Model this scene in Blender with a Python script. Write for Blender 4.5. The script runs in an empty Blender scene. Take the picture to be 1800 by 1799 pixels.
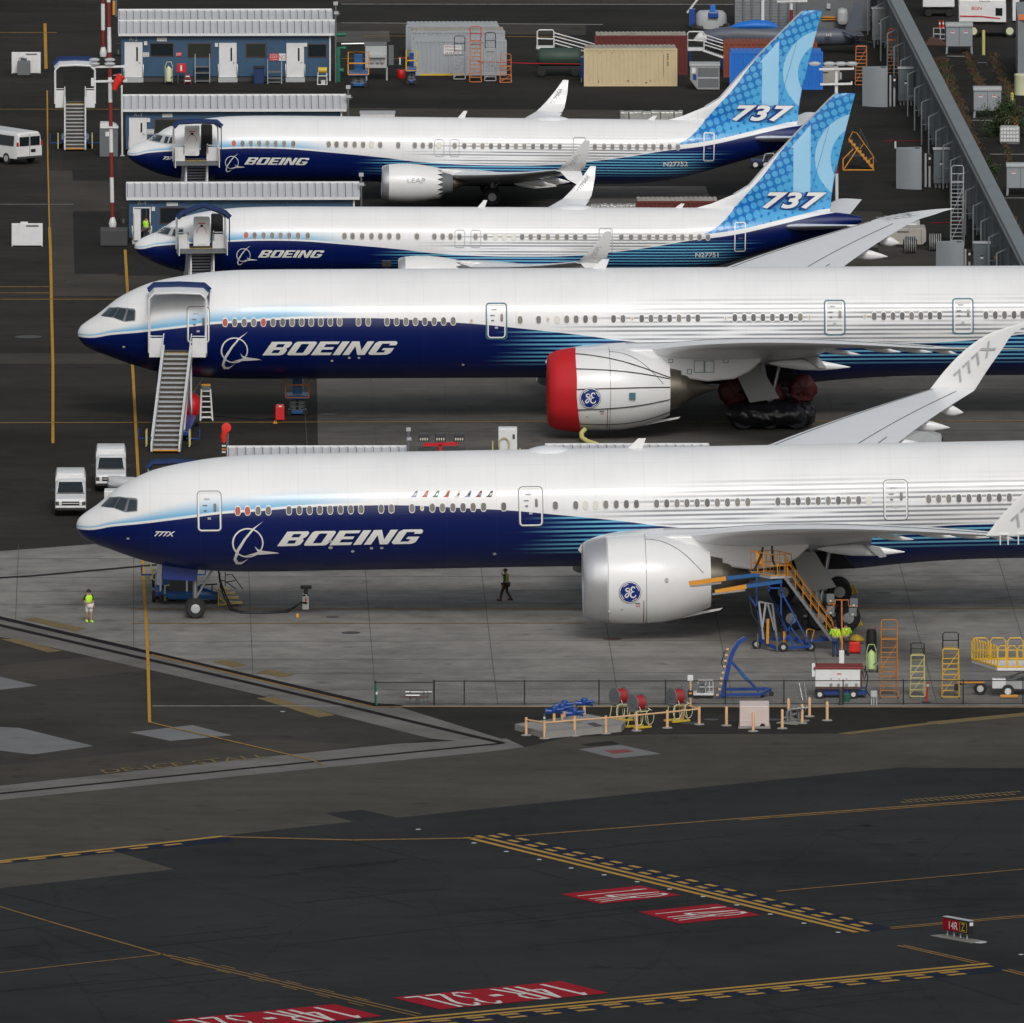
import bpy, bmesh, math, random
from mathutils import Vector, Matrix
random.seed(7)
R = math.radians
# ------------------------------------------------------------------ camera, world, sun, exposure
sc = bpy.context.scene
FPX = 40300.0                       # focal length in pixels of the 1800 px wide photograph
CAM = Vector((0, -1199.6, 152.0)); PITCH = math.atan(4916.5/FPX)
cd = bpy.data.cameras.new('camera'); co = bpy.data.objects.new('camera', cd); sc.collection.objects.link(co)
cd.sensor_width = 36; cd.lens = FPX/1800*36; cd.clip_start = 5; cd.clip_end = 12000
co.location = CAM; co.rotation_euler = (math.pi/2-PITCH, 0, 0); sc.camera = co
SUN_EL, SUN_AZ = R(37), R(8)         # the sun stands behind the camera, a little to its right
w = bpy.data.worlds.new('World'); sc.world = w; w.use_nodes = True
nt = w.node_tree; bg = nt.nodes['Background']
sky = nt.nodes.new('ShaderNodeTexSky'); sky.sky_type = 'NISHITA'; sky.sun_disc = False
sky.sun_elevation = SUN_EL; sky.sun_rotation = R(180)-SUN_AZ; sky.dust_density = 4; sky.air_density = 1.4
hs = nt.nodes.new('ShaderNodeHueSaturation'); hs.inputs['Saturation'].default_value = .35
nt.links.new(sky.outputs[0], hs.inputs['Color']); nt.links.new(hs.outputs[0], bg.inputs[0]); bg.inputs[1].default_value = .105
sl = bpy.data.lights.new('sun', 'SUN'); sl.energy = 1.25; sl.angle = R(13); sl.color = (1, .975, .94)
so = bpy.data.objects.new('sun', sl); sc.collection.objects.link(so)
sd = Vector((math.sin(SUN_AZ)*math.cos(SUN_EL), -math.cos(SUN_AZ)*math.cos(SUN_EL), math.sin(SUN_EL)))
so.rotation_euler = sd.to_track_quat('Z', 'Y').to_euler(); so.location = (0, -60, 90)
sc.view_settings.view_transform = 'Standard'; sc.view_settings.look = 'None'
sc.view_settings.exposure = -0.24; sc.view_settings.gamma = 1
# ------------------------------------------------------------------ helpers
FW = Vector((0, math.cos(PITCH), -math.sin(PITCH))); UP = Vector((0, math.sin(PITCH), math.cos(PITCH)))
def ray(px, py): return FW + Vector(((px-900)/FPX, 0, 0)) + UP*((899.5-py)/FPX)
def G(px, py, z=0.0):               # the point of the level z that the photograph shows at px, py
    d = ray(px, py); return CAM + d*((z-CAM.z)/d.z)
def at_y(px, py, Y):                # the point of the vertical plane y = Y
    d = ray(px, py); return CAM + d*((Y-CAM.y)/d.y)
def S(py):                          # pixels per metre for something standing at ground row py
    g = G(900, py); return FPX/((g-CAM).dot(FW))
YAW = .0167
col = sc.collection

class MB:
    def __init__(s): s.v = []; s.f = []; s.m = []; s.mi = 0
    def add(s, vs, fs):
        n = len(s.v); s.v += [Vector(q) for q in vs]
        for q in fs: s.f.append([i+n for i in q]); s.m.append(s.mi)
        return s
    def box(s, x0, x1, y0, y1, z0, z1):
        v = [(x, y, z) for z in (z0, z1) for y in (y0, y1) for x in (x0, x1)]
        return s.add(v, [(0,2,3,1),(4,5,7,6),(0,1,5,4),(2,6,7,3),(0,4,6,2),(1,3,7,5)])
    def cbox(s, c, d, rz=0, ry=0, rx=0):
        m = Matrix.Translation(c) @ Matrix.Rotation(rz,4,'Z') @ Matrix.Rotation(ry,4,'Y') @ Matrix.Rotation(rx,4,'X')
        v = [m @ Vector((x*d[0]/2, y*d[1]/2, z*d[2]/2)) for z in (-1,1) for y in (-1,1) for x in (-1,1)]
        return s.add(v, [(0,2,3,1),(4,5,7,6),(0,1,5,4),(2,6,7,3),(0,4,6,2),(1,3,7,5)])
    def bar(s, p, q, w, h=None):     # square bar from p to q
        return s.tube([p, q], w/2*1.2, 4)
    def tube(s, pts, r, n=6, caps=True):
        pts = [Vector(p) for p in pts]; rings = []; a = None
        for i, p in enumerate(pts):
            t = (pts[min(i+1, len(pts)-1)]-pts[max(i-1, 0)])
            if t.length < 1e-9: t = Vector((0,0,1))
            t.normalize()
            if a is None:
                a = t.cross(Vector((0,0,1)));
                if a.length < .05: a = t.cross(Vector((0,1,0)))
            a = (a - t*a.dot(t)).normalized(); b = t.cross(a)
            rr = r[i] if isinstance(r, (list, tuple)) else r
            rings.append([p + (a*math.cos(k*2*math.pi/n+math.pi/n) + b*math.sin(k*2*math.pi/n+math.pi/n))*rr for k in range(n)])
        return s.loft(rings, caps)
    def loft(s, rings, caps=True, closed=True):
        n = len(rings[0]); v = [q for rg in rings for q in rg]; f = []
        for i in range(len(rings)-1):
            for k in range(n if closed else n-1):
                f.append((i*n+k, i*n+(k+1) % n, (i+1)*n+(k+1) % n, (i+1)*n+k))
        if caps: f.append(tuple(range(n))[::-1]); f.append(tuple((len(rings)-1)*n+k for k in range(n)))
        return s.add(v, f)
    def cyl(s, p, q, r, r2=None, n=16): return s.tube([p, q], [r, r if r2 is None else r2], n)
    def lathe(s, prof, c, axis='X', n=32, sq=1.0):   # prof: (along, radius)
        rings = []
        for a, r in prof:
            rg = []
            for k in range(n):
                t = k*2*math.pi/n; u, w_ = math.cos(t)*r, math.sin(t)*r*sq
                rg.append(Vector(c)+Vector({'X': (a, u, w_), 'Y': (u, a, w_), 'Z': (u, w_, a)}[axis]))
            rings.append(rg)
        return s.loft(rings, caps=prof[0][1] > 1e-4 and prof[-1][1] > 1e-4)
    def prism(s, poly, d0, d1, plane='XZ'):          # poly in plane, extruded along the third axis
        f = {'XZ': lambda a, b, d: (a, d, b), 'XY': lambda a, b, d: (a, b, d), 'YZ': lambda a, b, d: (d, a, b)}[plane]
        n = len(poly); v = [f(a, b, d0) for a, b in poly]+[f(a, b, d1) for a, b in poly]
        return s.add(v, [tuple(range(n)), tuple(range(2*n-1, n-1, -1))]+[(i, i+n, (i+1) % n+n, (i+1) % n) for i in range(n)])
    def wheel(s, c, r, w_, n=20):
        return s.lathe([(-w_/2, r*.55), (-w_/2, r*.86), (-w_*.36, r*.97), (0, r), (w_*.36, r*.97), (w_/2, r*.86), (w_/2, r*.55)], c, 'Y', n)
    def build(s, name, mats, parent=None, smooth=None, bevel=0, fix=True):
        me = bpy.data.meshes.new(name); me.from_pydata([tuple(q) for q in s.v], [], s.f)
        mats = mats if isinstance(mats, (list, tuple)) else [mats]
        for m in mats: me.materials.append(M(m) if isinstance(m, str) else m)
        me.polygons.foreach_set('material_index', s.m)
        bm = bmesh.new(); bm.from_mesh(me)
        if fix: bmesh.ops.recalc_face_normals(bm, faces=bm.faces)
        if smooth:
            for f in bm.faces: f.smooth = True
            for e in bm.edges:
                if len(e.link_faces) == 2 and e.calc_face_angle(0) > R(smooth): e.smooth = False
        bm.to_mesh(me); bm.free()
        o = bpy.data.objects.new(name, me); col.objects.link(o)
        if parent: o.parent = parent
        if bevel:
            b = o.modifiers.new('b', 'BEVEL'); b.width = bevel; b.segments = 2; b.limit_method = 'ANGLE'
        return o
def tag(o, label, cat, group=None):
    o['label'] = label; o['category'] = cat
    if group: o['group'] = group
    return o
def thing(name, label, cat, loc, rz=YAW, group=None):
    o = bpy.data.objects.new(name, None); col.objects.link(o); o.empty_display_size = .3
    o.location = loc; o.rotation_euler = (0, 0, rz); return tag(o, label, cat, group)
def struct(o): o['kind'] = 'structure'; return o
def dup(root, loc, label, rz=None, group=None):
    def cp(o, par):
        c = o.copy(); col.objects.link(c); c.parent = par
        for ch in list(o.children): cp(ch, c)
        return c
    c = cp(root, None); c.location = loc; c['label'] = label
    if rz is not None: c.rotation_euler = (0, 0, rz)
    if group: c['group'] = group
    return c

# ---- node expressions
class E:
    nt = None
    def __init__(s, sock): s.s = sock
    @staticmethod
    def math(op, *a, clamp=False):
        n = E.nt.nodes.new('ShaderNodeMath'); n.operation = op; n.use_clamp = clamp
        for i, x in enumerate(a):
            if isinstance(x, E): E.nt.links.new(x.s, n.inputs[i])
            else: n.inputs[i].default_value = x
        return E(n.outputs[0])
    def __add__(s, o): return E.math('ADD', s, o)
    __radd__ = __add__
    def __sub__(s, o): return E.math('SUBTRACT', s, o)
    def __rsub__(s, o): return E.math('SUBTRACT', o, s)
    def __mul__(s, o): return E.math('MULTIPLY', s, o)
    __rmul__ = __mul__
    def __truediv__(s, o): return E.math('DIVIDE', s, o)
def step(a, b, x):                   # smooth 0..1 from a to b; a may be an expression when b-a is a number
    if isinstance(a, E) or isinstance(b, E):
        t = E.math('DIVIDE', x-a, (b-a), clamp=True)
        return t*t*(3-2*t)
    n = E.nt.nodes.new('ShaderNodeMapRange'); n.interpolation_type = 'SMOOTHSTEP'
    lo, hi = (a, b) if a < b else (b, a)
    E.nt.links.new(x.s, n.inputs[0]); n.inputs[1].default_value = lo; n.inputs[2].default_value = hi
    n.inputs[3].default_value = 0 if a < b else 1; n.inputs[4].default_value = 1 if a < b else 0
    return E(n.outputs[0])
def fmix(a, b, f):                   # colours
    n = E.nt.nodes.new('ShaderNodeMix'); n.data_type = 'RGBA'
    for x, i in ((a, 6), (b, 7)):
        if isinstance(x, E): E.nt.links.new(x.s, n.inputs[i])
        else: n.inputs[i].default_value = (*x, 1)
    if isinstance(f, E): E.nt.links.new(f.s, n.inputs[0])
    else: n.inputs[0].default_value = f
    return E(n.outputs[2])
def coords(kind='Object'):
    tc = E.nt.nodes.new('ShaderNodeTexCoord'); sp = E.nt.nodes.new('ShaderNodeSeparateXYZ')
    E.nt.links.new(tc.outputs[kind], sp.inputs[0]); return [E(sp.outputs[i]) for i in range(3)]+[E(tc.outputs[kind])]
def vec(x, y, z):
    n = E.nt.nodes.new('ShaderNodeCombineXYZ')
    for i, q in enumerate((x, y, z)):
        if isinstance(q, E): E.nt.links.new(q.s, n.inputs[i])
        else: n.inputs[i].default_value = q
    return E(n.outputs[0])
def noise(v, scale, detail=4, rough=.55):
    n = E.nt.nodes.new('ShaderNodeTexNoise'); n.inputs['Scale'].default_value = scale
    n.inputs['Detail'].default_value = detail; n.inputs['Roughness'].default_value = rough
    E.nt.links.new(v.s, n.inputs['Vector']); return E(n.outputs[0])
def voro(v, scale, rnd=1.0, feat='F1'):
    n = E.nt.nodes.new('ShaderNodeTexVoronoi'); n.feature = feat; n.inputs['Scale'].default_value = scale
    n.inputs['Randomness'].default_value = rnd; E.nt.links.new(v.s, n.inputs['Vector']); return E(n.outputs[0])
def curve(x, pts, x1, lo, hi):       # pts: (x, value) -> smooth function of x
    n = E.nt.nodes.new('ShaderNodeFloatCurve'); c = n.mapping.curves[0]
    q = [(a/x1, (b-lo)/(hi-lo)) for a, b in sorted(pts)]
    q = [(a, min(1, max(0, b))) for a, b in q]
    c.points[0].location = (0, q[0][1]); c.points[1].location = (1, q[-1][1])
    for a, b in q:
        if .0005 < a < .9995: c.points.new(a, b)
    for p in c.points: p.handle_type = 'AUTO_CLAMPED'
    n.mapping.use_clip = True; n.mapping.update()
    E.nt.links.new((x*(1/x1)).s, n.inputs['Value']); return E(n.outputs[0])*(hi-lo)+lo
_mats = {}
def new_mat(name, rough=.5, metal=0, coat=0):
    m = bpy.data.materials.new(name); m.use_nodes = True; E.nt = m.node_tree
    b = m.node_tree.nodes['Principled BSDF']; b.inputs['Roughness'].default_value = rough
    b.inputs['Metallic'].default_value = metal; b.inputs['Coat Weight'].default_value = coat
    b.inputs['Coat Roughness'].default_value = .12; _mats[name] = m; return m, b
def plug(b, name, e): E.nt.links.new(e.s, b.inputs[name])
def bump(b, h, dist=.02, st=.5):
    n = E.nt.nodes.new('ShaderNodeBump'); n.inputs['Strength'].default_value = st; n.inputs['Distance'].default_value = dist
    E.nt.links.new(h.s, n.inputs['Height']); E.nt.links.new(n.outputs[0], b.inputs['Normal'])
def simple(name, c, rough=.5, metal=0, coat=0, dirt=.25, dscale=1.5, dcol=None):
    m, b = new_mat(name, rough, metal, coat); x, y, z, v = coords()
    n = noise(v, dscale, 6, .65); n2 = noise(v, dscale*9, 3)
    f = step(.42, .8, n)*dirt + step(.5, .85, n2)*dirt*.5
    dc = dcol or tuple(q*.45 for q in c)
    plug(b, 'Base Color', fmix(c, dc, f)); return m
PAL = dict(
 white=((.72,.73,.74),.4,0,.2), white_clean=((.8,.81,.82),.35,0,.3,.06), grey=((.22,.24,.26),.55), lgrey=((.42,.44,.46),.5), dgrey=((.045,.048,.052),.6),
 black=((.012,.012,.013),.6), rubber=((.018,.018,.019),.8), navy=((.004,.012,.085),.5), blue=((.008,.055,.27),.4,0,.2), steelblue=((.012,.10,.30),.45),
 royal=((.01,.05,.35),.5), yellow=((.62,.42,.04),.45), paleyellow=((.6,.55,.2),.5), orange=((.70,.29,.02),.5), orange2=((.6,.2,.06),.55), red=((.55,.01,.015),.45),
 brightred=((.85,.02,.015),.5), darkred=((.16,.012,.012),.55), tan=((.68,.42,.23),.55), beige=((.58,.48,.29),.55), pink=((.6,.5,.47),.5),
 green=((.01,.16,.10),.5), amber=((.74,.44,.02),.45), burnt=((.50,.19,.025),.55), reelred=((.30,.01,.015),.6), lime=((.55,.9,.05),.6), cream=((.6,.62,.42),.5), chrome=((.55,.56,.58),.25,1), alu=((.5,.51,.52),.38,.9), steel=((.3,.31,.33),.4,.8),
 brown=((.09,.04,.03),.7), skin=((.42,.22,.14),.6), hair=((.02,.012,.008),.8), denim=((.02,.05,.12),.8), khaki=((.05,.035,.025),.8), glass=((.012,.018,.022),.12,0,.5,.05),
 winglass=((.03,.035,.03),.2,0,.3,.3), concrete=((.2,.195,.18),.85), lightconc=((.27,.265,.25),.85), darkhole=((.008,.008,.009),.9), maroon=((.2,.02,.02),.6), rail=((.62,.64,.66),.4,.3),
 shortwhite=((.6,.57,.53),.8), hose=((.5,.45,.3),.6), cone=((.72,.025,.015),.6), wall_blue=((.035,.105,.205),.6), olive=((.03,.06,.045),.6), foliage=((.05,.09,.025),.8), brightblue=((.01,.16,.62),.5),
 mgrey=((.13,.14,.15),.6), cyan=((.08,.35,.5),.5), silverwrap=((.45,.45,.43),.35,.3,0,.8))
def M(name):
    if name not in _mats:
        p = PAL[name]; simple(name, p[0], *(p[1:4] if len(p) > 1 else ()), **({'dirt': p[4]} if len(p) > 4 else {}))
    return _mats[name]
# ---- flat lettering
def mesh2d(loops):                   # closed loops, even-odd filled -> (verts2d, faces)
    cu = bpy.data.curves.new('c', 'CURVE'); cu.dimensions = '2D'; cu.fill_mode = 'BOTH'
    for lp in loops:
        sp = cu.splines.new('POLY'); sp.points.add(len(lp)-1); sp.use_cyclic_u = True
        for i, (a, b) in enumerate(lp): sp.points[i].co = (a, b, 0, 1)
    return conv(cu)
def conv(cu):
    o = bpy.data.objects.new('t', cu); col.objects.link(o)
    me = bpy.data.meshes.new_from_object(o.evaluated_get(bpy.context.evaluated_depsgraph_get()))
    bm = bmesh.new(); bm.from_mesh(me); bmesh.ops.remove_doubles(bm, verts=bm.verts, dist=1e-4)
    bmesh.ops.triangulate(bm, faces=bm.faces); bm.verts.index_update()
    r = ([(v.co.x, v.co.y) for v in bm.verts], [tuple(v.index for v in f.verts) for f in bm.faces])
    bm.free(); bpy.data.objects.remove(o); bpy.data.meshes.remove(me); return r
def text2d(t, off=0.0, shear=0.0, space=1.0):
    cu = bpy.data.curves.new('t', 'FONT'); cu.body = t; cu.offset = off; cu.shear = shear; cu.space_character = space
    cu.fill_mode = 'FRONT'; cu.resolution_u = 4; return conv(cu)
def fit(vf, x0, x1, y0, y1):         # scale a flat mesh into a box
    v, f = vf; xs = [p[0] for p in v]; ys = [p[1] for p in v]; a, b, c, d = min(xs), max(xs), min(ys), max(ys)
    return [(x0+(p[0]-a)/(b-a)*(x1-x0), y0+(p[1]-c)/(d-c)*(y1-y0)) for p in v], f
def join2d(*ms):
    v = []; f = []
    for a, b in ms:
        n = len(v); v += a; f += [tuple(i+n for i in q) for q in b]
    return v, f
def cut(vf, dx, dy):                 # slice into cells so that it can bend over a curved skin
    bm = bmesh.new(); vs = [bm.verts.new((a, b, 0)) for a, b in vf[0]]
    for q in vf[1]:
        try: bm.faces.new([vs[i] for i in q])
        except ValueError: pass
    for ax, d in ((0, dx), (1, dy)):
        if not d: continue
        lo = min(v.co[ax] for v in bm.verts); hi = max(v.co[ax] for v in bm.verts); k = math.floor(lo/d)+1
        while k*d < hi:
            c = [0, 0, 0]; c[ax] = k*d; nn = [0, 0, 0]; nn[ax] = 1
            bmesh.ops.bisect_plane(bm, geom=bm.verts[:]+bm.edges[:]+bm.faces[:], plane_co=c, plane_no=nn, dist=1e-5); k += 1
    bm.verts.index_update(); r = ([(v.co.x, v.co.y) for v in bm.verts], [tuple(v.index for v in f.verts) for f in bm.faces]); bm.free(); return r
def rrect(x0, x1, y0, y1, r, n=4):
    p = []
    for cx, cy, a in ((x1-r, y1-r, 0), (x0+r, y1-r, 90), (x0+r, y0+r, 180), (x1-r, y0+r, 270)):
        for k in range(n+1): t = R(a+90*k/n); p.append((cx+r*math.cos(t), cy+r*math.sin(t)))
    return p
def sign_text(t, x0, x1, z0, z1, y, mat, parent, name='lettering', off=.0):   # upright lettering on a face looking at -y
    v, f = fit(text2d(t, off), x0, x1, z0, z1); mb = MB(); mb.add([(a, y, b) for a, b in v], f)
    return mb.build(name, mat, parent, fix=False)
# ------------------------------------------------------------------ ground
def paving(name, c, c2, scale=.09, grain=1.0, rough=.9, streak=True, crack=0):
    m, b = new_mat(name, rough); b.inputs['Specular IOR Level'].default_value = .05; x, y, z, v = coords()
    big = noise(vec(x*.55, y, z), scale, 7, .6); mid = noise(vec(x*.5, y*.5, 5), 1.3, 5, .6); fine = noise(v, 14, 2)
    str_ = noise(vec(x*.12, y*1.1, 3), .55, 4, .6)
    f = (big-.5)*1.7+(mid-.5)*.8*grain+(fine-.5)*.25*grain+.42
    if streak: f = f+(str_-.5)*.7+(noise(vec(x*.35, y*.22, 9), .35, 5, .65)-.5)*1.1
    f = E.math('ADD', f, 0, clamp=True); col_ = fmix(c, c2, f)
    if crack:
        cv = voro(vec(x*.10+(mid-.5)*.12, y*.028, 0), 1.0, .9, 'DISTANCE_TO_EDGE')
        col_ = fmix(col_, tuple(q*.35 for q in c), step(.006, .0015, cv)*crack)
    spot = noise(v, .55, 3, .5); col_ = fmix(col_, tuple(q*.5 for q in c), step(.60, .74, spot)*.42)
    plug(b, 'Base Color', col_); bump(b, fine, .01, .25); return m
paving('asphalt', (.021,.0205,.0195), (.042,.040,.037))
paving('asphalt_left', (.023,.022,.020), (.050,.047,.042))
paving('asphalt_taxi', (.021,.0225,.0245), (.038,.0395,.041), .05, 1, crack=.25)
paving('asphalt_brown', (.052,.049,.042), (.100,.094,.080), .05)
paving('asphalt_tri', (.034,.033,.030), (.066,.063,.057))
paving('concrete_main', (.155,.151,.142), (.32,.31,.29), .05, 1.6)
paving('concrete_far', (.080,.076,.071), (.165,.157,.145), .06)  # darker than concrete_main: shade between the wide-bodies is painted into the colour
paving('concrete_edge', (.125,.122,.115), (.20,.195,.185), .2)
paving('concrete_patch', (.15,.155,.16), (.21,.212,.215), .3)
paving('patch_dark', (.024,.023,.022), (.036,.035,.033)); paving('patch_brown', (.05,.046,.040), (.082,.075,.066))
def paint(name, c, wear=.45, base=(.035,.035,.035)):
    m, b = new_mat(name, .8); b.inputs['Specular IOR Level'].default_value = .08; x, y, z, v = coords()
    f = step(.52-.1*wear, .75, noise(v, 1.6, 6, .7))*wear; g = step(.45, .8, noise(v, 9, 4, .7))*wear*.6
    plug(b, 'Base Color', fmix(fmix(c, base, f), base, g)); return m
paint('paint_yellow', (.50,.27,.035), .5); paint('paint_yellow_dim', (.24,.14,.05), .7); paint('paint_yellow_thin', (.33,.2,.05), .7, (.05,.05,.045))
paint('paint_taxi', (.40,.24,.06), .4, (.04,.045,.05)); paint('paint_red', (.30,.006,.016), .25); paint('paint_white', (.58,.56,.54), .35, (.2,.05,.05))
paint('paint_navy', (.008,.014,.032), .3); paint('paint_drain', (.012,.008,.011), .2); paint('paint_joint', (.07,.068,.065), .8, (.16,.155,.145)); paint('paint_whiteline', (.3,.3,.3), .6)
paint('paint_faded', (.20,.145,.06), .95, (.10,.095,.085)); paint('paint_crack', (.012,.013,.015), .5, (.03,.032,.034)); paint('weeds_soil', (.05,.036,.024), .8, (.03,.03,.03))
def sheet(name, pts, mat, z, world=False):
    p = [(q[0], q[1]) if world else G(*q)[:2] for q in pts]
    mb = MB(); mb.add([(a, b, z) for a, b in p], [tuple(range(len(p)))])
    bm = bmesh.new(); o = mb.build(name, mat, fix=False); bm.from_mesh(o.data)
    for f in bm.faces:
        if f.normal.z < 0: f.normal_flip()
    bmesh.ops.triangulate(bm, faces=bm.faces); bm.to_mesh(o.data); bm.free(); return struct(o)
def stripes(name, segs, mat, z):     # segs: (x0,y0,x1,y1,thickness, dash, period) in photograph pixels -> flat strips on the ground
    mb = MB()
    for s_ in segs:
        x0, y0, x1, y1, t = s_[:5]; a = G(x0, y0); b = G(x1, y1); L = (b-a).length; d = (b-a)/L
        # real width from the apparent one: t is the apparent width across the strip (vertical for flat strips, horizontal for steep ones)
        if abs(y1-y0) > abs(x1-x0): wv = G(x0+t, y0)-G(x0, y0)
        else: wv = G(x0, y0+t)-G(x0, y0)
        nrm = Vector((-d.y, d.x, 0)); wd = abs(wv.dot(nrm))/2
        n = 1; ln = L; per = L
        if len(s_) > 5: per = L*s_[6]/math.hypot(x1-x0, y1-y0); ln = per*s_[5]; n = int(L/per)
        for k in range(n):
            p = a+d*(k*per); q = p+d*min(ln, L)
            mb.add([(p-nrm*wd)+Vector((0,0,z)), (q-nrm*wd)+Vector((0,0,z)), (q+nrm*wd)+Vector((0,0,z)), (p+nrm*wd)+Vector((0,0,z))], [(0,1,2,3)])
    o = mb.build(name, mat, fix=False); return struct(o)
def poly_line(pts, t): return [(*pts[i], *pts[i+1], t) for i in range(len(pts)-1)]
Z = .004
sheet('ground', [(-4000,-900),(4000,-900),(4000,9000),(-4000,9000)], 'asphalt', 0, True)
sheet('asphalt_apron', [(-900,-900),(205,-900),(215,300),(222,560),(560,560),(562,800),(560,957),(165,957),(0,970),(-900,1060)], 'asphalt_left', Z)
sheet('asphalt_apron', [(84,300),(195,300),(205,485),(88,485)], 'patch_brown', 2*Z)
sheet('asphalt_apron', [(128,372),(216,372),(220,482),(131,482)], 'patch_dark', 3*Z)
sheet('asphalt_apron', [(126,282),(205,282),(207,318),(128,318)], 'patch_dark', 3*Z)
sheet('asphalt_apron', [(92,485),(300,485),(300,521),(92,521)], 'patch_brown', 2*Z)
sheet('asphalt_apron', [(110,97),(200,97),(200,300),(110,300)], 'asphalt', 2*Z)
sheet('asphalt_apron', [(-100,622),(560,622),(560,640),(-100,640)], 'patch_brown', 2*Z)
sheet('asphalt_road', [(590,-60),(1290,-60),(1290,8),(590,5)], 'patch_brown', Z)
sheet('asphalt_road', [(590,40),(720,40),(1030,42),(1030,62),(590,58)], 'patch_brown', Z)
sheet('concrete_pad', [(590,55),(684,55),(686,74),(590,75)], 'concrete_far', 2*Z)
sheet('asphalt_apron', [(600,190),(1100,194),(1180,215),(600,215)], 'patch_brown', Z)
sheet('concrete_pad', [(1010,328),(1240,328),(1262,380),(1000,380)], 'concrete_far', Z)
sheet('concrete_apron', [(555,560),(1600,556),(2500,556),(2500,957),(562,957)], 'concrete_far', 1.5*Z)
sheet('concrete_pad', [(1380,370),(1550,372),(1575,435),(1790,455),(1790,480),(1380,480)], 'patch_brown', Z)
sheet('concrete_apron', [(-900,1060),(0,969.5),(60,965),(165,957),(561,957),(2600,957),(2700,1243),(660,1243),(640,1240),(450,1197),(0,1092),(-900,880+0)], 'concrete_main', 2*Z) if 0 else \
sheet('concrete_apron', [(-600,1020),(0,969.5),(60,965),(165,957),(561,957),(2600,957),(2700,1243),(660,1243),(450,1195),(0,1091),(-600,952+0.1)][:9], 'concrete_main', 2*Z)
# the dark asphalt between the drains and its lighter patches
sheet('asphalt_apron', [(-300,1050),(0,1118),(450,1222),(757,1299),(700,1310),(450,1333),(0,1381),(-300,1411)], 'asphalt_tri', Z)
sheet('asphalt_apron', [(-60,1176),(187,1152),(262,1178),(150,1191),(50,1198),(-60,1190)], 'patch_brown', 2*Z)
sheet('concrete_pad', [(-80,1178),(0,1190),(67,1206),(0,1213),(-80,1220)], 'concrete_patch', 2.6*Z)
sheet('concrete_pad', [(-80,1275),(35,1280),(165,1312),(58,1327),(0,1320),(-80,1305)], 'concrete_patch', 2.6*Z)
sheet('concrete_pad', [(228,1288),(338,1275),(408,1293),(300,1303)], 'concrete_patch', 2*Z)
sheet('asphalt_apron', [(-60,1352),(470,1300),(640,1310),(450,1333),(0,1381),(-60,1387)], 'patch_brown', 2*Z)
sheet('asphalt_apron', [(660,1244),(2700,1244),(2700,1262),(1800,1290),(1300,1318),(1100,1330),(922,1314),(885,1300)], 'asphalt', Z)
sheet('asphalt_apron', [(1000,1296),(1130,1292),(1480,1290),(1800,1258),(2300,1240),(2300,1390),(1578,1350),(1400,1368),(900,1417),(698,1438),(637,1424),(572,1430),(620,1445),(415,1467),(390,1472),(0,1515),(-300,1550),(-300,1434),(0,1407),(450,1362),(853,1323),(922,1314)], 'asphalt_brown', 2*Z)
sheet('taxiway', [(1578,1350),(1800,1351),(2500,1340),(3400,1900),(3000,3600),(-3000,3600),(-1500,1700),(0,1515),(390,1472),(415,1467),(620,1445),(572,1430),(637,1424),(698,1438),(900,1417),(1400,1368)], 'asphalt_taxi', 3*Z)
sheet('taxiway_shoulder', [(-100,1530),(0,1518),(200,1497),(307,1529),(0,1562),(-100,1573)], 'asphalt_brown', 4*Z)
sheet('concrete_edge', [(-300,1022),(0,1090),(450,1194),(660,1243),(700,1243),(880,1299),(922,1314),(757,1299),(450,1221),(0,1118),(-300,1050)], 'concrete_edge', 3*Z)
sheet('concrete_edge', [(-300,1409),(0,1382),(450,1333),(700,1308),(890,1299),(922,1314),(853,1323),(450,1362),(0,1407),(-300,1434)], 'concrete_edge', 4*Z)
sheet('manhole_pad', [(1017,1318),(1090,1310),(1163,1326),(1082,1334)], 'concrete_patch', 4*Z)
sheet('manhole_cover', [(1062,1320),(1100,1318),(1116,1322),(1078,1326)], 'maroon', 5*Z)
sheet('manhole_pad', [(1020,1309),(1075,1303),(1090,1309),(1035,1313)], 'patch_dark', 4*Z)
for px, py, a in ((675,1067,.55),(617,1113,.5),(1077,1124,.5),(577,729,.5),(50,593,.8),(585,1085,.35),(1553,1043,.4),(1215,1272,.5),(1360,1233+33,.4),(1250,1266,.4),(120,497,.2)):
    g = G(px, py); mb = MB(); mb.lathe([(0, a),(0.004, a*.98),(0.004,0)], (g.x, g.y, 5.3*Z), 'Z', 24)
    struct(mb.build('manhole_cover', 'dgrey' if px != 1077 else 'brown'))
# drains, lead-in lines, thin lines
stripes('trench_drain', poly_line([(-200,1039),(0,1087),(450,1191.5),(655,1239),(700,1243)], 5.5), 'paint_drain', 6*Z)
stripes('trench_drain', poly_line([(-200,1054),(0,1100),(450,1204),(840,1297),(884,1307)], 4.5), 'paint_drain', 6*Z)
stripes('trench_drain', poly_line([(-200,1415),(0,1396),(450,1350),(884,1307.5)], 2.6), 'paint_drain', 6*Z)
stripes('yellow_edge_line', poly_line([(265,1151.5),(450,1195),(655,1243.5)], 1.8)+poly_line([(655,1243.5),(1800,1244.5),(2200,1245)], 1.1), 'paint_yellow_thin', 7*Z)
stripes('yellow_lead_line', poly_line([(79,42),(81,122)], 5.5)+poly_line([(83,160),(84,280),(87,400)], 2.5)+poly_line([(87,400),(89,450),(91,560),(93,640),(93,780)], 5), 'paint_yellow', 6*Z)
stripes('yellow_lead_line', poly_line([(220,440),(224,510),(234,660),(243,838)], 5), 'paint_yellow', 6*Z)
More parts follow.
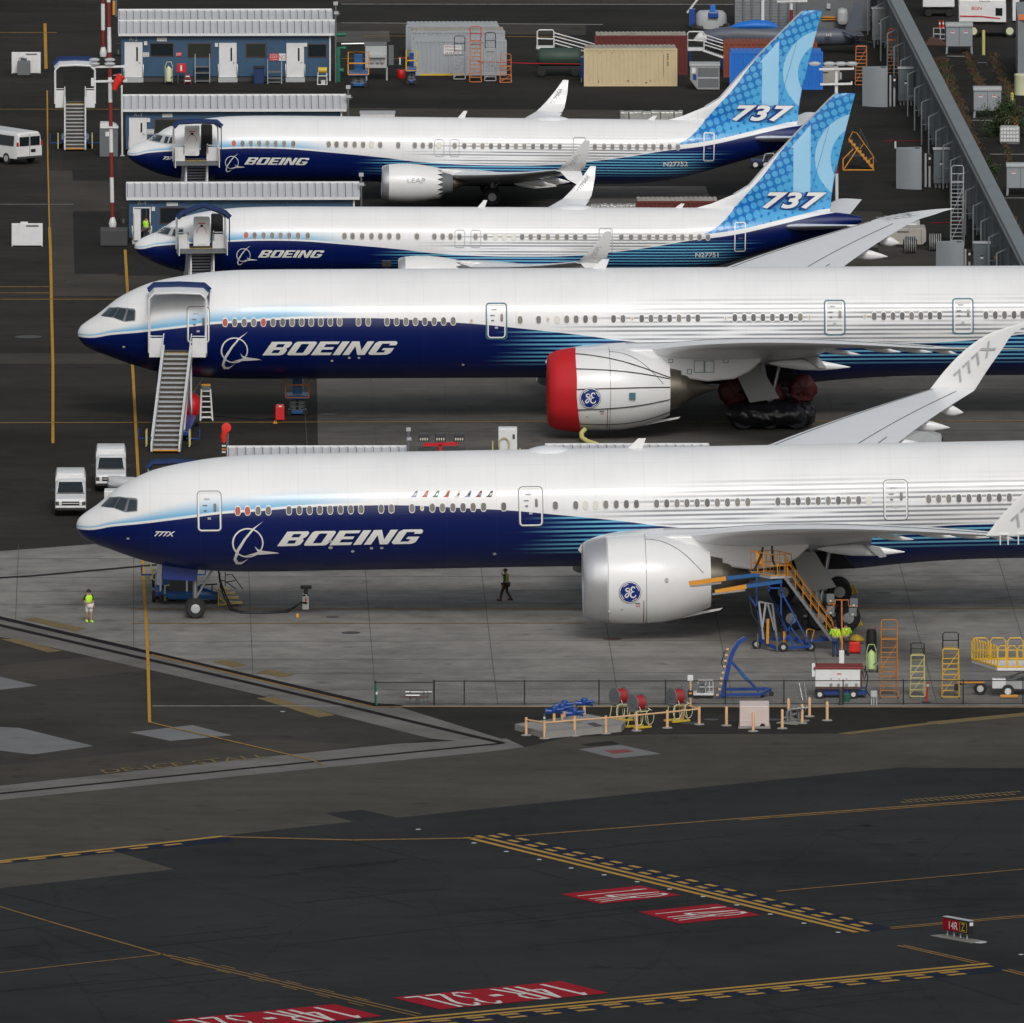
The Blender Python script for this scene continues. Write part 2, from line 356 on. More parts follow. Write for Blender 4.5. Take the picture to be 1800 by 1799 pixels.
stripes('yellow_lead_line', poly_line([(249,960),(256,1080),(260,1160),(263,1271)], 5.4), 'paint_yellow', 8*Z)
stripes('yellow_edge_line', poly_line([(263,1271),(380,1298),(548,1337),(568,1346)], 1.8), 'paint_yellow_thin', 9*Z)
stripes('yellow_service_line', [(-200,505,86,505,1),(-200,516,86,516,1),(-200,527,215,527,1),(-300,744.5,2200,740,1.1),(-200,58,100,58,.8),(0,193,210,193,.8),(600,104,800,104,.8),(1000,66,640,64,.8)], 'paint_yellow_thin', 6*Z)
stripes('yellow_service_line', [(230,1071,1030,1071,1),(1400,1071,1800,1070,1),(230,1097,1030,1096,1)], 'paint_yellow_thin', 7*Z)
stripes('service_line', [(600,8,1290,9,1.1),(600,41,1060,44,1),(268,1242,600,1242,1.2),(1525,75,1600,75,1),(0,360,130,360,.8)], 'paint_whiteline', 6*Z)
# slab joints of the concrete apron: they all run to one vanishing point, so they are parallel on the ground
def jx(x, y): return x+(x-235)/(1100+4017)*(y-1100)
js = []
for k, x in enumerate((-180,27,235,441,650,858,1066,1262,1420,1610,1790,2000)):
    yb = 1243 if x > 640 else 1091+(1243-1091)*max(0, x)/655
    js.append((jx(x, 958), 958, jx(x, yb-3), yb-3, 1.1))
for x in (560,690,830,950,1140,1300,1560,1750,1950): js.append((jx(x, 600), 600, jx(x, 955), 955, 1.4))
for y in (982,1015,1040,1063,1128,1160,1184,1212): js.append((-60 if y < 1090 else (y-1095)*4.3, y+1, 2300, y-4, .4))
for y in (640,688,722,760,800): js.append((562, y, 2300, y-4, .5))
stripes('slab_joint', js, 'paint_joint', 3.5*Z)
ra = random.Random(3); cr = []
for k in range(26):                 # sealed cracks of the taxiway
    x = ra.uniform(-100,1500); y = ra.uniform(1480,1790); L = ra.uniform(60,420); cr.append((x, y, x+L, y-L*ra.uniform(.085,.11), ra.uniform(.7,1.2)))
    if k % 3 == 0: cr.append((x+L*.5, y-L*.05, x+L*.5+90, y-L*.05+24, .9))
for x0, y0, x1, y1 in ((0,1637,180,1616),(430,1545,700,1515),(0,1570,200,1617),(570,1470,780,1520),(520,1530,700,1515),(500,1663,1250,1580),(1320,1760,1500,1799),(1340,1795,1430,1799),(1640,1720,1800,1768)): cr.append((x0, y0, x1, y1, 1.0))
cr = [q for q in cr if q[3] > 1360+100*(q[0] < 900)]
stripes('crack_sealant', cr, 'paint_crack', 4.5*Z)
paint('tyre_rubber', (.010,.010,.011), .85, (.03,.032,.034)); tr = []
for x, y, n in ((1480,1462,5),(1560,1478,4),(1690,1545,5),(980,1500,4),(640,1560,3),(1240,1640,4),(1080,1700,4),(1600,1560,4)):
    for k in range(n):
        a = x+ra.uniform(-60,60); b = y+ra.uniform(-12,12); tr.append((a, b, a+ra.uniform(14,46), b+ra.uniform(-3,7), ra.uniform(.9,1.8)))
stripes('tyre_mark', tr, 'tyre_rubber', 4.2*Z)
# taxiway markings
def lr(a, b, t): return a+(b-a)*t
sheet('marking_background', [(842,1470),(893,1466),(1568,1632),(1525,1640)], 'paint_navy', 5*Z)
stripes('holding_position_marking', [(819,1473,1506,1640,3.5),(838,1470,1525,1638.3,3.3),(862,1469.5,1540,1636,3.4,.5,34.5),(878,1466.5,1562,1633.5,3.3,.5,34.5)], 'paint_taxi', 7*Z)
sheet('marking_background', [(640,1806),(1300,1744),(1755,1701),(1775,1707),(1300,1753),(660,1812)], 'paint_navy', 5*Z)
stripes('holding_position_marking', [(400,1822,1736,1694.8,2.8),(420,1826,1744,1699.3,2.6),(516,1820.5,1744,1703,2.6,.52,60),(530,1825,1760,1706.5,2.6,.52,60)], 'paint_taxi', 7*Z)
sheet('marking_background', [(-100,1528),(0,1518),(170,1497),(390,1472),(418,1467),(405,1480),(0,1520),(-100,1533)], 'paint_navy', 5*Z)
stripes('holding_position_marking', [(-100,1526,392,1471,2.6),(-130,1531.5,405,1475,2.2,.5,60)], 'paint_taxi', 7*Z)
stripes('taxiway_edge_line', [(0,1595,100,1625,2),(100,1625,300,1683,2.2),(296,1680,740,1784,1.6),(300,1685,735,1788,1.6),(-100,1718,0,1711,1.3),(0,1711,290,1678,1.3),
 (330,1684,700,1772,1.3,.45,60),(322,1692,690,1782,1.3,.45,60),(905,1471,1300,1440,1.6),(1300,1440,2000,1388,1.8),(1300,1442.8,2000,1391,1.4),(1365,1568,2000,1511,1.3),
 (1565,1631.5,2000,1592,1.5),(1565,1634,2000,1595,1.3),(1578,1663,1712,1694,1.8),(1588,1662.5,1722,1693,1.6),(1762,1706,2000,1765,2),(1772,1705,2000,1761,1.6),(-600,1500,0,1595,2)], 'paint_yellow_dim', 7*Z)
stripes('taxiway_curve_line', [(392,1472,620,1478,2),(620,1478,860,1474,2)], 'paint_yellow_dim', 8*Z)
stripes('faded_yellow_stripe', [(1480,1291,1640,1272,4),(1640,1272,2100,1228,6)], 'paint_faded', 5*Z)
sheet('faded_yellow_patch', [(40,1089),(62,1086),(150,1106),(130,1111)], 'paint_faded', 5*Z)
sheet('faded_yellow_patch', [(0,1124),(30,1124),(110,1145),(85,1148)], 'paint_faded', 5*Z)
sheet('faded_yellow_patch', [(372,1164),(400,1161),(435,1170),(410,1174)], 'paint_faded', 5*Z)
sheet('faded_yellow_patch', [(450,1183),(470,1177),(518,1187),(495,1191)], 'paint_faded', 5*Z)
sheet('faded_yellow_patch', [(450,1228),(480,1226),(590,1258),(560,1262)], 'paint_faded', 5*Z)
stripes('faded_lettering', [(1585,1412,1800,1396,3,.5,12),(1590,1408,1800,1392,2.4,.6,9)], 'paint_faded', 8*Z)
GL = {'1': [[(.5,0),(.5,1)],[(.5,.98),(.25,.82)]], '4': [[(.72,0),(.72,1)],[(.72,.97),(.1,.36)],[(.05,.34),(.98,.34)]], 'R': [[(.14,0),(.14,1)],[(.14,.97),(.6,.97),(.86,.86),(.86,.64),(.6,.52),(.14,.52)],[(.48,.52),(.88,0)]],
 '3': [[(.1,.82),(.32,.97),(.66,.97),(.88,.84),(.88,.64),(.58,.53),(.9,.38),(.9,.16),(.66,.03),(.32,.03),(.08,.18)]], '2': [[(.1,.8),(.3,.97),(.7,.97),(.9,.8),(.84,.6),(.12,.05)],[(.08,.03),(.95,.03)]], 'L': [[(.15,1),(.15,0)],[(.1,.03),(.92,.03)]], '-': [[(.2,.42),(.8,.42)],[(.2,.48),(.8,.48)]]}
def ground_text(name, t, o, rd, up, mat, z, off=.105):
    mb = MB()
    if all(c in GL for c in t):      # long painted strokes, each a hair above the last
        n = len(t); k = 0
        for i, c in enumerate(t):
            for pl in GL[c]:
                for p, q in zip(pl, pl[1:]):
                    steep = abs(q[1]-p[1]) > abs(q[0]-p[0])*.6; dx, dy = (off, 0) if steep else (0, .04); e = .03
                    quad = [((i+p[0]*.8+.1-dx)/n, p[1]-dy), ((i+q[0]*.8+.1-dx)/n, q[1]-dy), ((i+q[0]*.8+.1+dx)/n, q[1]+dy), ((i+p[0]*.8+.1+dx)/n, p[1]+dy)]; k += 1
                    mb.add([(*G(o[0]+rd[0]*a+up[0]*b, o[1]+rd[1]*a+up[1]*b)[:2], z+.0008*k) for a, b in quad], [(0,1,2,3)])
    else:
        v, f = fit(text2d(t, off), 0, 1, 0, 1); mb.add([(*G(o[0]+rd[0]*a+up[0]*b, o[1]+rd[1]*a+up[1]*b)[:2], z) for a, b in v], f)
    o_ = mb.build(name, mat, fix=False); bm = bmesh.new(); bm.from_mesh(o_.data)
    for q in bm.faces:
        if q.normal.z < 0: q.normal_flip()
    bm.to_mesh(o_.data); bm.free(); return struct(o_)
sheet('red_holding_sign_marking', [(985,1573),(1125,1558),(1197,1575),(1055,1590)], 'paint_red', 7*Z)
ground_text('white_marking_lettering', '14R', (1006,1574), (54,14), (122,-12.5), 'paint_white', 8*Z, .075)
sheet('red_holding_sign_marking', [(1122,1604),(1260,1590),(1338,1610),(1195,1625)], 'paint_red', 7*Z)
ground_text('white_marking_lettering', '14R', (1143,1605.5), (54,15), (124,-12.5), 'paint_white', 8*Z, .075)
for dx, dy in ((0, 0), (-398, 40.5)):
    sheet('red_holding_sign_marking', [(690+dx,1755+dy),(985+dx,1726+dy),(1070+dx,1747+dy),(775+dx,1776+dy)], 'paint_red', 8*Z)
    ground_text('white_marking_lettering', '14R-32L', (971+dx,1730+dy), (-268,26.5), (78,18.5), 'paint_white', 9*Z)
ground_text('yellow_marking_lettering', 'DE-ICE STALL', (186,1361), (290,-28), (-12,-6.5), 'paint_faded', 8*Z, .0)
mb = MB()
lights = [(735,1459),(833,1483),(890,1498),(948,1512),(1004,1527),(1062,1539),(1120,1551),(1177,1564),(1236,1577),(1295,1592),(1354,1608),(1413,1624),(1473,1640),(1726,1657),(1795,1679),(497,1252)]
first = None
for i, (px, py) in enumerate(lights):
    g = G(px, py)
    if first is None:
        first = thing('inset_light', 'flush runway guard light above the start of the yellow holding line', 'light', g, 0, 'runway guard lights')
        MB().lathe([(0,.13),(.02,.11),(.025,0)], (0,0,5*Z), 'Z', 12).build('light_body', 'lgrey', first, 40)
        MB().lathe([(.012,.06),(.026,.05),(.03,0)], (0,0,5*Z), 'Z', 10).build('lens', 'alu', first, 40)
    else:
        names = ['at the left end of', 'second from the left beside', 'third from the left beside', 'fourth from the left beside', 'fifth from the left beside', 'sixth from the left beside', 'seventh from the left beside', 'eighth from the left beside', 'ninth from the left beside', 'tenth from the left beside', 'eleventh from the left beside', 'last at the right end of']
        lb = f'flush runway guard light {names[i-1]} the yellow holding line' if i < 13 else ['flush light just right of the red 14R sign', 'flush light at the right edge below the red 14R sign', 'flush white light on asphalt under the drain junction'][i-13]
        dup(first, g, lb)
# ------------------------------------------------------------------ airliners
def interp(pts, x):                  # smooth curve through points sorted by x
    n = len(pts)
    if x <= pts[0][0]: return pts[0][1]
    if x >= pts[-1][0]: return pts[-1][1]
    for i in range(n-1):
        if pts[i][0] <= x <= pts[i+1][0]: break
    (x0, y0), (x1, y1) = pts[i], pts[i+1]; h = x1-x0; s = (y1-y0)/h
    def tan(k):
        if k == 0: return (pts[1][1]-pts[0][1])/(pts[1][0]-pts[0][0])
        if k == n-1: return (pts[-1][1]-pts[-2][1])/(pts[-1][0]-pts[-2][0])
        a = (pts[k][1]-pts[k-1][1])/(pts[k][0]-pts[k-1][0]); b = (pts[k+1][1]-pts[k][1])/(pts[k+1][0]-pts[k][0])
        return 0 if a*b <= 0 else 2*a*b/(a+b)
    t = (x-x0)/h; m0, m1 = tan(i)*h, tan(i+1)*h
    return y0*(2*t**3-3*t*t+1)+m0*(t**3-2*t*t+t)+y1*(-2*t**3+3*t*t)+m1*(t**3-t*t)
SQ = lambda L: [(math.sqrt(a), b) for a, b in L]
class Hull:                          # heights are relative to the fuselage centreline
    def __init__(s, zc, top, bot, wid, L): s.zc, s.t, s.b, s.w, s.L = zc, SQ(top), SQ(bot), SQ(wid), L
    def sec(s, x):
        u = math.sqrt(max(0, x)); t = interp(s.t, u); b = interp(s.b, u); return (t+b)/2, max(.01, (t-b)/2), max(.01, interp(s.w, u))
    def y(s, x, z, off=.02):         # port side skin (negative y); z relative to the centreline
        c, h, w_ = s.sec(x); q = (z-c)/h; q = max(-.995, min(.995, q)); return -(w_+off)*math.sqrt(1-q*q)
H777 = Hull(5.4, [(0,-.46),(.04,-.3),(.15,-.1),(.54,.22),(1.05,.55),(1.6,.98),(2.04,1.34),(2.64,1.72),(3.4,2.1),(4.3,2.43),(5.65,2.71),(7.6,2.98),(9.4,3.08),(12,3.1),(58,3.1),(66,3.05),(72,2.75),(76,2.3)],
 [(0,-.50),(.06,-.74),(.15,-.90),(.54,-1.26),(1.05,-1.5),(1.6,-1.7),(2.3,-1.97),(3.4,-2.36),(4.5,-2.65),(6,-2.9),(7.5,-3.02),(9.4,-3.09),(12,-3.1),(54,-3.1),(58,-2.9),(64,-1.6),(70,.1),(76,1.5)],
 [(0,.02),(.04,.25),(.15,.48),(.54,.95),(1.05,1.32),(1.6,1.62),(2.3,1.93),(3.4,2.3),(5,2.7),(7,2.97),(9.4,3.08),(12,3.1),(54,3.1),(62,2.5),(70,1.4),(76,.35)], 76.0)
H737 = Hull(3.4, [(0,-.40),(.04,-.28),(.26,-.03),(.6,.17),(1.1,.38),(1.5,.55),(1.9,.84),(2.3,1.12),(2.9,1.36),(4.1,1.66),(5.15,1.81),(6.2,1.92),(8,1.98),(10,2.0),(36,2.0),(39,1.92),(42,1.72),(43.1,1.5)],
 [(0,-.44),(.06,-.62),(.26,-.86),(.6,-1.06),(1.4,-1.44),(2.2,-1.72),(3.6,-1.96),(5,-2.0),(8,-2.0),(30,-2.0),(32.5,-1.86),(34.2,-1.56),(36,-1.05),(39.4,-.02),(42,.78),(43.1,1.15)],
 [(0,.02),(.04,.18),(.26,.5),(.6,.78),(1.1,1.04),(1.9,1.34),(2.9,1.6),(4.5,1.8),(6.5,1.88),(10,1.88),(31,1.88),(35,1.62),(39,1.0),(43.1,.22)], 43.1)
class Frame:                         # pixel -> aircraft coordinates
    def __init__(s, hull, nose, yaw, pit):
        s.h = hull; g = G(*nose); s.loc = g; s.yaw, s.pit = yaw, pit
        s.m = Matrix.Translation(g) @ Matrix.Rotation(yaw, 4, 'Z') @ Matrix.Rotation(-pit, 4, 'Y'); s.i = s.m.inverted()
        s.o = s.i @ CAM
    def plane(s, px, py, y=0.0):     # -> x, z relative to the centreline, on the plane y
        d = s.i.to_3x3() @ ray(px, py); t = (y-s.o.y)/d.y; p = s.o+d*t; return p.x, p.z-s.h.zc
    def skin(s, px, py):
        y = -s.h.sec(10)[2]
        for k in range(12):
            x, z = s.plane(px, py, y); y = .5*y+.5*s.h.y(max(.01, x), z, 0)
        return x, z
F7 = Frame(H777, (137, 1086.6), .0268, .0150)
S7 = Frame(H777, (137, 738.5), .0383, .0008)
T7 = Frame(H737, (236, 521.8), .0216, -.0054)     # second 737
U7 = Frame(H737, (222.5, 354.5), .0337, -.0137)   # farthest 737
# ---- livery as one procedural paint in aircraft coordinates
def livery(name, zc, L, B, per, cy, gr, band, fin=None, fade=(12, 17), slo=-2.2):
    m, b = new_mat(name, .36, 0, .2); b.inputs['Coat Roughness'].default_value = .1; b.inputs['Specular IOR Level'].default_value = .32
    x, y, z, v = coords(); s = z-zc
    Bx = curve(x, B, L, -4, 4); d = s-Bx                           # height above the navy edge
    n = noise(v, .35, 4); n2 = noise(vec(x*6, y*.3, z*.3), 1.0, 3, .6)
    white = fmix((.80,.81,.825), (.70,.71,.725), step(.35, .75, n)*.45+step(.45, .8, n2)*.25)
    k = E.math('FLOOR', s*(1/per)); fr = s*(1/per)-k
    jit = E.math('FRACT', E.math('SINE', k*12.9898)*43758.5)
    line = step(.10, .30, fr)*step(.78, .56, fr)
    # grey pinstripes on the white
    gx = x-(jit*3.0)-E.math('MAXIMUM', s, 0)*gr[4]
    wv = noise(vec(x*.12, k*3.7, 0), 1.0, 2, .5); gm = line*step(.30, .52, wv)*step(gr[0], gr[1], gx)*step(gr[3], gr[2], x+jit*2)*step(.02, .10, d)*step(gr[6], gr[5], s)
    c = fmix(white, (.20,.215,.24), gm*.92)
    # light blue wash over the nose
    bw = E.math('MULTIPLY', step(.3, 7, x)*.8+.12, band[0]); t = (d-band[1])/bw
    wash = step(1.25, -.15, t)*step(-.06, .06, t)*step(fade[1], fade[0], x)
    c = fmix(c, (.09,.42,.72), wash*.97)
    # navy field with light blue stripes
    jit2 = E.math('FRACT', E.math('SINE', (k+31.0)*78.233)*12543.3); line2 = step(.0, .15, fr)*step(.60, .40, fr)
    cm = line2*step(cy[0], cy[1], x-jit2*2.2)*step(cy[3], cy[2], x-jit2*2.0)*step(slo, slo+.5, s)*step(cy[4]+.001, cy[4]-.35, s)
    navy = fmix((.0001,.0065,.080), (.0002,.009,.105), n)
    nv = fmix(navy, (.16,.50,.70), cm*.95)
    c = fmix(c, nv, step(.012, -.012, d))
    if fin:
        fx, wb = fin; fe = curve(z, fx, 14, 20, 50); wob = wb
        msk = step(-.03, .03, x-fe)*step(wob-.02, wob+.02, d)
        c = fmix(c, finpat(x, z, fe), msk)
    lap = step(.022, .008, E.math('ABSOLUTE', E.math('FRACT', (s+.35)*(1/1.15))-.5))
    pn = E.math('ABSOLUTE', E.math('FRACT', x*(1/2.6))-.5)           # faint skin joints
    c = fmix(c, (.10,.11,.13), (step(.0052, .002, pn)*.28+lap*.10)*step(.2, 1.5, x)*.55); plug(b, 'Base Color', c)
    bump(b, lap*-.3+step(.004, .0, pn)*-.6+noise(v, .8, 2)*.25, .012, .35); return m
def finpat(x, z, fe):
    vv = voro(vec(x*.94+z*.34, 0, z*.94-x*.34), 2.2, .12)          # rows of dots leaning with the fin
    top = step(4.5, 12, z); r = .385+step(.6,2.4,x-fe)*.16*step(13.2,9.5,z)
    dot = step(r+.03, r-.01, vv)
    field = fmix((.012,.16,.48), (.025,.27,.66), step(3.5, 7.5, z)*step(0, 3.5, x-fe))
    c = fmix(field, (.10,.43,.76), dot*.85)
    # the large pale number on the fin
    ex = E.math('POWER', (x-FN[0])/FN[2], 2); ez = E.math('POWER', (z-FN[1])/FN[3], 2); ix = E.math('POWER', (x-FN[4])/FN[6], 2); iz = E.math('POWER', (z-FN[5])/FN[7], 2)
    ring = step(1.01, .99, ex+ez)*step(.98, 1.02, ix+iz)
    one = step(FN[8]-.02, FN[8]+.02, x)*step(FN[9]+.02, FN[9]-.02, x)
    foot = E.math('MAXIMUM', one, step(FN[9]+.02, FN[9]-.02, x)*step(FN[11]-.02, FN[11]+.02, z))
    num = E.math('MAXIMUM', ring, foot)*step(FN[12]-.02, FN[12]+.02, z)*step(0, .1, x-fe-.35)
    return fmix(c, (.34,.63,.87), num)
def fpt(F, pts, y=None): return [F.skin(*p) if y is None else F.plane(*p, y) for p in pts]
FB = [(139,930.5),(200,925.7),(250,921),(300,915),(350,908.7),(390,903.7),(450,899.5),(504,894.5),(575,890.5),(650,888.7),(712,888.7),(762,890.7),(825,893.9),(900,898),(955,903),(1050,912),(1112,918.7),(1162,925),(1300,934),(1430,936),(1567,931),(1675,923.7),(1767,920)]
B777 = [(max(.05,a), b) for a, b in fpt(F7, FB)]; B777 = B777+[(56,.0),(62,1.1),(70,3.0)]
livery('livery_wide', 5.4, 80, B777, .242, (22.6,26.5,56,60,.2), (25.5,31,56,62,2.1,.9,2.0), (.82,.13), None, (10.5,16.5), -2.35)
UB = [(222.5,272.5),(262,269),(305,266),(387,262.5),(450,261),(500,262),(575,268),(675,277.5),(737,285),(880,291),(970,290),(1040,284),(1100,276.5),(1162,266.5),(1235,257.5),(1312,241),(1350,232),(1400,222)]
B737 = [(max(.05,a), b) for a, b in fpt(U7, UB)]+[(44,1.9)]
fe = [U7.skin(*p) for p in ((1188,256),(1197,251),(1213,241),(1233,220),(1246,204))]+[U7.plane(*p) for p in ((1264,183),(1283,163),(1322,112),(1362,67),(1402,25),(1420,17))]
FE737 = [(b+3.4, a) for a, b in fe]; FE737 = [(0, FE737[0][1])]+FE737+[(14, FE737[-1][1]+2)]
_o = U7.plane(1452,128); _sc = 1/28.6
_a = U7.plane(1340,100)[0]; _b = U7.plane(1369,100)[0]
FN = (_o[0], _o[1]+3.4, 76*_sc, 76*_sc, _o[0]-.05, _o[1]+3.35, 48*_sc, 54*_sc, _a, _b, 0, U7.plane(1345,110)[1]+3.4, U7.plane(1350,186)[1]+3.4)
livery('livery_narrow', 3.4, 46, B737, .178, (13.2,16.5,33.0,36,.3), (16,20,32.5,35.5,1.5,.25,1.25), (.62,.10), (FE737, .26), (9,14), -1.55)
simple('paint_white', (.66,.64,.62)) if 0 else None
simple('aircraft_white', (.78,.79,.80), .32, 0, .4, .10, .6); simple('wing_grey', (.78,.80,.83), .35, 0, .3, .12, .5); simple('wing_under', (.40,.41,.40), .5, 0, 0, .3, .7)
simple('letter_white', (.80,.80,.78), .4, 0, .2, .05); simple('letter_grey', (.40,.42,.44), .4); simple('hot_metal', (.15,.135,.11), .4, .7, 0, .5); simple('door_blue', (.004,.02,.16), .4); simple('window_pane', (.115,.11,.112), .2, 0, .5, .05)
simple('window_pane_b', (.07,.07,.075), .2, 0, .5); simple('window_pane_c', (.20,.185,.17), .3); simple('window_red', (.45,.07,.05), .4); simple('window_white', (.66,.64,.58), .4, 0, 0, .05); simple('lip_metal', (.60,.61,.64), .36, .7, 0, .15); simple('teal_tape', (.05,.16,.22), .5); simple('cockpit_glass', (.02,.035,.045), .06, 0, .8, .1)
simple('bare_grey', (.30,.31,.31), .45, 0, 0, .2, .4)
def decal(F, name, vf, mat, parent, off=.025, dx=1.0, dz=.14):        # flat artwork (x, z) bent over the port skin
    H = F.h; v, f = cut(vf, dx, dz); mb = MB(); mb.add([(a, H.y(max(.02, a), b, off), b+H.zc) for a, b in v], f)
    o = mb.build(name, mat, parent, fix=False)
    bm = bmesh.new(); bm.from_mesh(o.data)
    for q in bm.faces:
        if q.normal.y > 0: q.normal_flip()
        q.smooth = True
    bm.to_mesh(o.data); bm.free(); return o
def hull_mesh(H, name, mat, parent, bulge=None):
    us = [.06*k for k in range(52)]; xs = [u*u for u in us]; x = xs[-1]
    while x < H.L-1: x += 1.0; xs.append(x)
    xs.append(H.L); n = 88; rings = []
    for x in xs:
        c, h, w_ = H.sec(x); rg = []
        for k in range(n):
            t = 2*math.pi*k/n; cy, sz = math.cos(t), math.sin(t)
            e = 0
            if bulge and sz < -.25:
                e = bulge[4]*max(0, min(1, (x-bulge[0])/(bulge[1]-bulge[0])))*max(0, min(1, (bulge[3]-x)/(bulge[3]-bulge[2])))
                e = e*e/bulge[4]*(-.25-sz)**.7*1.2
            rg.append((x, cy*(w_+e*.6), H.zc+c+sz*(h+e)))
        rings.append(rg)
    return MB().loft(rings).build(name, mat, parent, 40)
TAU = [1, .93, .82, .68, .54, .40, .28, .18, .10, .05, .018, 0]
def tau(u): return 5*(.2969*math.sqrt(u)-.126*u-.3516*u*u+.2843*u**3-.1015*u**4)
def blade(mb, secs):                 # secs: (leading point, trailing point, thickness vector)
    rings = []
    for le, te, tn in secs:
        le, te, tn = Vector(le), Vector(te), Vector(tn)
        rg = [le+(te-le)*u+tn*tau(u) for u in TAU]+[le+(te-le)*u-tn*tau(u) for u in TAU[-2:0:-1]]
        rings.append(rg)
    return mb.loft(rings)
def mid(a, b, t): return a+(b-a)*t
def denser(secs, k=3):
    out = []
    ys = [s_[0] for s_ in secs]; cols = [[(ys[i], secs[i][j]) for i in range(len(secs))] for j in range(1, len(secs[0]))]
    for i in range(len(secs)-1):
        for q in range(k): y = mid(ys[i], ys[i+1], q/k); out.append((y, *[interp(c, y) for c in cols]))
    out.append(secs[-1]); return out
def wing(parent, zc, secs, side, mat, name='wing'):
    mb = MB(); blade(mb, [((x, side*y, zc+z), (x+c, side*y, zc+z-c*.03), (0, 0, t*c)) for y, x, c, z, t in denser(secs)])
    o = mb.build(name, mat, parent, 50)
    return o
W777 = [(2.4,26.2,15.3,-1.75,.125),(3.4,27.6,14.1,-1.5,.12),(6,29.3,12.4,-1.05,.115),(10,31.9,9.7,-.42,.108),(14,34.5,7.85,.30,.10),(19.5,38.1,6.2,1.04,.095),(26,42.4,4.25,1.66,.09),(32.2,46.5,2.45,2.12,.085)]
T777 = [(32.25,46.53,2.44,2.12,.075),(33.3,47.3,2.3,2.24,.07),(34.3,48.4,2.0,2.34,.065),(35.2,49.75,1.3,2.43,.06),(35.7,51.0,.62,2.49,.06),(35.87,51.6,.15,2.5,.06)]
W737 = [(1.3,18.2,7.9,-1.45,.13),(1.9,18.2,7.6,-1.38,.13),(3.4,19.0,6.4,-1.2,.125),(5.6,20.1,5.0,-.97,.12),(9,21.8,3.95,-.58,.11),(13,23.75,2.75,-.04,.105),(17.1,25.75,1.65,.62,.10)]
def fan_disc(parent, c, r):
    mb = MB(); mb.lathe([(0, r),(.02, r*.3),(-.35, .001)], c, 'X', 24); mb.build('fan', 'dgrey', parent, 40)
    mb = MB()
    for k in range(22):
        t = k*2*math.pi/22; a = Vector((0, math.cos(t), math.sin(t))); b_ = Vector((0, -math.sin(t), math.cos(t))); c0 = Vector(c)+Vector((-.06,0,0))
        mb.add([c0+a*r*.3, c0+a*r*.98-b_*.03, c0+a*r*.98+b_*.2+Vector((.08,0,0)), c0+a*r*.3+b_*.1+Vector((.06,0,0))], [(0,1,2,3)])
    mb.build('fan_blades', 'steel', parent)
def ge_logo(F, parent, x, z, c, r0, rad):
    # blue roundel with white rim and script letters, lying on the nacelle barrel
    def put(vf, off, mat):
        v, f = cut(vf, .3, .12); mb = MB(); mb.add([(a, c[1]-math.sqrt(max(.01, (rad+off)**2-(b+F.h.zc-c[2])**2)), b+F.h.zc) for a, b in v], f)
        o = mb.build('logo', mat, parent, fix=False)
        bm = bmesh.new(); bm.from_mesh(o.data)
        for q in bm.faces:
            if q.normal.y > 0: q.normal_flip()
        bm.to_mesh(o.data); bm.free()
    circ = lambda r, n=40: [(x+r*math.cos(2*math.pi*k/n), z+r*math.sin(2*math.pi*k/n)) for k in range(n)]
    put(mesh2d([circ(r0)]), .03, 'letter_navy'); put(mesh2d([circ(r0*.96), circ(r0*.89)]), .045, 'letter_white')
    def stroke(pts, w0):             # tapered round pen stroke
        L = []; Rr = []
        if len(pts) < 11:            # round the corners off
            for _ in range(2): pts = [pts[0]]+[((1-u)*pts[i][0]+u*pts[i+1][0], (1-u)*pts[i][1]+u*pts[i+1][1]) for i in range(len(pts)-1) for u in (.25,.75)]+[pts[-1]]
        for i, (a, b) in enumerate(pts):
            p, q = pts[max(0, i-1)], pts[min(len(pts)-1, i+1)]; dx, dy = q[0]-p[0], q[1]-p[1]; l = math.hypot(dx, dy) or 1
            ww = w0*(.45+.55*math.sin(math.pi*min(1, max(0, i/(len(pts)-1)))))
            L.append((x+r0*(a-dy/l*ww), z+r0*(b+dx/l*ww))); Rr.append((x+r0*(a+dy/l*ww), z+r0*(b-dx/l*ww)))
        v = L+Rr; n = len(L); return v, [(i, i+1, n+i+1, n+i) for i in range(n-1)]
    def arc(cx, cy, ra, rb, t0, t1, n=16): return [(cx+ra*math.cos(R(mid(t0, t1, k/n))), cy+rb*math.sin(R(mid(t0, t1, k/n)))) for k in range(n+1)]
    st = [arc(-.20,.26,.17,.15,20,400), [(-.02,.34),(-.04,.1),(-.10,-.15),(-.20,-.38),(-.36,-.44),(-.46,-.32),(-.38,-.16),(-.2,-.04),(.02,.06)], [(.44,.36),(.34,.52),(.16,.48),(.08,.28),(.18,.10),(.38,.06)], [(.36,.07),(.12,.03),(.02,-.18),(.08,-.40),(.30,-.48),(.50,-.34),(.50,-.22)]]
    arcs = [arc(0,0,.78,.78,a0,a0+40,8) for a0 in (10, 100, 190, 280)]
    for q in arcs: put(stroke(q, .035), .05, 'letter_white')
    for q in st: put(stroke(q, .062), .05, 'letter_white')
simple('letter_navy', (.004,.022,.20), .4, 0, .2, .05)
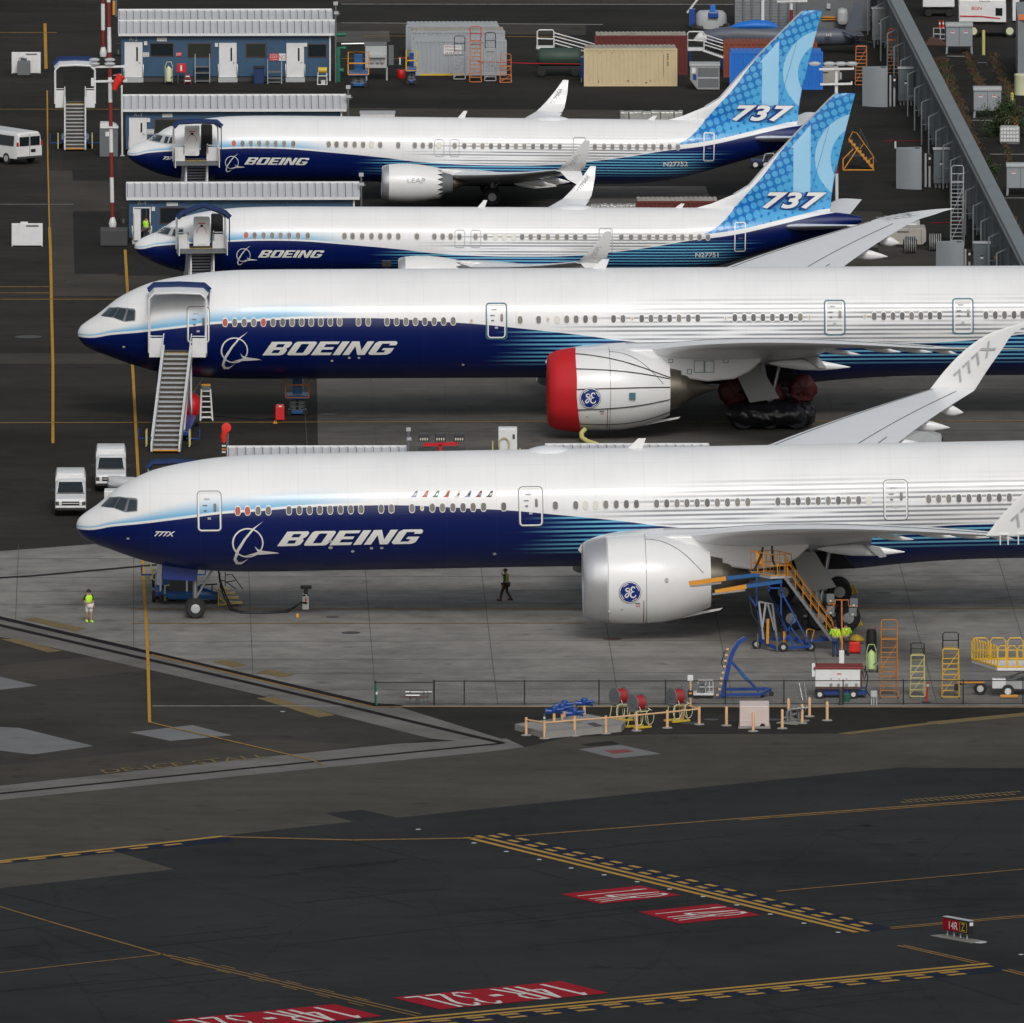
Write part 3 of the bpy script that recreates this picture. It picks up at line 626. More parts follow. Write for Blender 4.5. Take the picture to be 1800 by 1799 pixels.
def boeing_text():
    rr = rrect; gl = []; xx = 0
    def g(loops, w_): nonlocal xx; gl.append(([[(a+xx, b) for a, b in lp] for lp in loops])); xx += w_+.13
    g([[(0,0),(.98,0),(1.12,.1),(1.14,.38),(1.02,.5),(1.14,.62),(1.16,.88),(1.04,1),(0,1)], [(.40,.17),(.40,.40),(.78,.40),(.78,.17)][::-1], [(.40,.60),(.40,.83),(.80,.83),(.80,.60)][::-1]], 1.16)
    g([rr(0,1.2,0,1,.16), rr(.40,.82,.17,.83,.05)[::-1]], 1.2)
    g([[(0,0),(1.05,0),(1.05,.19),(.40,.19),(.40,.41),(.95,.41),(.95,.59),(.40,.59),(.40,.81),(1.05,.81),(1.05,1),(0,1)]], 1.05)
    g([[(0,0),(.40,0),(.40,1),(0,1)]], .40)
    g([[(0,0),(.36,0),(.36,.66),(.80,0),(1.2,0),(1.2,1),(.84,1),(.84,.34),(.40,1),(0,1)]], 1.2)
    g([[(.14,0),(1.06,0),(1.2,.13),(1.2,.5),(.62,.5),(.62,.34),(.82,.34),(.82,.17),(.40,.17),(.40,.83),(.82,.83),(.82,.7),(1.2,.7),(1.2,.87),(1.06,1),(.14,1),(0,.87),(0,.13)]], 1.2)
    out = []
    for lp in gl: out.append(mesh2d([[(a+.52*b, b) for a, b in l] for l in lp]))
    return join2d(*out)
BT = boeing_text()
def logo_swoosh(cx, cz, r):
    ring = mesh2d([[(cx+r*math.cos(2*math.pi*k/48), cz+r*math.sin(2*math.pi*k/48)) for k in range(48)], [(cx+r*.90*math.cos(2*math.pi*k/48)+r*.01, cz+r*.91*math.sin(2*math.pi*k/48)) for k in range(48)]])
    P = lambda *q: mesh2d([[(cx+a*r, cz+b*r) for a, b in q]])
    slash = P((1.0,1.42),(.45,.95),(-.1,.25),(-.55,-.55),(-.72,-1.1),(-.62,-1.32),(-.35,-1.32),(.05,-1.08),(-.4,-1.5),(-.75,-1.5),(-.92,-1.15),(-.72,-.45),(-.25,.3),(.3,.95))
    wing_ = P((.42,-.2),(.62,-.42),(1.0,-.55),(1.75,-.66),(2.0,-.74),(1.0,-.8),(.55,-.82),(-.25,-.9),(.62,-.62))
    return ring, slash, wing_
def bez_frame(x0, x1, z0, z1, t, r): return mesh2d([rrect(x0, x1, z0, z1, r), rrect(x0+t, x1-t, z0+t, z1-t, max(.02, r-t))[::-1]])
def cabin_windows(F, parent, items, w_, h_, zrow, rim='letter_white'):
    H = F.h; made = {}
    def ellipse(k, n=14): return [(k*w_/2*math.copysign(abs(math.cos(t))**.8, math.cos(t)), k*h_/2*math.copysign(abs(math.sin(t))**.75, math.sin(t))) for t in [2*math.pi*i/n for i in range(n)]]
    rw = random.Random(len(items))
    for px, py, kind in items:
        if kind == 'p': kind = rw.choice('ppqqps')
        x, z = F.skin(px, zrow(px) if callable(zrow) else py)
        if kind not in made:
            z0 = z; y0 = H.y(20, z0, 0)
            k = {'p': 'window_pane', 'q': 'window_pane_b', 's': 'window_pane_c', 'r': 'window_red', 'w': 'window_white', 'o': 'window_white'}[kind]
            s_ = 1.0 if kind != 'o' else .62
            pts = ellipse(1.0*s_); rp = ellipse(1.22*s_)
            mb = MB(); f = lambda q, o_: (q[0], H.y(20, z0+q[1], o_)-y0, q[1]); n = len(pts)
            mb.add([f(q, .034) for q in pts], [tuple(range(n))[::-1]]); mb.mi = 1
            mb.add([f(q, .036) for q in pts]+[f(q, .024) for q in rp], [(i, (i+1) % n, n+(i+1) % n, n+i) for i in range(n)])
            if kind == 'o': mb.mi = 2; mb.add([(q[0]*.35, f(q, .05)[1], q[1]*.35) for q in pts], [tuple(range(n))[::-1]])
            o = mb.build('window', [k, rim, 'window_red'], parent, fix=False); made[kind] = o
        else:
            o = made[kind].copy(); col.objects.link(o); o.parent = parent
        o.location = (x, H.y(x, z, 0), z+H.zc)
def landing_wheel(mb, c, r, w_, hub_mb): mb.wheel(c, r, w_); hub_mb.lathe([(-w_*.52, .001),(-w_*.52, r*.42),(-w_*.42, r*.56),(w_*.42, r*.56),(w_*.52, r*.42),(w_*.52, .001)], c, 'Y', 18)
def gear(parent, F, x, y, wheels, r, w_, leg_r, top, lean=0, cover=None):
    # wheels: list of (dx, dy); the wheels stand on the tilted ground of the aircraft frame
    gz = -x*math.tan(F.pit); g = None
    lg = MB(); lg.tube([(x+lean, y, top), (x, y, gz+r*1.0)], leg_r, 12); lg.tube([(x+lean+1.2, y*.9, top), (x+.05, y, gz+r*1.9)], leg_r*.5, 8)
    dx = sorted({q[0] for q in wheels}); dy = [q[1] for q in wheels]
    if len(dx) > 1: lg.tube([(x+dx[0], y, gz+r), (x+dx[-1], y, gz+r)], leg_r*.9, 10)
    for q in dx: lg.cyl((x+q, y+min(dy), gz-q*math.tan(F.pit)+r), (x+q, y+max(dy), gz-q*math.tan(F.pit)+r), leg_r*.55, None, 10)
    g = lg.build('landing_gear', 'steel', parent, 40)
    for a, b_ in wheels:
        t = MB(); h_ = MB(); c = (x+a, y+b_, gz-a*math.tan(F.pit)+r); landing_wheel(t, c, r, w_, h_)
        t.build('tyre', 'rubber' if not cover else cover, g, 40); h_.build('wheel_hub', 'lgrey' if not cover else cover, g, 40)
    return g
def root(name, F, label, group):
    o = bpy.data.objects.new(name, None); col.objects.link(o); o.matrix_world = F.m; return tag(o, label, 'airliner', group)
simple('lens_clear', (.6,.6,.5), .2)
# ------------------------------------------------------------------ the wide-body twins
def wide_body(F, label, folded, covered, win, plugs, doors, logo_px, text_px, row):
    a = root('wide_body_airliner', F, label, 'blue and white wide-body airliners'); H = F.h; zc = H.zc
    fus = hull_mesh(H, 'fuselage', 'livery_wide', a, (25.5,32,41,48.5,.43))
    for side in (-1, 1):
        wg = wing(a, zc, W777, side, 'wing_grey')
        # control surface gaps on the upper skin and slat gap
        for t0, t1, ya, yb in ((.12,.12,6,32),(.74,.70,12,31.5),(.88,.86,12,20)):
            mb = MB(); pp = []
            for k in range(16):
                y = mid(ya, yb, k/15); q = [interp([(s_[0], s_[j]) for s_ in W777], y) for j in range(1, 5)]
                u = mid(t0, t1, k/15); pp.append((q[0]+q[1]*u, side*y, zc+q[2]-q[1]*.03*u+q[3]*q[1]*tau(u)+.004))
            mb.tube(pp, .028, 4, False); mb.build('panel_gap', 'mgrey', wg)
        for y, ln in ((8,4.6),(15.2,3.9),(20.6,3.4),(24.8,2.7),(28.6,1.4)):       # flap track fairings
            q = [interp([(s_[0], s_[j]) for s_ in W777], y) for j in range(1, 5)]; te = q[0]+q[1]
            mb = MB(); cz = zc+q[2]-q[1]*.05-(.02 if side < 0 and y > 9 else .16)
            rings = []
            for u, r in ((0,.02),(.15,.18),(.4,.28),(.65,.25),(.85,.13),(1,.02)):
                if side < 0 and y > 9: r *= .5; ln = min(ln, 2.1)
                cx = te-ln*.62+ln*u; rings.append([(cx, side*y+.72*r*math.cos(t), cz+r*math.sin(t)*1.1-.25*u) for t in [2*math.pi*k/14 for k in range(14)]])
            mb.loft(rings).build('flap_fairing', 'aircraft_white', a, 50)
        if folded:
            HG = [(0,46.5,2.45),(1.0,47.3,2.3),(2.1,48.4,2.0),(3.0,49.75,1.28),(3.4,51.0,.66),(3.55,51.65,.12)]
            mb = MB(); blade(mb, [((x, side*32.3, zc+2.1+h_), (x+c, side*32.3, zc+2.1+h_-.05), (0, .09*c/2.45+.01, 0)) for h_, x, c in denser(HG)])
            tip = mb.build('folded_wingtip', 'aircraft_white', a, 50)
            t7 = fit(text2d('777X', .015, 0, 1.2), 0, 1, 0, 1)
            # lettering runs up along the tip
            o0 = Vector((48.12, 0, zc+2.45)); rd = Vector((2.05, 0, 1.88)); up = Vector((-.30, 0, .40)) if side > 0 else Vector((-.3, 0, .4))
            yy = 32.3-.115 if side > 0 else -(32.3+.115)
            v, f = t7; mb = MB(); v = [(o0+rd*p[0]+up*(p[1])*1.15) for p in v]; mb.add([(p.x, yy, p.z) for p in v], f); mb.build('lettering', 'letter_grey', tip, fix=False)
            if side < 0:
                mb = MB()
                pass
                for k in range(2):
                    u = 47.2+k*.93; mb = MB(); mb.box(u,u+.06,-32.42,-32.34,zc+1.62,zc+2.14); mb.box(u+.40,u+.46,-32.42,-32.34,zc+1.62,zc+2.14); mb.box(u,u+.46,-32.42,-32.34,zc+2.12,zc+2.17); mb.build('fold_latch', 'aircraft_white', tip)
        else:
            tip = wing(a, zc, T777, side, 'aircraft_white', 'wingtip')
            if side > 0:
                v, f = fit(text2d('777X', .015, 0, 1.2), 0, 1, 0, 1); mb = MB()
                mb.add([(46.9+2.0*p[0]+.7*p[1], 32.6+1.5*p[0]-.75*p[1]+.3, zc+2.32+.13*p[0]) for p in v], f); mb.build('lettering', 'letter_grey', tip, fix=False)
        # engine
        ec = (0, side*9.95, zc-2.62)
        prof = [(26.75,1.72),(26.5,1.78),(26.38,1.86),(26.42,1.94),(26.6,2.05),(27.0,2.17),(27.62,2.27)]
        nb = MB().lathe([(27.62,2.268),(28.4,2.32),(29.4,2.34),(30.4,2.29),(31.4,2.12),(32.3,1.84),(33.05,1.53),(33.04,1.48),(31.5,1.5)], ec, 'X', 48)
        nac = nb.build('nacelle', 'aircraft_white', a, 40)
        lp = MB().lathe(prof, ec, 'X', 48); MB_in = MB().lathe([(26.75,1.72),(27.6,1.70),(28.0,1.70)], ec, 'X', 40).build('inlet_duct', 'lgrey', nac, 40)
        lp.build('inlet_lip', 'lip_metal' , nac, 40)
        fan_disc(nac, (28.0, ec[1], ec[2]), 1.7)
        MB().lathe([(31.6,1.38),(32.9,1.28),(33.7,1.1),(33.7,1.02),(33.0,1.0)], ec, 'X', 32).build('core_cowl', 'hot_metal', nac, 40)
        MB().lathe([(33.0,.98),(33.95,.85),(34.1,.78),(34.2,.62),(35.7,.05),(35.75,.001)], ec, 'X', 28).build('exhaust_cone', 'hot_metal', nac, 40)
        mb = MB()   # chine line and latch beam below
        blade(mb, [((30.2, ec[1]-.05, ec[2]-2.1), (33.7, ec[1], ec[2]-1.60), (0,.3,0)), ((30.4, ec[1]-.02, ec[2]-2.31), (33.55, ec[1], ec[2]-1.72), (0,.2,0))]); mb.build('latch_beam', 'aircraft_white', nac, 50)
        for xx in (29.65,):
            MB().lathe([(xx-.012, 2.344),(xx+.012, 2.344)], ec, 'X', 48).build('cowl_joint', 'mgrey', nac)
        yb = side*9.95; pyl = [(28.6,-.55),(31.2,-.33),(34,-.35),(37.8,-.5),(38.3,-1.0),(37.6,-1.65),(36.7,-2.08),(35.2,-2.22),(33.3,-1.95),(32.7,-1.7),(30.6,-.8)]
        mb = MB(); mb.prism([(p, zc+q) for p, q in pyl], yb-.33, yb+.33); mb.build('pylon', 'aircraft_white', a, 50, .12)
        if side < 0:
            lx, lz = F.plane(*logo_px[0], ec[1]-2.2); ge_logo(F, nac, lx, lz, ec, logo_px[1], 2.33)
            mb = MB()
            for (qx, qy, w_, h_) in ([(1172,1019,5,6),(1072,1076,4,4)] if not covered else []):
                x_, z_ = F.plane(qx, qy, ec[1]-2.2); yv = ec[1]-math.sqrt(2.33**2-(z_+zc-ec[2])**2)-.03; mb.box(x_-w_/66, x_+w_/66, yv, yv+.03, z_+zc-h_/66, z_+zc+h_/66)
            if mb.v: mb.build('access_panel', 'lgrey', nac)
            def skin_line(pts, w_=.014, m_='mgrey'):
                P_ = []
                for x_, a_ in pts: r = interp([(27.6,2.27),(28.4,2.32),(29.4,2.34),(30.4,2.29),(31.4,2.12),(32.3,1.84),(33.05,1.53)], x_)+.006; P_.append((x_, ec[1]-r*math.cos(R(a_)), ec[2]+r*math.sin(R(a_))))
                MB().tube(P_, w_, 4).build('panel_line', m_, nac)
            skin_line([(27.66,a_) for a_ in range(-80,81,8)]); skin_line([(29.65+.25*k,70-1.9*k*k/5) for k in range(13)], .018); skin_line([(29.5,-22-4*k) for k in range(12)], .022, 'maroon'); skin_line([(28.3+.02*k,-36) for k in range(6)], .02, 'dgrey'); skin_line([(29.05,-26),(29.3,-26)], .03, 'dgrey'); skin_line([(29.1,-30),(29.3,-30)], .02, 'red')
            if covered:
                # red cloth over the inlet, black straps along the cowl
                mb = MB(); rings = []
                for k, (x_, r) in enumerate(((26.2,.02),(26.16,1.0),(26.2,1.72),(26.3,1.98),(26.7,2.16),(27.2,2.27),(27.75,2.33))):
                    rings.append([(x_+.02*math.sin(5*t)*(k > 4)+(.25 if k > 4 else 0)*max(0,-math.sin(t)), ec[1]+(r+.02*math.sin(9*t))*math.cos(t), ec[2]+(r+.02*math.sin(9*t))*math.sin(t)*(1.06 if math.sin(t) < 0 else 1)) for t in [2*math.pi*j/48 for j in range(48)]])
                mb.loft(rings, caps=False).build('red_inlet_cover', 'cover_red', nac, 50)
                cowl = [(27.75,2.30),(28.4,2.33),(29.4,2.35),(30.4,2.30),(31.4,2.13),(32.3,1.85),(33.03,1.545)]
                def strap(t0, t1, xe=33.03):
                    pts = []
                    for k in range(15):
                        x_ = mid(27.75, xe, k/14); r = interp(cowl, x_)+.012; t = R(mid(t0, t1, k/14)); pts.append((x_, ec[1]-r*math.cos(t), ec[2]+r*math.sin(t)))
                    MB().tube(pts, .032, 4).build('strap', 'black', nac)
                for t0, t1 in ((66,30),(36,27),(6,9),(-24,-17),(-52,-52)): strap(t0, t1)
                mb = MB()
                for (qx, qy, w_, h_) in ((1111.5,696,11,11),):
                    x_, z_ = F.plane(qx, qy, ec[1]-2.2); yv = ec[1]-2.33; mb.box(x_-w_/62, x_+w_/62, yv-.01, yv+.1, z_+zc-h_/62, z_+zc+h_/62)
                mb.build('tape_patch', 'teal_tape', nac)
                mb = MB()
                for (qx, qy, w_, h_) in ((1229,645,18,21),(1247,645,17,21),(1212,654,8,9),(1179,635,8,7),(1276,634.5,9,8)):
                    x_, z_ = F.plane(qx, qy, ec[1]-.4); z_ += zc; yv = ec[1]-.36
                    for (p0, p1, q0, q1) in ((-w_,w_,h_-2,h_),(-w_,w_,-h_,-h_+2),(-w_,-w_+2,-h_,h_),(w_-2,w_,-h_,h_)): mb.box(x_+p0/62, x_+p1/62, yv, yv+.02, z_+q0/62, z_+q1/62)
                mb.build('tape_frame', 'teal_tape', a)
    # fin and stabilisers (outside the frame to the right)
    mb = MB(); blade(mb, [((61.5,0,zc+2.6),(72.5,0,zc+2.2),(0,.9,0)),((69.6,0,zc+12.6),(75.6,0,zc+12.4),(0,.4,0))]); mb.build('tail_fin', 'royal', a, 50)
    for sd_ in (-1, 1):
        mb = MB(); blade(mb, [((65.5,sd_*1.0,zc+1.0),(72.3,sd_*1.0,zc+1.0),(0,0,.8)),((73.0,sd_*11.7,zc+2.2),(75.6,sd_*11.7,zc+2.2),(0,0,.25))]); mb.build('tailplane', 'aircraft_white', a, 50)
    # landing gear
    gear(a, F, 6.2, 0, [(0,-.38),(0,.38)], .54, .42, .13, 2.9)
    for sd_ in (-1, 1):
        gear(a, F, 38.9, sd_*5.5, [(-1.5,-.7),(-1.5,.7),(0,-.7),(0,.7),(1.5,-.7),(1.5,.7)], .66, .5, .22, 4.0, -.5, 'wrap_black' if covered else None)
    dpx = [(1290,650),(1312,640),(1336,641),(1370,700),(1318,708)] if covered else [(1392,974),(1410,970),(1432,970),(1470,1032),(1415,1042)]
    dv = [F.plane(*p, -6.2) for p in dpx]; mb = MB(); mb.prism([(p, zc+q) for p, q in dv], -6.25, -6.17); mb.build('gear_door', 'bare_grey', a)
    fp = [F.plane(*p, -8) for p in ([(1404,621),(1438,627),(1452,645),(1440,646)] if covered else [(1520,957),(1547,962),(1558,977),(1546,979)])]; MB().prism([(u, zc+v) for u, v in fp], -8.4, -8.0).build('flap_bracket', 'bare_grey', a)
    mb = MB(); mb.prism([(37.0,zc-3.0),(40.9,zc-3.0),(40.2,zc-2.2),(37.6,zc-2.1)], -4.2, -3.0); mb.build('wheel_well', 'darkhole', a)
    if not folded or True:
        for yy in (-.55, .5): MB().prism([(4.45,zc-3.35),(4.5,zc-2.55),(6.4,zc-2.8),(6.25,zc-3.5)], yy, yy+.05).build('nose_gear_door', 'door_blue', a)
    # doors: rounded outline, handle and viewing pane
    for (x0, x1, y0, y1, tp) in doors:
        p = F.skin(x0, y1); q = F.skin(x1, y0); xm = (p[0]+q[0])/2; w_ = 1.22
        d_ = decal(F, 'cabin_door', bez_frame(xm-w_/2, xm+w_/2, p[1], q[1], .075, .2), 'letter_white' if not tp else 'teal_tape', a, .03)
        if tp: decal(F, 'door_outline', bez_frame(xm-w_/2+.10, xm+w_/2-.10, p[1]+.08, q[1]-.08, .07, .2), 'letter_white', d_, .035)
        if not tp: decal(F, 'door_outline', bez_frame(xm-w_/2-.04, xm+w_/2+.04, p[1]-.04, q[1]+.04, .04, .23), 'mgrey', d_, .025)
        hy = mid(p[1], q[1], .60); decal(F, 'door_window', mesh2d([rrect(xm+.22, xm+.37, hy-.22, hy+.22, .07)]), 'window_pane', d_, .04)
        decal(F, 'door_handle', join2d(mesh2d([rrect(xm-.36,xm-.1,hy+.1,hy+.15,.02)]), mesh2d([rrect(xm-.30,xm-.14,hy-.2,hy-.12,.03)])), 'mgrey', d_, .04)
        decal(F, 'placard', join2d(mesh2d([rrect(xm-.1,xm+.08,p[1]+.62,p[1]+.73,.02)]), mesh2d([rrect(xm-.28,xm+.02,hy+.42,hy+.48,.02)])), 'lgrey', d_, .04)
    cabin_windows(F, a, [(p, 0, 'p') for p in win]+[(p, 0, k) for p, k in plugs], .27, .44, row)
    # cockpit glazing
    cz = [[(178,889.5),(194,875),(209,875),(200,891.2)],[(201.3,892),(211.2,875.3),(224.3,877),(217.5,898)],[(222.5,898.8),(228,878),(240,879.5),(239.5,897)]]
    fr = [(176.5,890),(192.5,873.5),(209,873),(240,876),(242,880),(241.5,898.5),(221,900.5),(200,893)]
    fw_ = decal(F7 if F is F7 else F, 'cockpit_window', mesh2d([fpt(F7, fr)]), 'steel', a, .035, .07, .04)
    for q in cz: decal(F, 'glass', mesh2d([fpt(F7, q)]), 'cockpit_glass', fw_, .07, .07, .04)
    ms = fw_.copy(); col.objects.link(ms); ms.parent = a; ms.scale.y = -1
    # lettering
    x0, z0 = F.skin(*text_px[0]); x1, z1 = F.skin(*text_px[1])
    decal(F, 'lettering', fit(BT, x0, x1, z0, z1), 'letter_white', a, .03, 2.0)
    cx, cz_ = F.skin(*text_px[2]); r = text_px[3]
    for q in logo_swoosh(cx, cz_, r): decal(F, 'logo', q, 'letter_white', a, .03, 2.0)
    # small lights, ports and antennas
    mb = MB()
    blade(mb, [((29.1,0,zc+3.05),(29.9,0,zc+3.05),(0,.08,0)),((29.7,0,zc+3.6),(30.1,0,zc+3.6),(0,.04,0))])
    mb.build('antenna', 'aircraft_white', a)
    rd_ = MB(); rings = []
    rx = 24.9 if folded else 20.5
    if folded:
        for k in range(9):
            t = k/8; rr_ = math.sin(math.pi*min(.98, max(.02, t)))**.6; rings.append([(rx-1.2+2.5*t, .95*rr_*math.cos(q), zc+2.98+.32*rr_*max(0, math.sin(q))) for q in [2*math.pi*j/20 for j in range(20)]])
        rd_.loft(rings).build('radome', 'bare_grey' if 0 else 'wing_grey', a, 60)
    return a
simple('cover_red', (.50,.006,.012), .7, 0, 0, .12); simple('wrap_black', (.012,.012,.016), .3, 0, 0, .0); simple('wrap_red', (.07,.003,.006), .6)
fw = lambda z0, L: [z0+q/4 for q in L]
winF = fw(450,[15,87,232,305,377,448,521,594,666,739,880,952,1097,1240,1311,1384,1456,1527,1600,1742])+fw(900,[305,448,660,733,804,875,1017,1088,1160,1230,1302,1373,1444,1515,1586,1658])+fw(1350,[70,141,212,282,353,424,495,566,637,1130,1200,1271,1342,1413,1484,1555,1626,1697,1880,1951,2022,2093,2164,2235,2306])
plF = [(418,'r'),(435,'r'),(742,'o'),(1029.75,'w'),(1047.5,'w'),(1527,'w')]
rowF = lambda px: interp([(400,898.5),(560,896.5),(743,893),(885,890.5),(1020,888),(1220,884.5),(1450,880.5),(1700,876),(1800,874)], px)
plane_a = wide_body(F7, 'wide-body airliner nearest the camera, bare white engine, upright folded wingtips', True, False, winF, plF,
  [(347.5,388.5,864,934,0),(912.5,953.5,856,925,0),(1553.5,1595,844,914,0)], ((1107.5,1041.5), .585), ((487,960.5),(744,930.5),(435.5,955),.83), rowF)
winS = fw(0,[1650,1717,1784])+fw(450,[120,187,254,321,388,456,522,588,721,789,921,989,1055,1121,1187,1253,1319,1386])+fw(900,[57,187,385,451,517,583,714,780,912,977,1043,1108,1174,1240,1306,1567,1633,1698,1764])+fw(1350,[31,96,161,227,747,813,879,944,1010,1075,1140,1206,1532,1598,1663,1730,1790,1860,1926,1992,2058,2124,2190])
plS = [(395.7,'r'),(463,'r'),(829,'o'),(963.5,'o'),(979.7,'w'),(1111.5,'o'),(1275.5,'o'),(1423,'o'),(1520.5,'o')]
rowS = lambda px: interp([(390,567),(600,566),(800,564.3),(1000,561.5),(1300,559),(1500,556.5),(1800,553.5)], px)
plane_b = wide_body(S7, 'wide-body airliner with a red engine cover, second from the camera', False, True, winS, plS,
  [(331,366,540,603,0),(853,892,532,597,1),(1448,1486,527,590,1),(1676,1709,524,588,1)], ((1037.5,700), .60), ((461,625),(699,600),(412,616.5),.77), rowS)
def small_text(F, t, x0, y0, x1, y1, parent, mat='letter_white', shear=.3, off=.04, curved=True, ypl=0):
    g = F.skin if curved else (lambda a, b: F.plane(a, b, ypl)); p = g(x0, y1); q = g(x1, y0)
    vf = fit(text2d(t, off, shear), p[0], q[0], p[1], q[1])
    if curved: return decal(F, 'lettering', vf, mat, parent, .03)
    v, f = vf; mb = MB(); mb.add([(a, ypl, b+F.h.zc) for a, b in v], f); o = mb.build('lettering', mat, parent, fix=False); return o
small_text(F7, '777X', 271, 934.5, 308, 943, plane_a, off=.03, shear=.35)
# the row of eight little airline tails painted above the windows
tc = [('letter_navy','window_white'),('red','lgrey'),('green','letter_white'),('red','green'),('window_white','mgrey'),('letter_navy','black'),('maroon','letter_navy'),('dgrey','window_white')]
for k, (m1, m2) in enumerate(tc):
    px = 722+k*18.9; P_ = lambda *q: mesh2d([fpt(F7, [(px+a, b) for a, b in q])])
    o = decal(F7, 'tail_badge', P_((0,873.5),(4,870.5),(8.5,863.5),(12.5,862.5),(11,869),(9.5,873.5)), m1, plane_a, .03)
    decal(F7, 'badge_mark', P_((5.5,871.5),(8,867),(11,866.5),(9.5,871)), m2, o, .04)
for F, par, L in ((F7, plane_a, ((581,952,3.6),(581,963,3.8),(620,969.5,3.2),(653,964,3),(671,963.5,3),(869.5,974,3.2),(225,947,2.6))), (S7, plane_b, ((583.5,634.5,2.6),(614,629.5,2.6),(631,629.5,2.6),(814,641.5,2.6),(217.5,610,2.4)))):
    for px, py, r in L:
        x, z = F.skin(px, py); r /= 33; q = [(x+r*math.cos(k*math.pi/7), z+r*.75*math.sin(k*math.pi/7)) for k in range(14)]
        decal(F, 'port_hole', mesh2d([q]), 'lgrey' if F is F7 else 'cream', par, .03)
# black wrapping over the main gear of the second aircraft
for sx, sy, sz, cx_, cy_, cz_ in ((2.25,1.25,.80,38.8,-5.6,.78),(1.3,1.1,.7,40.2,-5.4,.75),(2.0,1.1,.9,39.2,5.5,.9)):
    mb = MB(); rings = []; ra = random.Random(int(cx_*10+cy_))
    for i in range(26):
        t = -1+2*i/25; r = math.sqrt(max(.02, 1-t**6))
        rings.append([(cx_+sx*t+ra.uniform(-.06,.06), cy_+sy*r*math.cos(q)*ra.uniform(.86,1.06), max(.03, cz_+sz*r*math.sin(q)*ra.uniform(.86,1.08))) for q in [2*math.pi*j/30 for j in range(30)]])
    mb.loft(rings).build('black_gear_wrapping', 'wrap_black', plane_b, 60)
for cx_, cz_, r_ in ((36.9,2.0,.85),(40.8,2.1,.8),(39.0,1.8,.8)):
    mb = MB(); mb.lathe([(-.5,.1),(-.47,r_*.5),(-.42,r_*.8),(-.2,r_),(0,r_*.93),(.2,r_),(.45,r_*.8),(.5,.1)], (cx_,-4.9,cz_), 'Y', 22); rj = random.Random(int(cx_*9)); mb.v = [v+Vector((rj.uniform(-.09,.09),rj.uniform(-.05,.05),rj.uniform(-.10,.10))) for v in mb.v]; mb.build('red_wheel_cover', 'wrap_red', plane_b, 40)
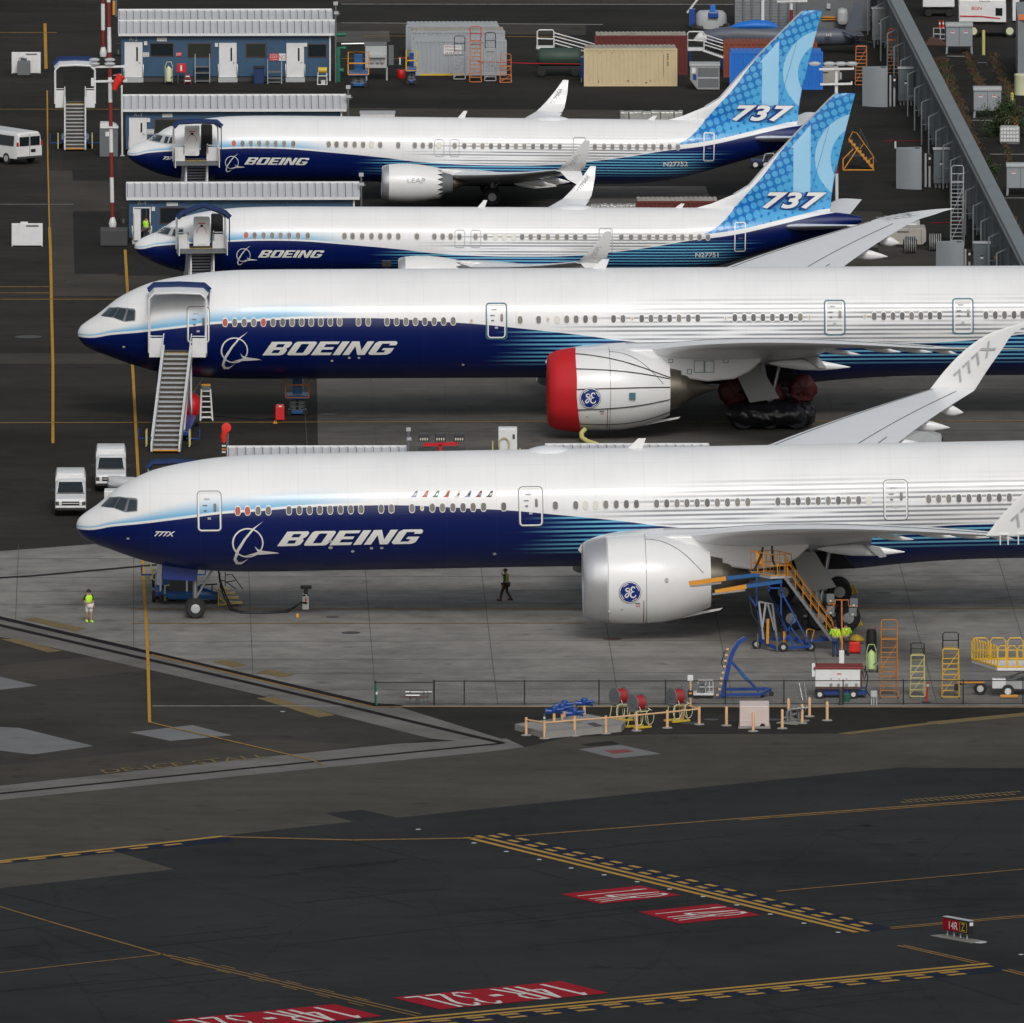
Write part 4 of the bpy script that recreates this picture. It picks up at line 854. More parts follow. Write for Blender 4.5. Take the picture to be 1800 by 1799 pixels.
# ------------------------------------------------------------------ the narrow-body twins
def narrow_body(F, label, win, plugs, row, exits, doors, text_px, reg, regpx, winglet_text, nosetext, open_door=None):
    a = root('narrow_body_airliner', F, label, 'blue and white narrow-body airliners'); H = F.h; zc = H.zc
    hull_mesh(H, 'fuselage', 'livery_narrow', a, (16,19.5,25.5,29,.22))
    for side in (-1, 1):
        wg = wing(a, zc, W737, side, 'wing_grey')
        mb = MB()   # split winglet: tall upper blade, short lower blade
        blade(mb, [((x, side*y, zc+z), (x+c, side*y, zc+z), (0, .07*c*side, .05*c)) for y, x, c, z in ((17.08,25.75,1.65,.62),(17.45,26.05,1.5,.86),(17.66,26.4,1.22,1.2),(17.84,26.95,.8,1.85),(17.96,27.45,.34,2.55))])
        wl = mb.build('winglet', 'aircraft_white', a, 50)
        mb = MB(); blade(mb, [((26.0,side*17.1,zc+.6),(27.3,side*17.1,zc+.6),(0,.1,.02)),((26.5,side*17.6,zc+.1),(27.5,side*17.6,zc+.1),(0,.06,.02)),((27.3,side*17.85,zc-.28),(27.6,side*17.85,zc-.28),(0,.02,.01))]); mb.build('lower_winglet', 'aircraft_white', wl, 50)
        v, f = fit(text2d('737MAX', .0), 0, 1, 0, 1); yy = (17.72-.09)*1 if side > 0 else -(17.80)
        mb = MB(); mb.add([(26.78+.62*p[0]-.20*p[1]+.05, yy+side*.10*(p[0]-.5), zc+.95+1.05*p[0]+.17*p[1]) for p in v], f); mb.build('lettering', 'letter_grey', wl, fix=False)
        for y, ln in ((4.0,2.6),(7.5,2.2),(11.3,1.7)):
            q = [interp([(s_[0], s_[j]) for s_ in W737], y) for j in range(1, 5)]; te = q[0]+q[1]; cz = zc+q[2]-q[1]*.07-.1
            rings = [[(te-ln*.6+ln*u, side*y+.5*r*math.cos(t), cz-.1*u+r*math.sin(t)) for t in [2*math.pi*k/10 for k in range(10)]] for u, r in ((0,.02),(.2,.15),(.5,.22),(.8,.12),(1,.02))]
            MB().loft(rings).build('flap_fairing', 'aircraft_white', a, 50)
        ec = (0, side*4.85, zc-1.55)
        nac = MB().lathe([(15.98,1.12),(16.6,1.17),(17.3,1.17),(18.2,1.09),(18.95,.96)], ec, 'X', 40).build('nacelle', 'aircraft_white', a, 40)
        MB().lathe([(15.9,.82),(15.62,.86),(15.55,.93),(15.6,1.0),(15.75,1.07),(15.98,1.12)], ec, 'X', 40).build('inlet_lip', 'lip_metal', nac, 40)
        MB().lathe([(15.9,.82),(16.5,.8)], ec, 'X', 32).build('inlet_duct', 'lgrey', nac, 40); fan_disc(nac, (16.4, ec[1], ec[2]), .8)
        mb = MB(); n = 18; vv = []; ff = []     # saw-tooth trailing edge of the fan cowl
        for k in range(n*2):
            t = 2*math.pi*k/(n*2); x_ = 18.95; r = .96; vv.append((x_, ec[1]+r*math.cos(t), ec[2]+r*math.sin(t)))
        for k in range(n):
            t = 2*math.pi*(2*k+1)/(n*2); vv.append((19.3, ec[1]+.88*math.cos(t), ec[2]+.88*math.sin(t)))
        for k in range(n): ff.append((2*k, 2*k+1, (2*k+2) % (2*n), 2*n+k))
        mb.add(vv, ff); mb.build('chevron_nozzle', 'aircraft_white', nac, fix=False)
        MB().lathe([(18.0,.80),(19.3,.74),(19.9,.58),(19.92,.5),(19.6,.5)], ec, 'X', 28).build('core_cowl', 'mgrey', nac, 40)
        MB().lathe([(19.5,.42),(20.1,.36),(20.8,.03),(20.82,.001)], ec, 'X', 20).build('exhaust_cone', 'hot_metal', nac, 40)
        pyl = [(16.6,-.55),(18.5,-.62),(20.2,-.72),(22.5,-1.0),(23.0,-1.25),(21.4,-1.35),(19.9,-1.15),(18.6,-.8)]
        mb = MB(); mb.prism([(p, zc+q) for p, q in pyl], side*4.85-.2, side*4.85+.2); mb.build('pylon', 'aircraft_white', a, 50, .06)
        if side < 0:
            v, f = fit(text2d('LEAP', .0), 17.1, 18.2, zc-1.42, zc-1.12); v, f = cut((v, f), 0, .1)
            mb = MB(); mb.add([(p[0], ec[1]-math.sqrt(1.185**2-(p[1]-ec[2])**2), p[1]) for p in v], f); mb.build('lettering', 'lgrey', nac, fix=False)
    # fin with dorsal fillet
    A = [(0,32.6,41.25,1.80,.1),(0,34.2,41.3,2.25,.2),(0,35.5,41.33,2.8,.42),(0,36.4,41.4,3.35,.5),(0,37.7,41.72,4.87,.42),(0,39.4,42.15,6.7,.34),(0,41.15,42.6,8.5,.26),(0,41.45,42.68,8.78,.22),(0,41.75,42.7,8.86,.1)]
    mb = MB(); blade(mb, [((p[1],0,zc+p[3]),(p[2],0,zc+p[3]),(0,p[4],0)) for p in A]); fin = mb.build('tail_fin', 'livery_narrow', a, 50)
    mb = MB(); mb.tube([(p[1]+.03,0,zc+p[3]) for p in A[2:-1]], .07, 8); mb.build('leading_edge', 'lgrey', fin, 50)
    mb = MB(); mb.tube([(41.3,-.14,zc+2.5),(41.6,-.12,zc+4.6)], .02, 4); mb.tube([(40.0,-.17,zc+2.6),(41.5,-.10,zc+8.2)], .012, 4); mb.build('rudder_gap', 'steelblue', fin)
    p = U7.plane(1286,212); q = U7.plane(1396,185)
    # the model number on the fin: white with a dark edge
    for off, dd, mt in ((.09, .06, 'letter_navy'), (.035, 0, 'letter_white')):
        v, f = fit(text2d('737', off+.0, .35, 1.12), p[0]-dd*.6, q[0]+dd, p[1]-dd, q[1]+dd*.4); mb = MB(); mb.add([(s_[0], -.285-(.01 if dd else .02), zc+s_[1]) for s_ in v], f); mb.build('lettering', mt, fin, fix=False)
    for sd_ in (-1, 1):
        mb = MB(); blade(mb, [((38.3,sd_*.5,zc+.95),(41.9,sd_*.5,zc+.9),(0,0,.40)),((42.0,sd_*7.18,zc+1.75),(43.4,sd_*7.18,zc+1.75),(0,0,.12))]); mb.build('tailplane', 'wing_grey', a, 50)
    gear(a, F, 4.2, 0, [(0,-.22),(0,.22)], .35, .22, .08, 1.6)
    for sd_ in (-1, 1): gear(a, F, 22.4, sd_*2.86, [(0,-.43),(0,.43)], .56, .4, .14, 2.3)
    # open front door: slab swung out beside the dark doorway
    if open_door:
        (ax, ay), (bx, by), (cx_, cy_), (dx_, dy_) = open_door; p = F.skin(ax, by); q = F.skin(bx, ay)
        decal(F, 'doorway', mesh2d([rrect(p[0], q[0], p[1], q[1], .1)]), 'darkhole', a, .03)
        p = F.plane(cx_, dy_, -2.35); q = F.plane(dx_, cy_, -2.35); mb = MB(); mb.prism([(u, v+zc) for u, v in rrect(p[0], q[0], p[1], q[1], .12)], -2.4, -2.3); d_ = mb.build('open_door', 'aircraft_white', a, bevel=.02)
        xm = (p[0]+q[0])/2; zt_ = q[1]+zc; mb = MB(); mb.box(xm-.22,xm+.22,-2.42,-2.402,zt_-.42,zt_-.37); mb.tube([(xm-.3+.0,-2.41,zt_-.95),(xm-.2,-2.41,zt_-.68),(xm,-2.41,zt_-.58),(xm+.22,-2.41,zt_-.7),(xm+.3,-2.41,zt_-1.0)], .018, 4); mb.build('red_arc', 'red', d_); MB().box(xm-.08,xm+.08,-2.43,-2.40,zt_-.62,zt_-.48).build('door_window', 'black', d_); MB().box(xm-.25,xm+.25,-2.45,-2.40,p[1]+zc+.12,p[1]+zc+.3).build('slide_pack', 'white', d_)
    # doors, exits, windows
    for x0, x1, y0, y1, t in doors:
        p = F.skin(x0, y1); q = F.skin(x1, y0); d_ = decal(F, 'cabin_door', bez_frame(p[0], q[0], p[1], q[1], .06, .12), t, a, .03); xm = (p[0]+q[0])/2; zm = mid(p[1], q[1], .5)
        decal(F, 'door_handle', mesh2d([rrect(xm-.1,xm+.16,zm-.08,zm-.02,.02)]), 'mgrey', d_, .04)
    for x0, x1, y0, y1 in exits:
        p = F.skin(x0, y1); q = F.skin(x1, y0); decal(F, 'overwing_exit', bez_frame(p[0], q[0], p[1], q[1], .045, .16), 'lgrey', a, .03)
    cabin_windows(F, a, [(p, 0, 'p') for p in win]+[(p, 0, k) for p, k in plugs], .25, .36, row, 'window_white')
    cz = [[(261.5,245.8),(276,236.3),(286,239.5),(281,249.5),(271,248)],[(287.5,251),(291,240),(297.5,240.5),(293.5,252)],[(296,252),(300,241),(306,240.5),(306,251.5)]]
    fr = [(259,246.5),(275,235),(307,238),(308,252.5),(293,253.5)]
    fw_ = decal(F, 'cockpit_window', mesh2d([fpt(U7, fr)]), 'lgrey', a, .03, .06, .03)
    for q in cz: decal(F, 'glass', mesh2d([fpt(U7, q)]), 'cockpit_glass', fw_, .06, .06, .03)
    x0, z0 = F.skin(*text_px[0]); x1, z1 = F.skin(*text_px[1]); decal(F, 'lettering', fit(BT, x0, x1, z0, z1), 'letter_white', a, .03, 2.0)
    cx, cz_ = F.skin(*text_px[2])
    for q in logo_swoosh(cx, cz_, text_px[3]): decal(F, 'logo', q, 'letter_white', a, .03, 2.0)
    small_text(F, reg, *regpx, a, 'letter_white', 0, .02)
    if nosetext: small_text(F, '737', *nosetext, a, 'letter_white', .35, .05)
    mb = MB(); rings = []
    for k in range(9):
        t = k/8; rr_ = math.sin(math.pi*min(.98, max(.02, t)))**.6; rings.append([(24.9+2.35*t, .6*rr_*math.cos(q), zc+1.92+.26*rr_*max(0, math.sin(q))) for q in [2*math.pi*j/16 for j in range(16)]])
    mb.loft(rings).build('radome', 'wing_grey', a, 60)
    mb = MB()
    for x_, h_ in ((20.3,.42),(32.0,.25)): blade(mb, [((x_,0,zc+1.96),(x_+.45,0,zc+1.96),(0,.05,0)),((x_+.4,0,zc+2.0+h_),(x_+.62,0,zc+2.0+h_),(0,.03,0))])
    mb.build('antenna', 'aircraft_white', a)
    return a
winU = fw(0,[1705,1763])+fw(450,[22,80,138,197,262,511,566,630,693,753,873,1000,1117,1173,1228,1397,1465,1532,1593,1652,1711,1768])+fw(900,[27,87,148,211,271,335,582,647,706,768,824,880,938,994,1051,1108,1166])
plU = [(411,'r'),(653,'w'),(771.5,'w')]
rowU = lambda px: interp([(400,252.3),(460,252.6),(600,254),(750,256),(985,258),(1195,258.5)], px)
plane_d = narrow_body(U7, 'farthest narrow-body airliner, its nose beside the middle blue shed', winU, plU, rowU,
  [(763,781,245,276),(790,808,245,276)], [(1007,1030,241,283,'lgrey'),(1236,1256,233,284,'letter_white')], ((429,289.5),(544,278),(407.5,286),.42), 'N27752', (1166,284.5,1209,293), None, (286,275.5,305,281), ((353,219),(373,274),(324,220),(351,274)))
winT = fw(0,[1790])+fw(450,[53,113,173,233,295,363,622,679,746,812,874,937,1000,1131,1254,1312,1369,1430,1544,1613])+fw(900,[71,131,190,252,317,383,445,512,768,836,899,963,1021,1079,1140,1199,1258,1318,1377])
plT = [(432.5,'r'),(871,'w'),(886.5,'w'),(902.5,'w')]
rowT = lambda px: interp([(430,413.7),(540,414.5),(700,415.5),(830,416.3),(1080,417),(1245,417)], px)
plane_c = narrow_body(T7, 'narrow-body airliner between the farther narrow-body and the red-covered wide-body', winT, plT, rowT,
  [(799,817.5,404,436),(827,845.5,404,436)], [(1052,1077,401,445,'lgrey'),(1290.5,1311,390.5,443,'letter_white')], ((453,453),(570,440.5),(428,449),.42), 'N27751', (1222,444,1263,453), None, None, ((371,376),(392,428),(340,381),(369,436)))
# ------------------------------------------------------------------ kit for ground equipment
class Kit:                           # a thing standing on the ground at a photographed foot point; q() gives local points at a depth dy behind that foot
    def __init__(s, name, label, cat, px, py, group=None, rz=0.0):
        s.loc = G(px, py); s.t = thing(name, label, cat, s.loc, rz, group); s.s = S(py)
    def q(s, px, py, dy=0.0):
        p = at_y(px, py, s.loc.y+dy)-s.loc; return Vector((p.x, dy, p.z))
    def bars(s, name, mat, segs, r=.03, dy=0, n=6):      # segs: polylines of (px, py[, dy])
        mb = MB()
        for sg in segs: mb.tube([s.q(p[0], p[1], p[2] if len(p) > 2 else dy) for p in sg], r, n)
        return mb.build(name, mat, s.t, 50)
    def box(s, name, mat, x0, x1, y0, y1, d0, d1, bevel=.02, parent=None):  # pixel rectangle, depth d0..d1
        a = s.q(x0, y1, d0); b = s.q(x1, y0, d0); mb = MB(); mb.box(a.x, b.x, d0, d1, max(0, a.z), b.z); return mb.build(name, mat, parent or s.t, bevel=bevel)
def person(label, px, py, face, pose, top, legs, shoes, group=None, vest=None, hat=None, hair='hair', sleeve=None, shorts=False):
    # one continuous skinned body; clothing follows it. pose: joint overrides in body frame (x right, y forward, z up)
    g = G(px, py); t = thing('person', label, 'person', g, face, group)
    J = dict(pel=(0,0,.95), sp=(0,0,1.15), ch=(0,0,1.36), nk=(0,.01,1.50), hd=(0,.03,1.62), ht=(0,.02,1.73),
        shL=(-.18,0,1.42), elL=(-.24,-.02,1.14), wrL=(-.25,.08,.90), haL=(-.25,.11,.82), shR=(.18,0,1.42), elR=(.24,-.02,1.14), wrR=(.25,.08,.90), haR=(.25,.11,.82),
        hpL=(-.10,0,.90), knL=(-.11,.03,.50), anL=(-.11,0,.09), toL=(-.12,.17,.035), hpR=(.10,0,.90), knR=(.11,.03,.50), anR=(.11,0,.09), toR=(.12,.17,.035))
    J.update(pose); r = dict(pel=.145, sp=.13, ch=.155, nk=.058, hd=.098, ht=.075, shL=.068, elL=.046, wrL=.03, haL=.038, shR=.068, elR=.046, wrR=.03, haR=.038, hpL=.095, knL=.062, anL=.04, toL=.035, hpR=.095, knR=.062, anR=.04, toR=.035)
    ed = [('pel','sp'),('sp','ch'),('ch','nk'),('nk','hd'),('hd','ht'),('ch','shL'),('shL','elL'),('elL','wrL'),('wrL','haL'),('ch','shR'),('shR','elR'),('elR','wrR'),('wrR','haR'),
        ('pel','hpL'),('hpL','knL'),('knL','anL'),('anL','toL'),('pel','hpR'),('hpR','knR'),('knR','anR'),('anR','toR')]
    for sd in 'LR':                  # thumb and four fingers
        a, b = Vector(J['wr'+sd]), Vector(J['ha'+sd]); d = (b-a).normalized(); sx = Vector((0,1,0)) if abs(d.y) < .8 else Vector((1,0,0)); sx = (sx-d*sx.dot(d)).normalized()
        for k, ln in enumerate((.05,.075,.085,.078,.06)):
            o = (k-2)*.021 if k else -.05; J['f%d%s' % (k, sd)] = tuple(b+sx*o+d*(ln*.7 if k else .01)); r['f%d%s' % (k, sd)] = .010; ed.append(('ha'+sd, 'f%d%s' % (k, sd)))
    def skin(name, keys, edges, mat, grow, parent, start):
        me = bpy.data.meshes.new(name); ix = {k: i for i, k in enumerate(keys)}
        me.from_pydata([J[k] for k in keys], [(ix[a], ix[b]) for a, b in edges], []); o = bpy.data.objects.new(name, me); col.objects.link(o)
        m = o.modifiers.new('s', 'SKIN'); m.use_smooth_shade = True; o.modifiers.new('d', 'SUBSURF').levels = 1
        for k in keys:
            v = me.skin_vertices[0].data[ix[k]]; q = r[k]+grow; v.radius = (q*(1.22 if k in ('ch','sp','pel') else 1), q*(.8 if k in ('ch','sp','pel') else 1)); v.use_root = k == start
        dm = bpy.data.meshes.new_from_object(o.evaluated_get(bpy.context.evaluated_depsgraph_get())); bpy.data.objects.remove(o)
        dm.materials.clear(); dm.materials.append(M(mat)); f = bpy.data.objects.new(name, dm); col.objects.link(f); f.parent = parent
        for p in dm.polygons: p.use_smooth = True
        return f
    body = skin('body', list(J), ed, 'skin', 0, t, 'pel')
    sub = lambda ks: [e for e in ed if e[0] in ks and e[1] in ks]
    ks = ['pel','sp','ch','shL','shR','elL','elR'] + ([] if sleeve == 'short' else ['wrL','wrR']); skin('shirt', ks, sub(ks), top, .014, t, 'pel')
    if vest:
        J2 = dict(J); ks = ['pel','sp','ch','shL','shR']; v_ = skin('safety_vest', ks, sub(ks), vest, .034, t, 'pel')
        mb = MB()
        for zz in (1.06,):
            mb.lathe([(-.022,.205),(.022,.205)], (0,J['sp'][1],zz), 'Z', 20, .72)
        mb.build('reflective_band', 'silverwrap', v_, 40)
        mb = MB()
        for sx_ in (-1, 1):
            mb.tube([(sx_*.12,-.135,1.44),(-sx_*.10,-.15,1.08)], .018, 4)
        mb.build('reflective_strap', 'orange2', v_)
    ks = ['pel','hpL','hpR','knL','knR'] + ([] if shorts else ['anL','anR']); skin('shorts' if shorts else 'trousers', ks, sub(ks), legs, .02 if not shorts else .035, t, 'pel')
    for sd in 'LR':
        a, b = Vector(J['an'+sd]), Vector(J['to'+sd]); mb = MB(); d = (b-a); d.z = 0; d = d.normalized() if d.length > .01 else Vector((0,1,0)); c = a+d*.06; c.z = max(.06, a.z-.03)
        mb.cbox(c, (.11,.29,.11), math.atan2(-d.x, d.y)); mb.build('shoe', shoes, t, bevel=.03)
    h = Vector(J['hd']); mb = MB(); prof = [(-.02,.112),(.05,.118),(.10,.098),(.135,.05),(.15,.001)] if hair == 'hair' else [(0,.11),(.08,.1),(.13,.04),(.14,.001)]
    mb.lathe(prof, (h.x, h.y-.015, h.z), 'Z', 14)
    if hat: mb.cbox((h.x, h.y+.12, h.z+.04), (.16,.12,.015))
    mb.build('cap' if hat else 'hair', hat or 'hair', t, 60)
    mb = MB(); mb.lathe([(-.02,.001),(.0,.014),(.02,.001)], (h.x, h.y+.105, h.z-.015), 'Y', 6); mb.build('nose', 'skin', body, 50)
    for sx_ in (-1, 1): MB().lathe([(-.01,.001),(0,.012),(.01,.001)], (h.x+sx_*.036, h.y+.088, h.z+.02), 'Y', 8).build('eye', 'black', body, 50); MB().lathe([(-.012,.012),(0,.026),(.012,.012)], (h.x+sx_*.10, h.y, h.z), 'X', 8).build('ear', 'skin', body, 50)
    MB().cbox((h.x, h.y+.094, h.z-.055), (.05,.01,.012)).build('mouth', 'maroon', body)
    return t
simple('vest_lime', (.45,.85,.03), .7, 0, 0, .1); simple('vest_green', (.34,.62,.03), .7, 0, 0, .1)
person('person in lime safety vest, pale shorts and bright green shoes on the apron', 156, 1094, R(200), dict(wrR=(.20,.20,1.0), haR=(.16,.26,1.02), elR=(.25,-.04,1.14), knL=(-.1,.10,.5), anL=(-.1,.12,.09), toL=(-.1,.29,.035), anR=(.1,-.12,.1), toR=(.11,.05,.04)), 'black', 'shortwhite', 'lime', None, 'vest_lime', None, 'hair', 'short', True)
person('person in dark cap and green vest walking under the nearest airliner', 889, 1057, R(70), dict(elR=(.27,.10,1.22), wrR=(.14,.24,1.40), haR=(.09,.26,1.46), knL=(-.1,.18,.52), anL=(-.1,.26,.10), toL=(-.1,.43,.05), knR=(.1,-.03,.5), anR=(.1,-.28,.13), toR=(.11,-.13,.05)), 'dgrey', 'khaki', 'brown', None, 'vest_green', 'black', 'cap')
person('person in lime jacket and jeans, left of the pair behind the floodlight cart', 1468.5, 1155, R(-8), dict(elL=(-.30,.05,1.18), wrL=(-.22,.22,1.12), haL=(-.16,.26,1.12)), 'vest_lime', 'denim', 'black', 'pair of workers', 'vest_lime')
person('person in lime jacket, right of the pair beside the red vacuum', 1487, 1153, R(12), dict(elR=(.30,.05,1.18), wrR=(.22,.22,1.12), haR=(.16,.26,1.12)), 'vest_lime', 'dgrey', 'black', 'pair of workers', 'vest_lime')
# ------------------------------------------------------------------ chain-link fence
fy = [660,763,816,922,1053,1170,1275,1378,1482,1588,1693,1798,1905,2010]
p0 = G(660, 1240); p1 = G(2010, 1238.5)
fen = thing('chain_link_fence', 'long low black chain-link fence between the concrete apron and the asphalt', 'fence', p0, math.atan2(p1.y-p0.y, p1.x-p0.x))
u = (p1-p0).normalized(); Lf = (p1-p0).length; hF = 1.24
pst = [((G(x, 1240-1.5*(x-660)/1350)-p0).dot(u)) for x in fy]
for i, x in enumerate(pst):
    MB().cyl((x,0,0),(x,0,hF+(.06 if i != 0 else .02)), .045 if i < 2 else .034, None, 8).build('fence_post', 'black', fen, 50)
mb = MB(); mb.tube([(0,0,hF-.06),(pst[1],0,hF-.06)], .024, 6); mb.build('top_rail', 'black', fen, 50)
MB().tube([(pst[1],0,hF),(Lf,0,hF)], .024, 6).build('top_rail', 'black', fen, 50)
MB().tube([(0,0,.06),(Lf,0,.06)], .018, 6).build('bottom_rail', 'black', fen, 50)
mb = MB(); d = .11; n = int(Lf/d)
for k in range(-int(hF/d), n+1):
    for sg in (1, -1):
        a = k*d; x0, x1 = (a, a+hF-.08) if sg > 0 else (a+hF-.08, a); z0, z1 = .05, hF-.03
        if min(x0, x1) < 0 or max(x0, x1) > Lf: continue
        mb.tube([(x0,.012*sg,z0),(x1,.012*sg,z1)], .0035, 3, False)
mb.build('wire_mesh', 'dgrey', fen)
k_ = Kit('marker_tube', 'green and white delineator tube leaning on the first fence post', 'marker', 662, 1242)
k_.bars('tube', 'green', [[(662,1240),(661,1203)]], .05); MB().cyl((0,-.02,.62),(0,-.02,.75),.055,None,8).build('reflector', 'white', k_.t)
# ------------------------------------------------------------------ pipe pad in front of the fence
pad = Kit('concrete_plinth', 'low wooden-edged concrete plinth under the blue valves', 'plinth', 905, 1284)
def flat(k, name, mat, pts, h, z0=0.0):
    P_ = [G(*p)-k.loc for p in pts]; mb = MB(); mb.prism([(p.x, p.y) for p in P_], z0, z0+h, 'XY'); return mb.build(name, mat, k.t)
flat(pad, 'slab', 'lightconc', [(905,1284),(959,1299),(1092,1287),(1100,1279),(1030,1266)], .32)
flat(pad, 'grating', 'dgrey', [(1032,1284),(1048,1289),(1058,1287),(1044,1282)], .02, .33)
rp = [(925,1293),(957,1298.5),(1010,1294),(1065,1290),(1119,1285),(1173,1280),(1229,1274)]
rl = Kit('guard_rail', 'tan pipe guard rail around the valves and hose reels', 'rail', 925, 1293)
mb = MB(); tops = []
for i, (px, py) in enumerate(rp):
    g = G(px, py)-rl.loc; o = MB().cyl((g.x,g.y,0),(g.x,g.y,.92),.075,None,12).build('post', 'tan', rl.t, 50); MB().cyl((g.x,g.y,0),(g.x,g.y,.05),.28,.22,14).build('footing', 'lightconc', o, 50)
    tops.append((g.x, g.y, .80))
g = G(1200,1265)-rl.loc; MB().cyl((g.x,g.y,0),(g.x,g.y,.9),.075,None,12).build('post', 'tan', rl.t, 50)
MB().tube(tops[:2], .05, 8).build('rail', 'tan', rl.t, 50); MB().tube(tops[1:], .05, 8).build('rail', 'tan', rl.t, 50); MB().tube([tops[-1], (g.x, g.y, .8)], .05, 8).build('rail', 'tan', rl.t, 50)
first = None
bl = [(1277,1276,'left of the pink utility box, beside the guard rail'),(1324,1286,'in front of the pink utility box'),(1375,1281,'right behind the pink utility box'),(1386,1262,'behind the silver backflow pipe'),(1410,1272,'in front of the silver backflow pipe'),(1423,1260,'farthest back, right of the silver backflow pipe'),(1454,1267,'standing alone at the right end of its row')]
for px, py, wh in bl:
    if first is None:
        first = Kit('bollard', 'tan pipe bollard '+wh, 'bollard', px, py, 'tan pipe bollards').t
        MB().lathe([(0,.075),(.92,.075),(.98,.05),(1.0,.001)], (0,0,0), 'Z', 14).build('post', 'tan', first, 50); MB().cyl((0,0,0),(0,0,.05),.28,.22,14).build('footing', 'lightconc', first, 50)
    else: dup(first, G(px, py), 'tan pipe bollard '+wh)
first = None                         # blue valve actuators on tan pipes
vl = [(974,1280,964,1252,.6,'front left of the cluster'),(988,1276,980,1245,.6,'between the front left one and the topmost one'),(992,1270,995,1239,.5,'topmost of the cluster'),(1010,1284,1009,1247,.5,'standing apart, front right'),(1027,1266,1024,1237,.45,'farthest right, nearest the fence')]
for px, py, vx, vy, wd, wh in vl:
    if first is None:
        first = Kit('pipe_valve', 'blue valve on a tan riser pipe, '+wh, 'valve', px, py, 'blue valves on the plinth').t
        MB().cyl((0,0,.2),(0,0,.75),.075,None,12).build('riser_pipe', 'tan', first, 50)
        mb = MB(); mb.cyl((-.38,0,.86),(.38,0,.86),.12,None,14); mb.cyl((-.44,0,.86),(-.36,0,.86),.17,None,14); mb.cyl((.36,0,.86),(.44,0,.86),.17,None,14); mb.lathe([(0,.14),(.16,.19),(.3,.15),(.34,.05)], (0,0,.82), 'Z', 14); mb.build('valve_body', 'royalmat', first, 50) if 0 else mb.build('valve_body', 'blue', first, 50)
        mb = MB(); mb.cyl((.1,-.18,.95),(.5,-.1,.98),.08,None,10); mb.build('actuator', 'blue', first, 50)
    else: dup(first, G(px, py), 'blue valve on a tan riser pipe, '+wh)
first = None
for px, py, wh in ((1090,1268,'leftmost of the three'),(1122,1280,'middle and nearest of the three'),(1190,1269,'rightmost of the three')):
    if first is None:
        first = Kit('hose_reel', 'red hose reel on a yellow stand, '+wh, 'hose reel', px, py, 'red hose reels on yellow stands', R(38)).t
        mb = MB()
        for sx in (-.48, .48):
            for sy in (-.3, .3): mb.tube([(sx*1.1,sy*1.2,.12),(sx*.8,sy,.98)], .028, 6)
        mb.tube([(-.42,-.3,.95),(.42,-.3,.95),(.42,.3,.95),(-.42,.3,.95),(-.42,-.3,.95)], .028, 6); mb.build('stand', 'paleyellow', first, 50)
        for sy in (-.4, .4): MB().box(-.65,.65,sy-.1,sy+.1,.02,.13).build('skid', 'yellow', first, bevel=.02)
        r_ = MB(); r_.lathe([(-.42,.2),(-.42,.52),(-.38,.54),(-.36,.52),(-.36,.24),(.36,.24),(.36,.52),(.38,.54),(.42,.52),(.42,.2)], (0,.05,1.42), 'X', 24); r_.cyl((-.5,.05,1.42),(.5,.05,1.42),.06,None,8); r_.build('drum', 'mgrey', first, 50)
        mb = MB(); mb.lathe([(-.34,.3)]+[(-.34+.68*k/16, .40+.035*(k % 2)) for k in range(17)]+[(.34,.3)], (0,.05,1.42), 'X', 20); mb.build('hose', 'reelred', first, 50); first.scale = (.84,.84,.9)
        mb = MB(); mb.box(-.46,.46,-.25,.35,.94,1.05); mb.build('motor_housing', 'mgrey', first, bevel=.02)
        mb = MB()
        for sx in (-.3, .55):
            pts = [(sx+.32*math.cos(R(a)), -.42, .62+.42*math.sin(R(a))) for a in range(60, 400, 20)]; mb.tube([(sx*.5,-.3,1.25)]+pts, .024, 6)
        mb.build('loose_hose', 'cream', first, 50)
    else: dup(first, G(px, py), 'red hose reel on a yellow stand, '+wh)
k_ = Kit('utility_box', 'faded pink fibreglass utility box with a sloping lid', 'utility box', 1325, 1281)
a0 = 1.48; mb = MB(); mb.prism([(0,.1),(0,1.15),(.9,1.32),(1.1,.85),(1.1,.1)], -.72, .78, 'YZ'); mb.build('housing', 'pink', k_.t, bevel=.04)
mb = MB(); mb.box(-.78,.84,-.06,1.2,.0,.12); mb.build('base', 'lightconc', k_.t); mb = MB(); mb.tube([(-.73,-.015,.42),(.79,-.015,.30)],.012,4); mb.build('seam', 'white', k_.t); MB().box(-.05,.05,-.03,0,.34,.42).build('latch', 'mgrey', k_.t)
MB().cyl((.45,-.03,.12),(.45,.02,.12),.14,None,14).build('wheel_opening', 'darkhole', k_.t)
k_ = Kit('backflow_pipe', 'silver flanged backflow pipework low among the tan bollards', 'pipework', 1397, 1272)
k_.bars('pipe', 'steel', [[(1384,1270),(1384,1252),(1390,1247),(1420,1244)],[(1390,1262),(1390,1248)],[(1384,1258,.4),(1414,1253,.4)],[(1404,1266,.2),(1404,1248,.2)]], .085, 0, 10)
for px in (1392,1400,1408,1416): q = k_.q(px, 1246.5); MB().cyl((q.x-.03,0,q.z),(q.x+.03,0,q.z),.14,None,12).build('flange', 'mgrey', k_.t, 50)
flat(k_, 'slab', 'lightconc', [(1365,1272),(1400,1275),(1423,1268),(1395,1265)], .06)
k_ = Kit('traffic_cone', 'slim green and white cone on the plinth behind the guard rail', 'cone', 957, 1279)
MB().cyl((0,0,.05),(0,0,.72),.07,.045,10).build('tube', 'green', k_.t, 50); MB().cyl((0,0,.45),(0,0,.55),.062,.06,10).build('band', 'white', k_.t, 50); MB().cyl((0,0,0),(0,0,.06),.15,.13,12).build('base', 'black', k_.t)
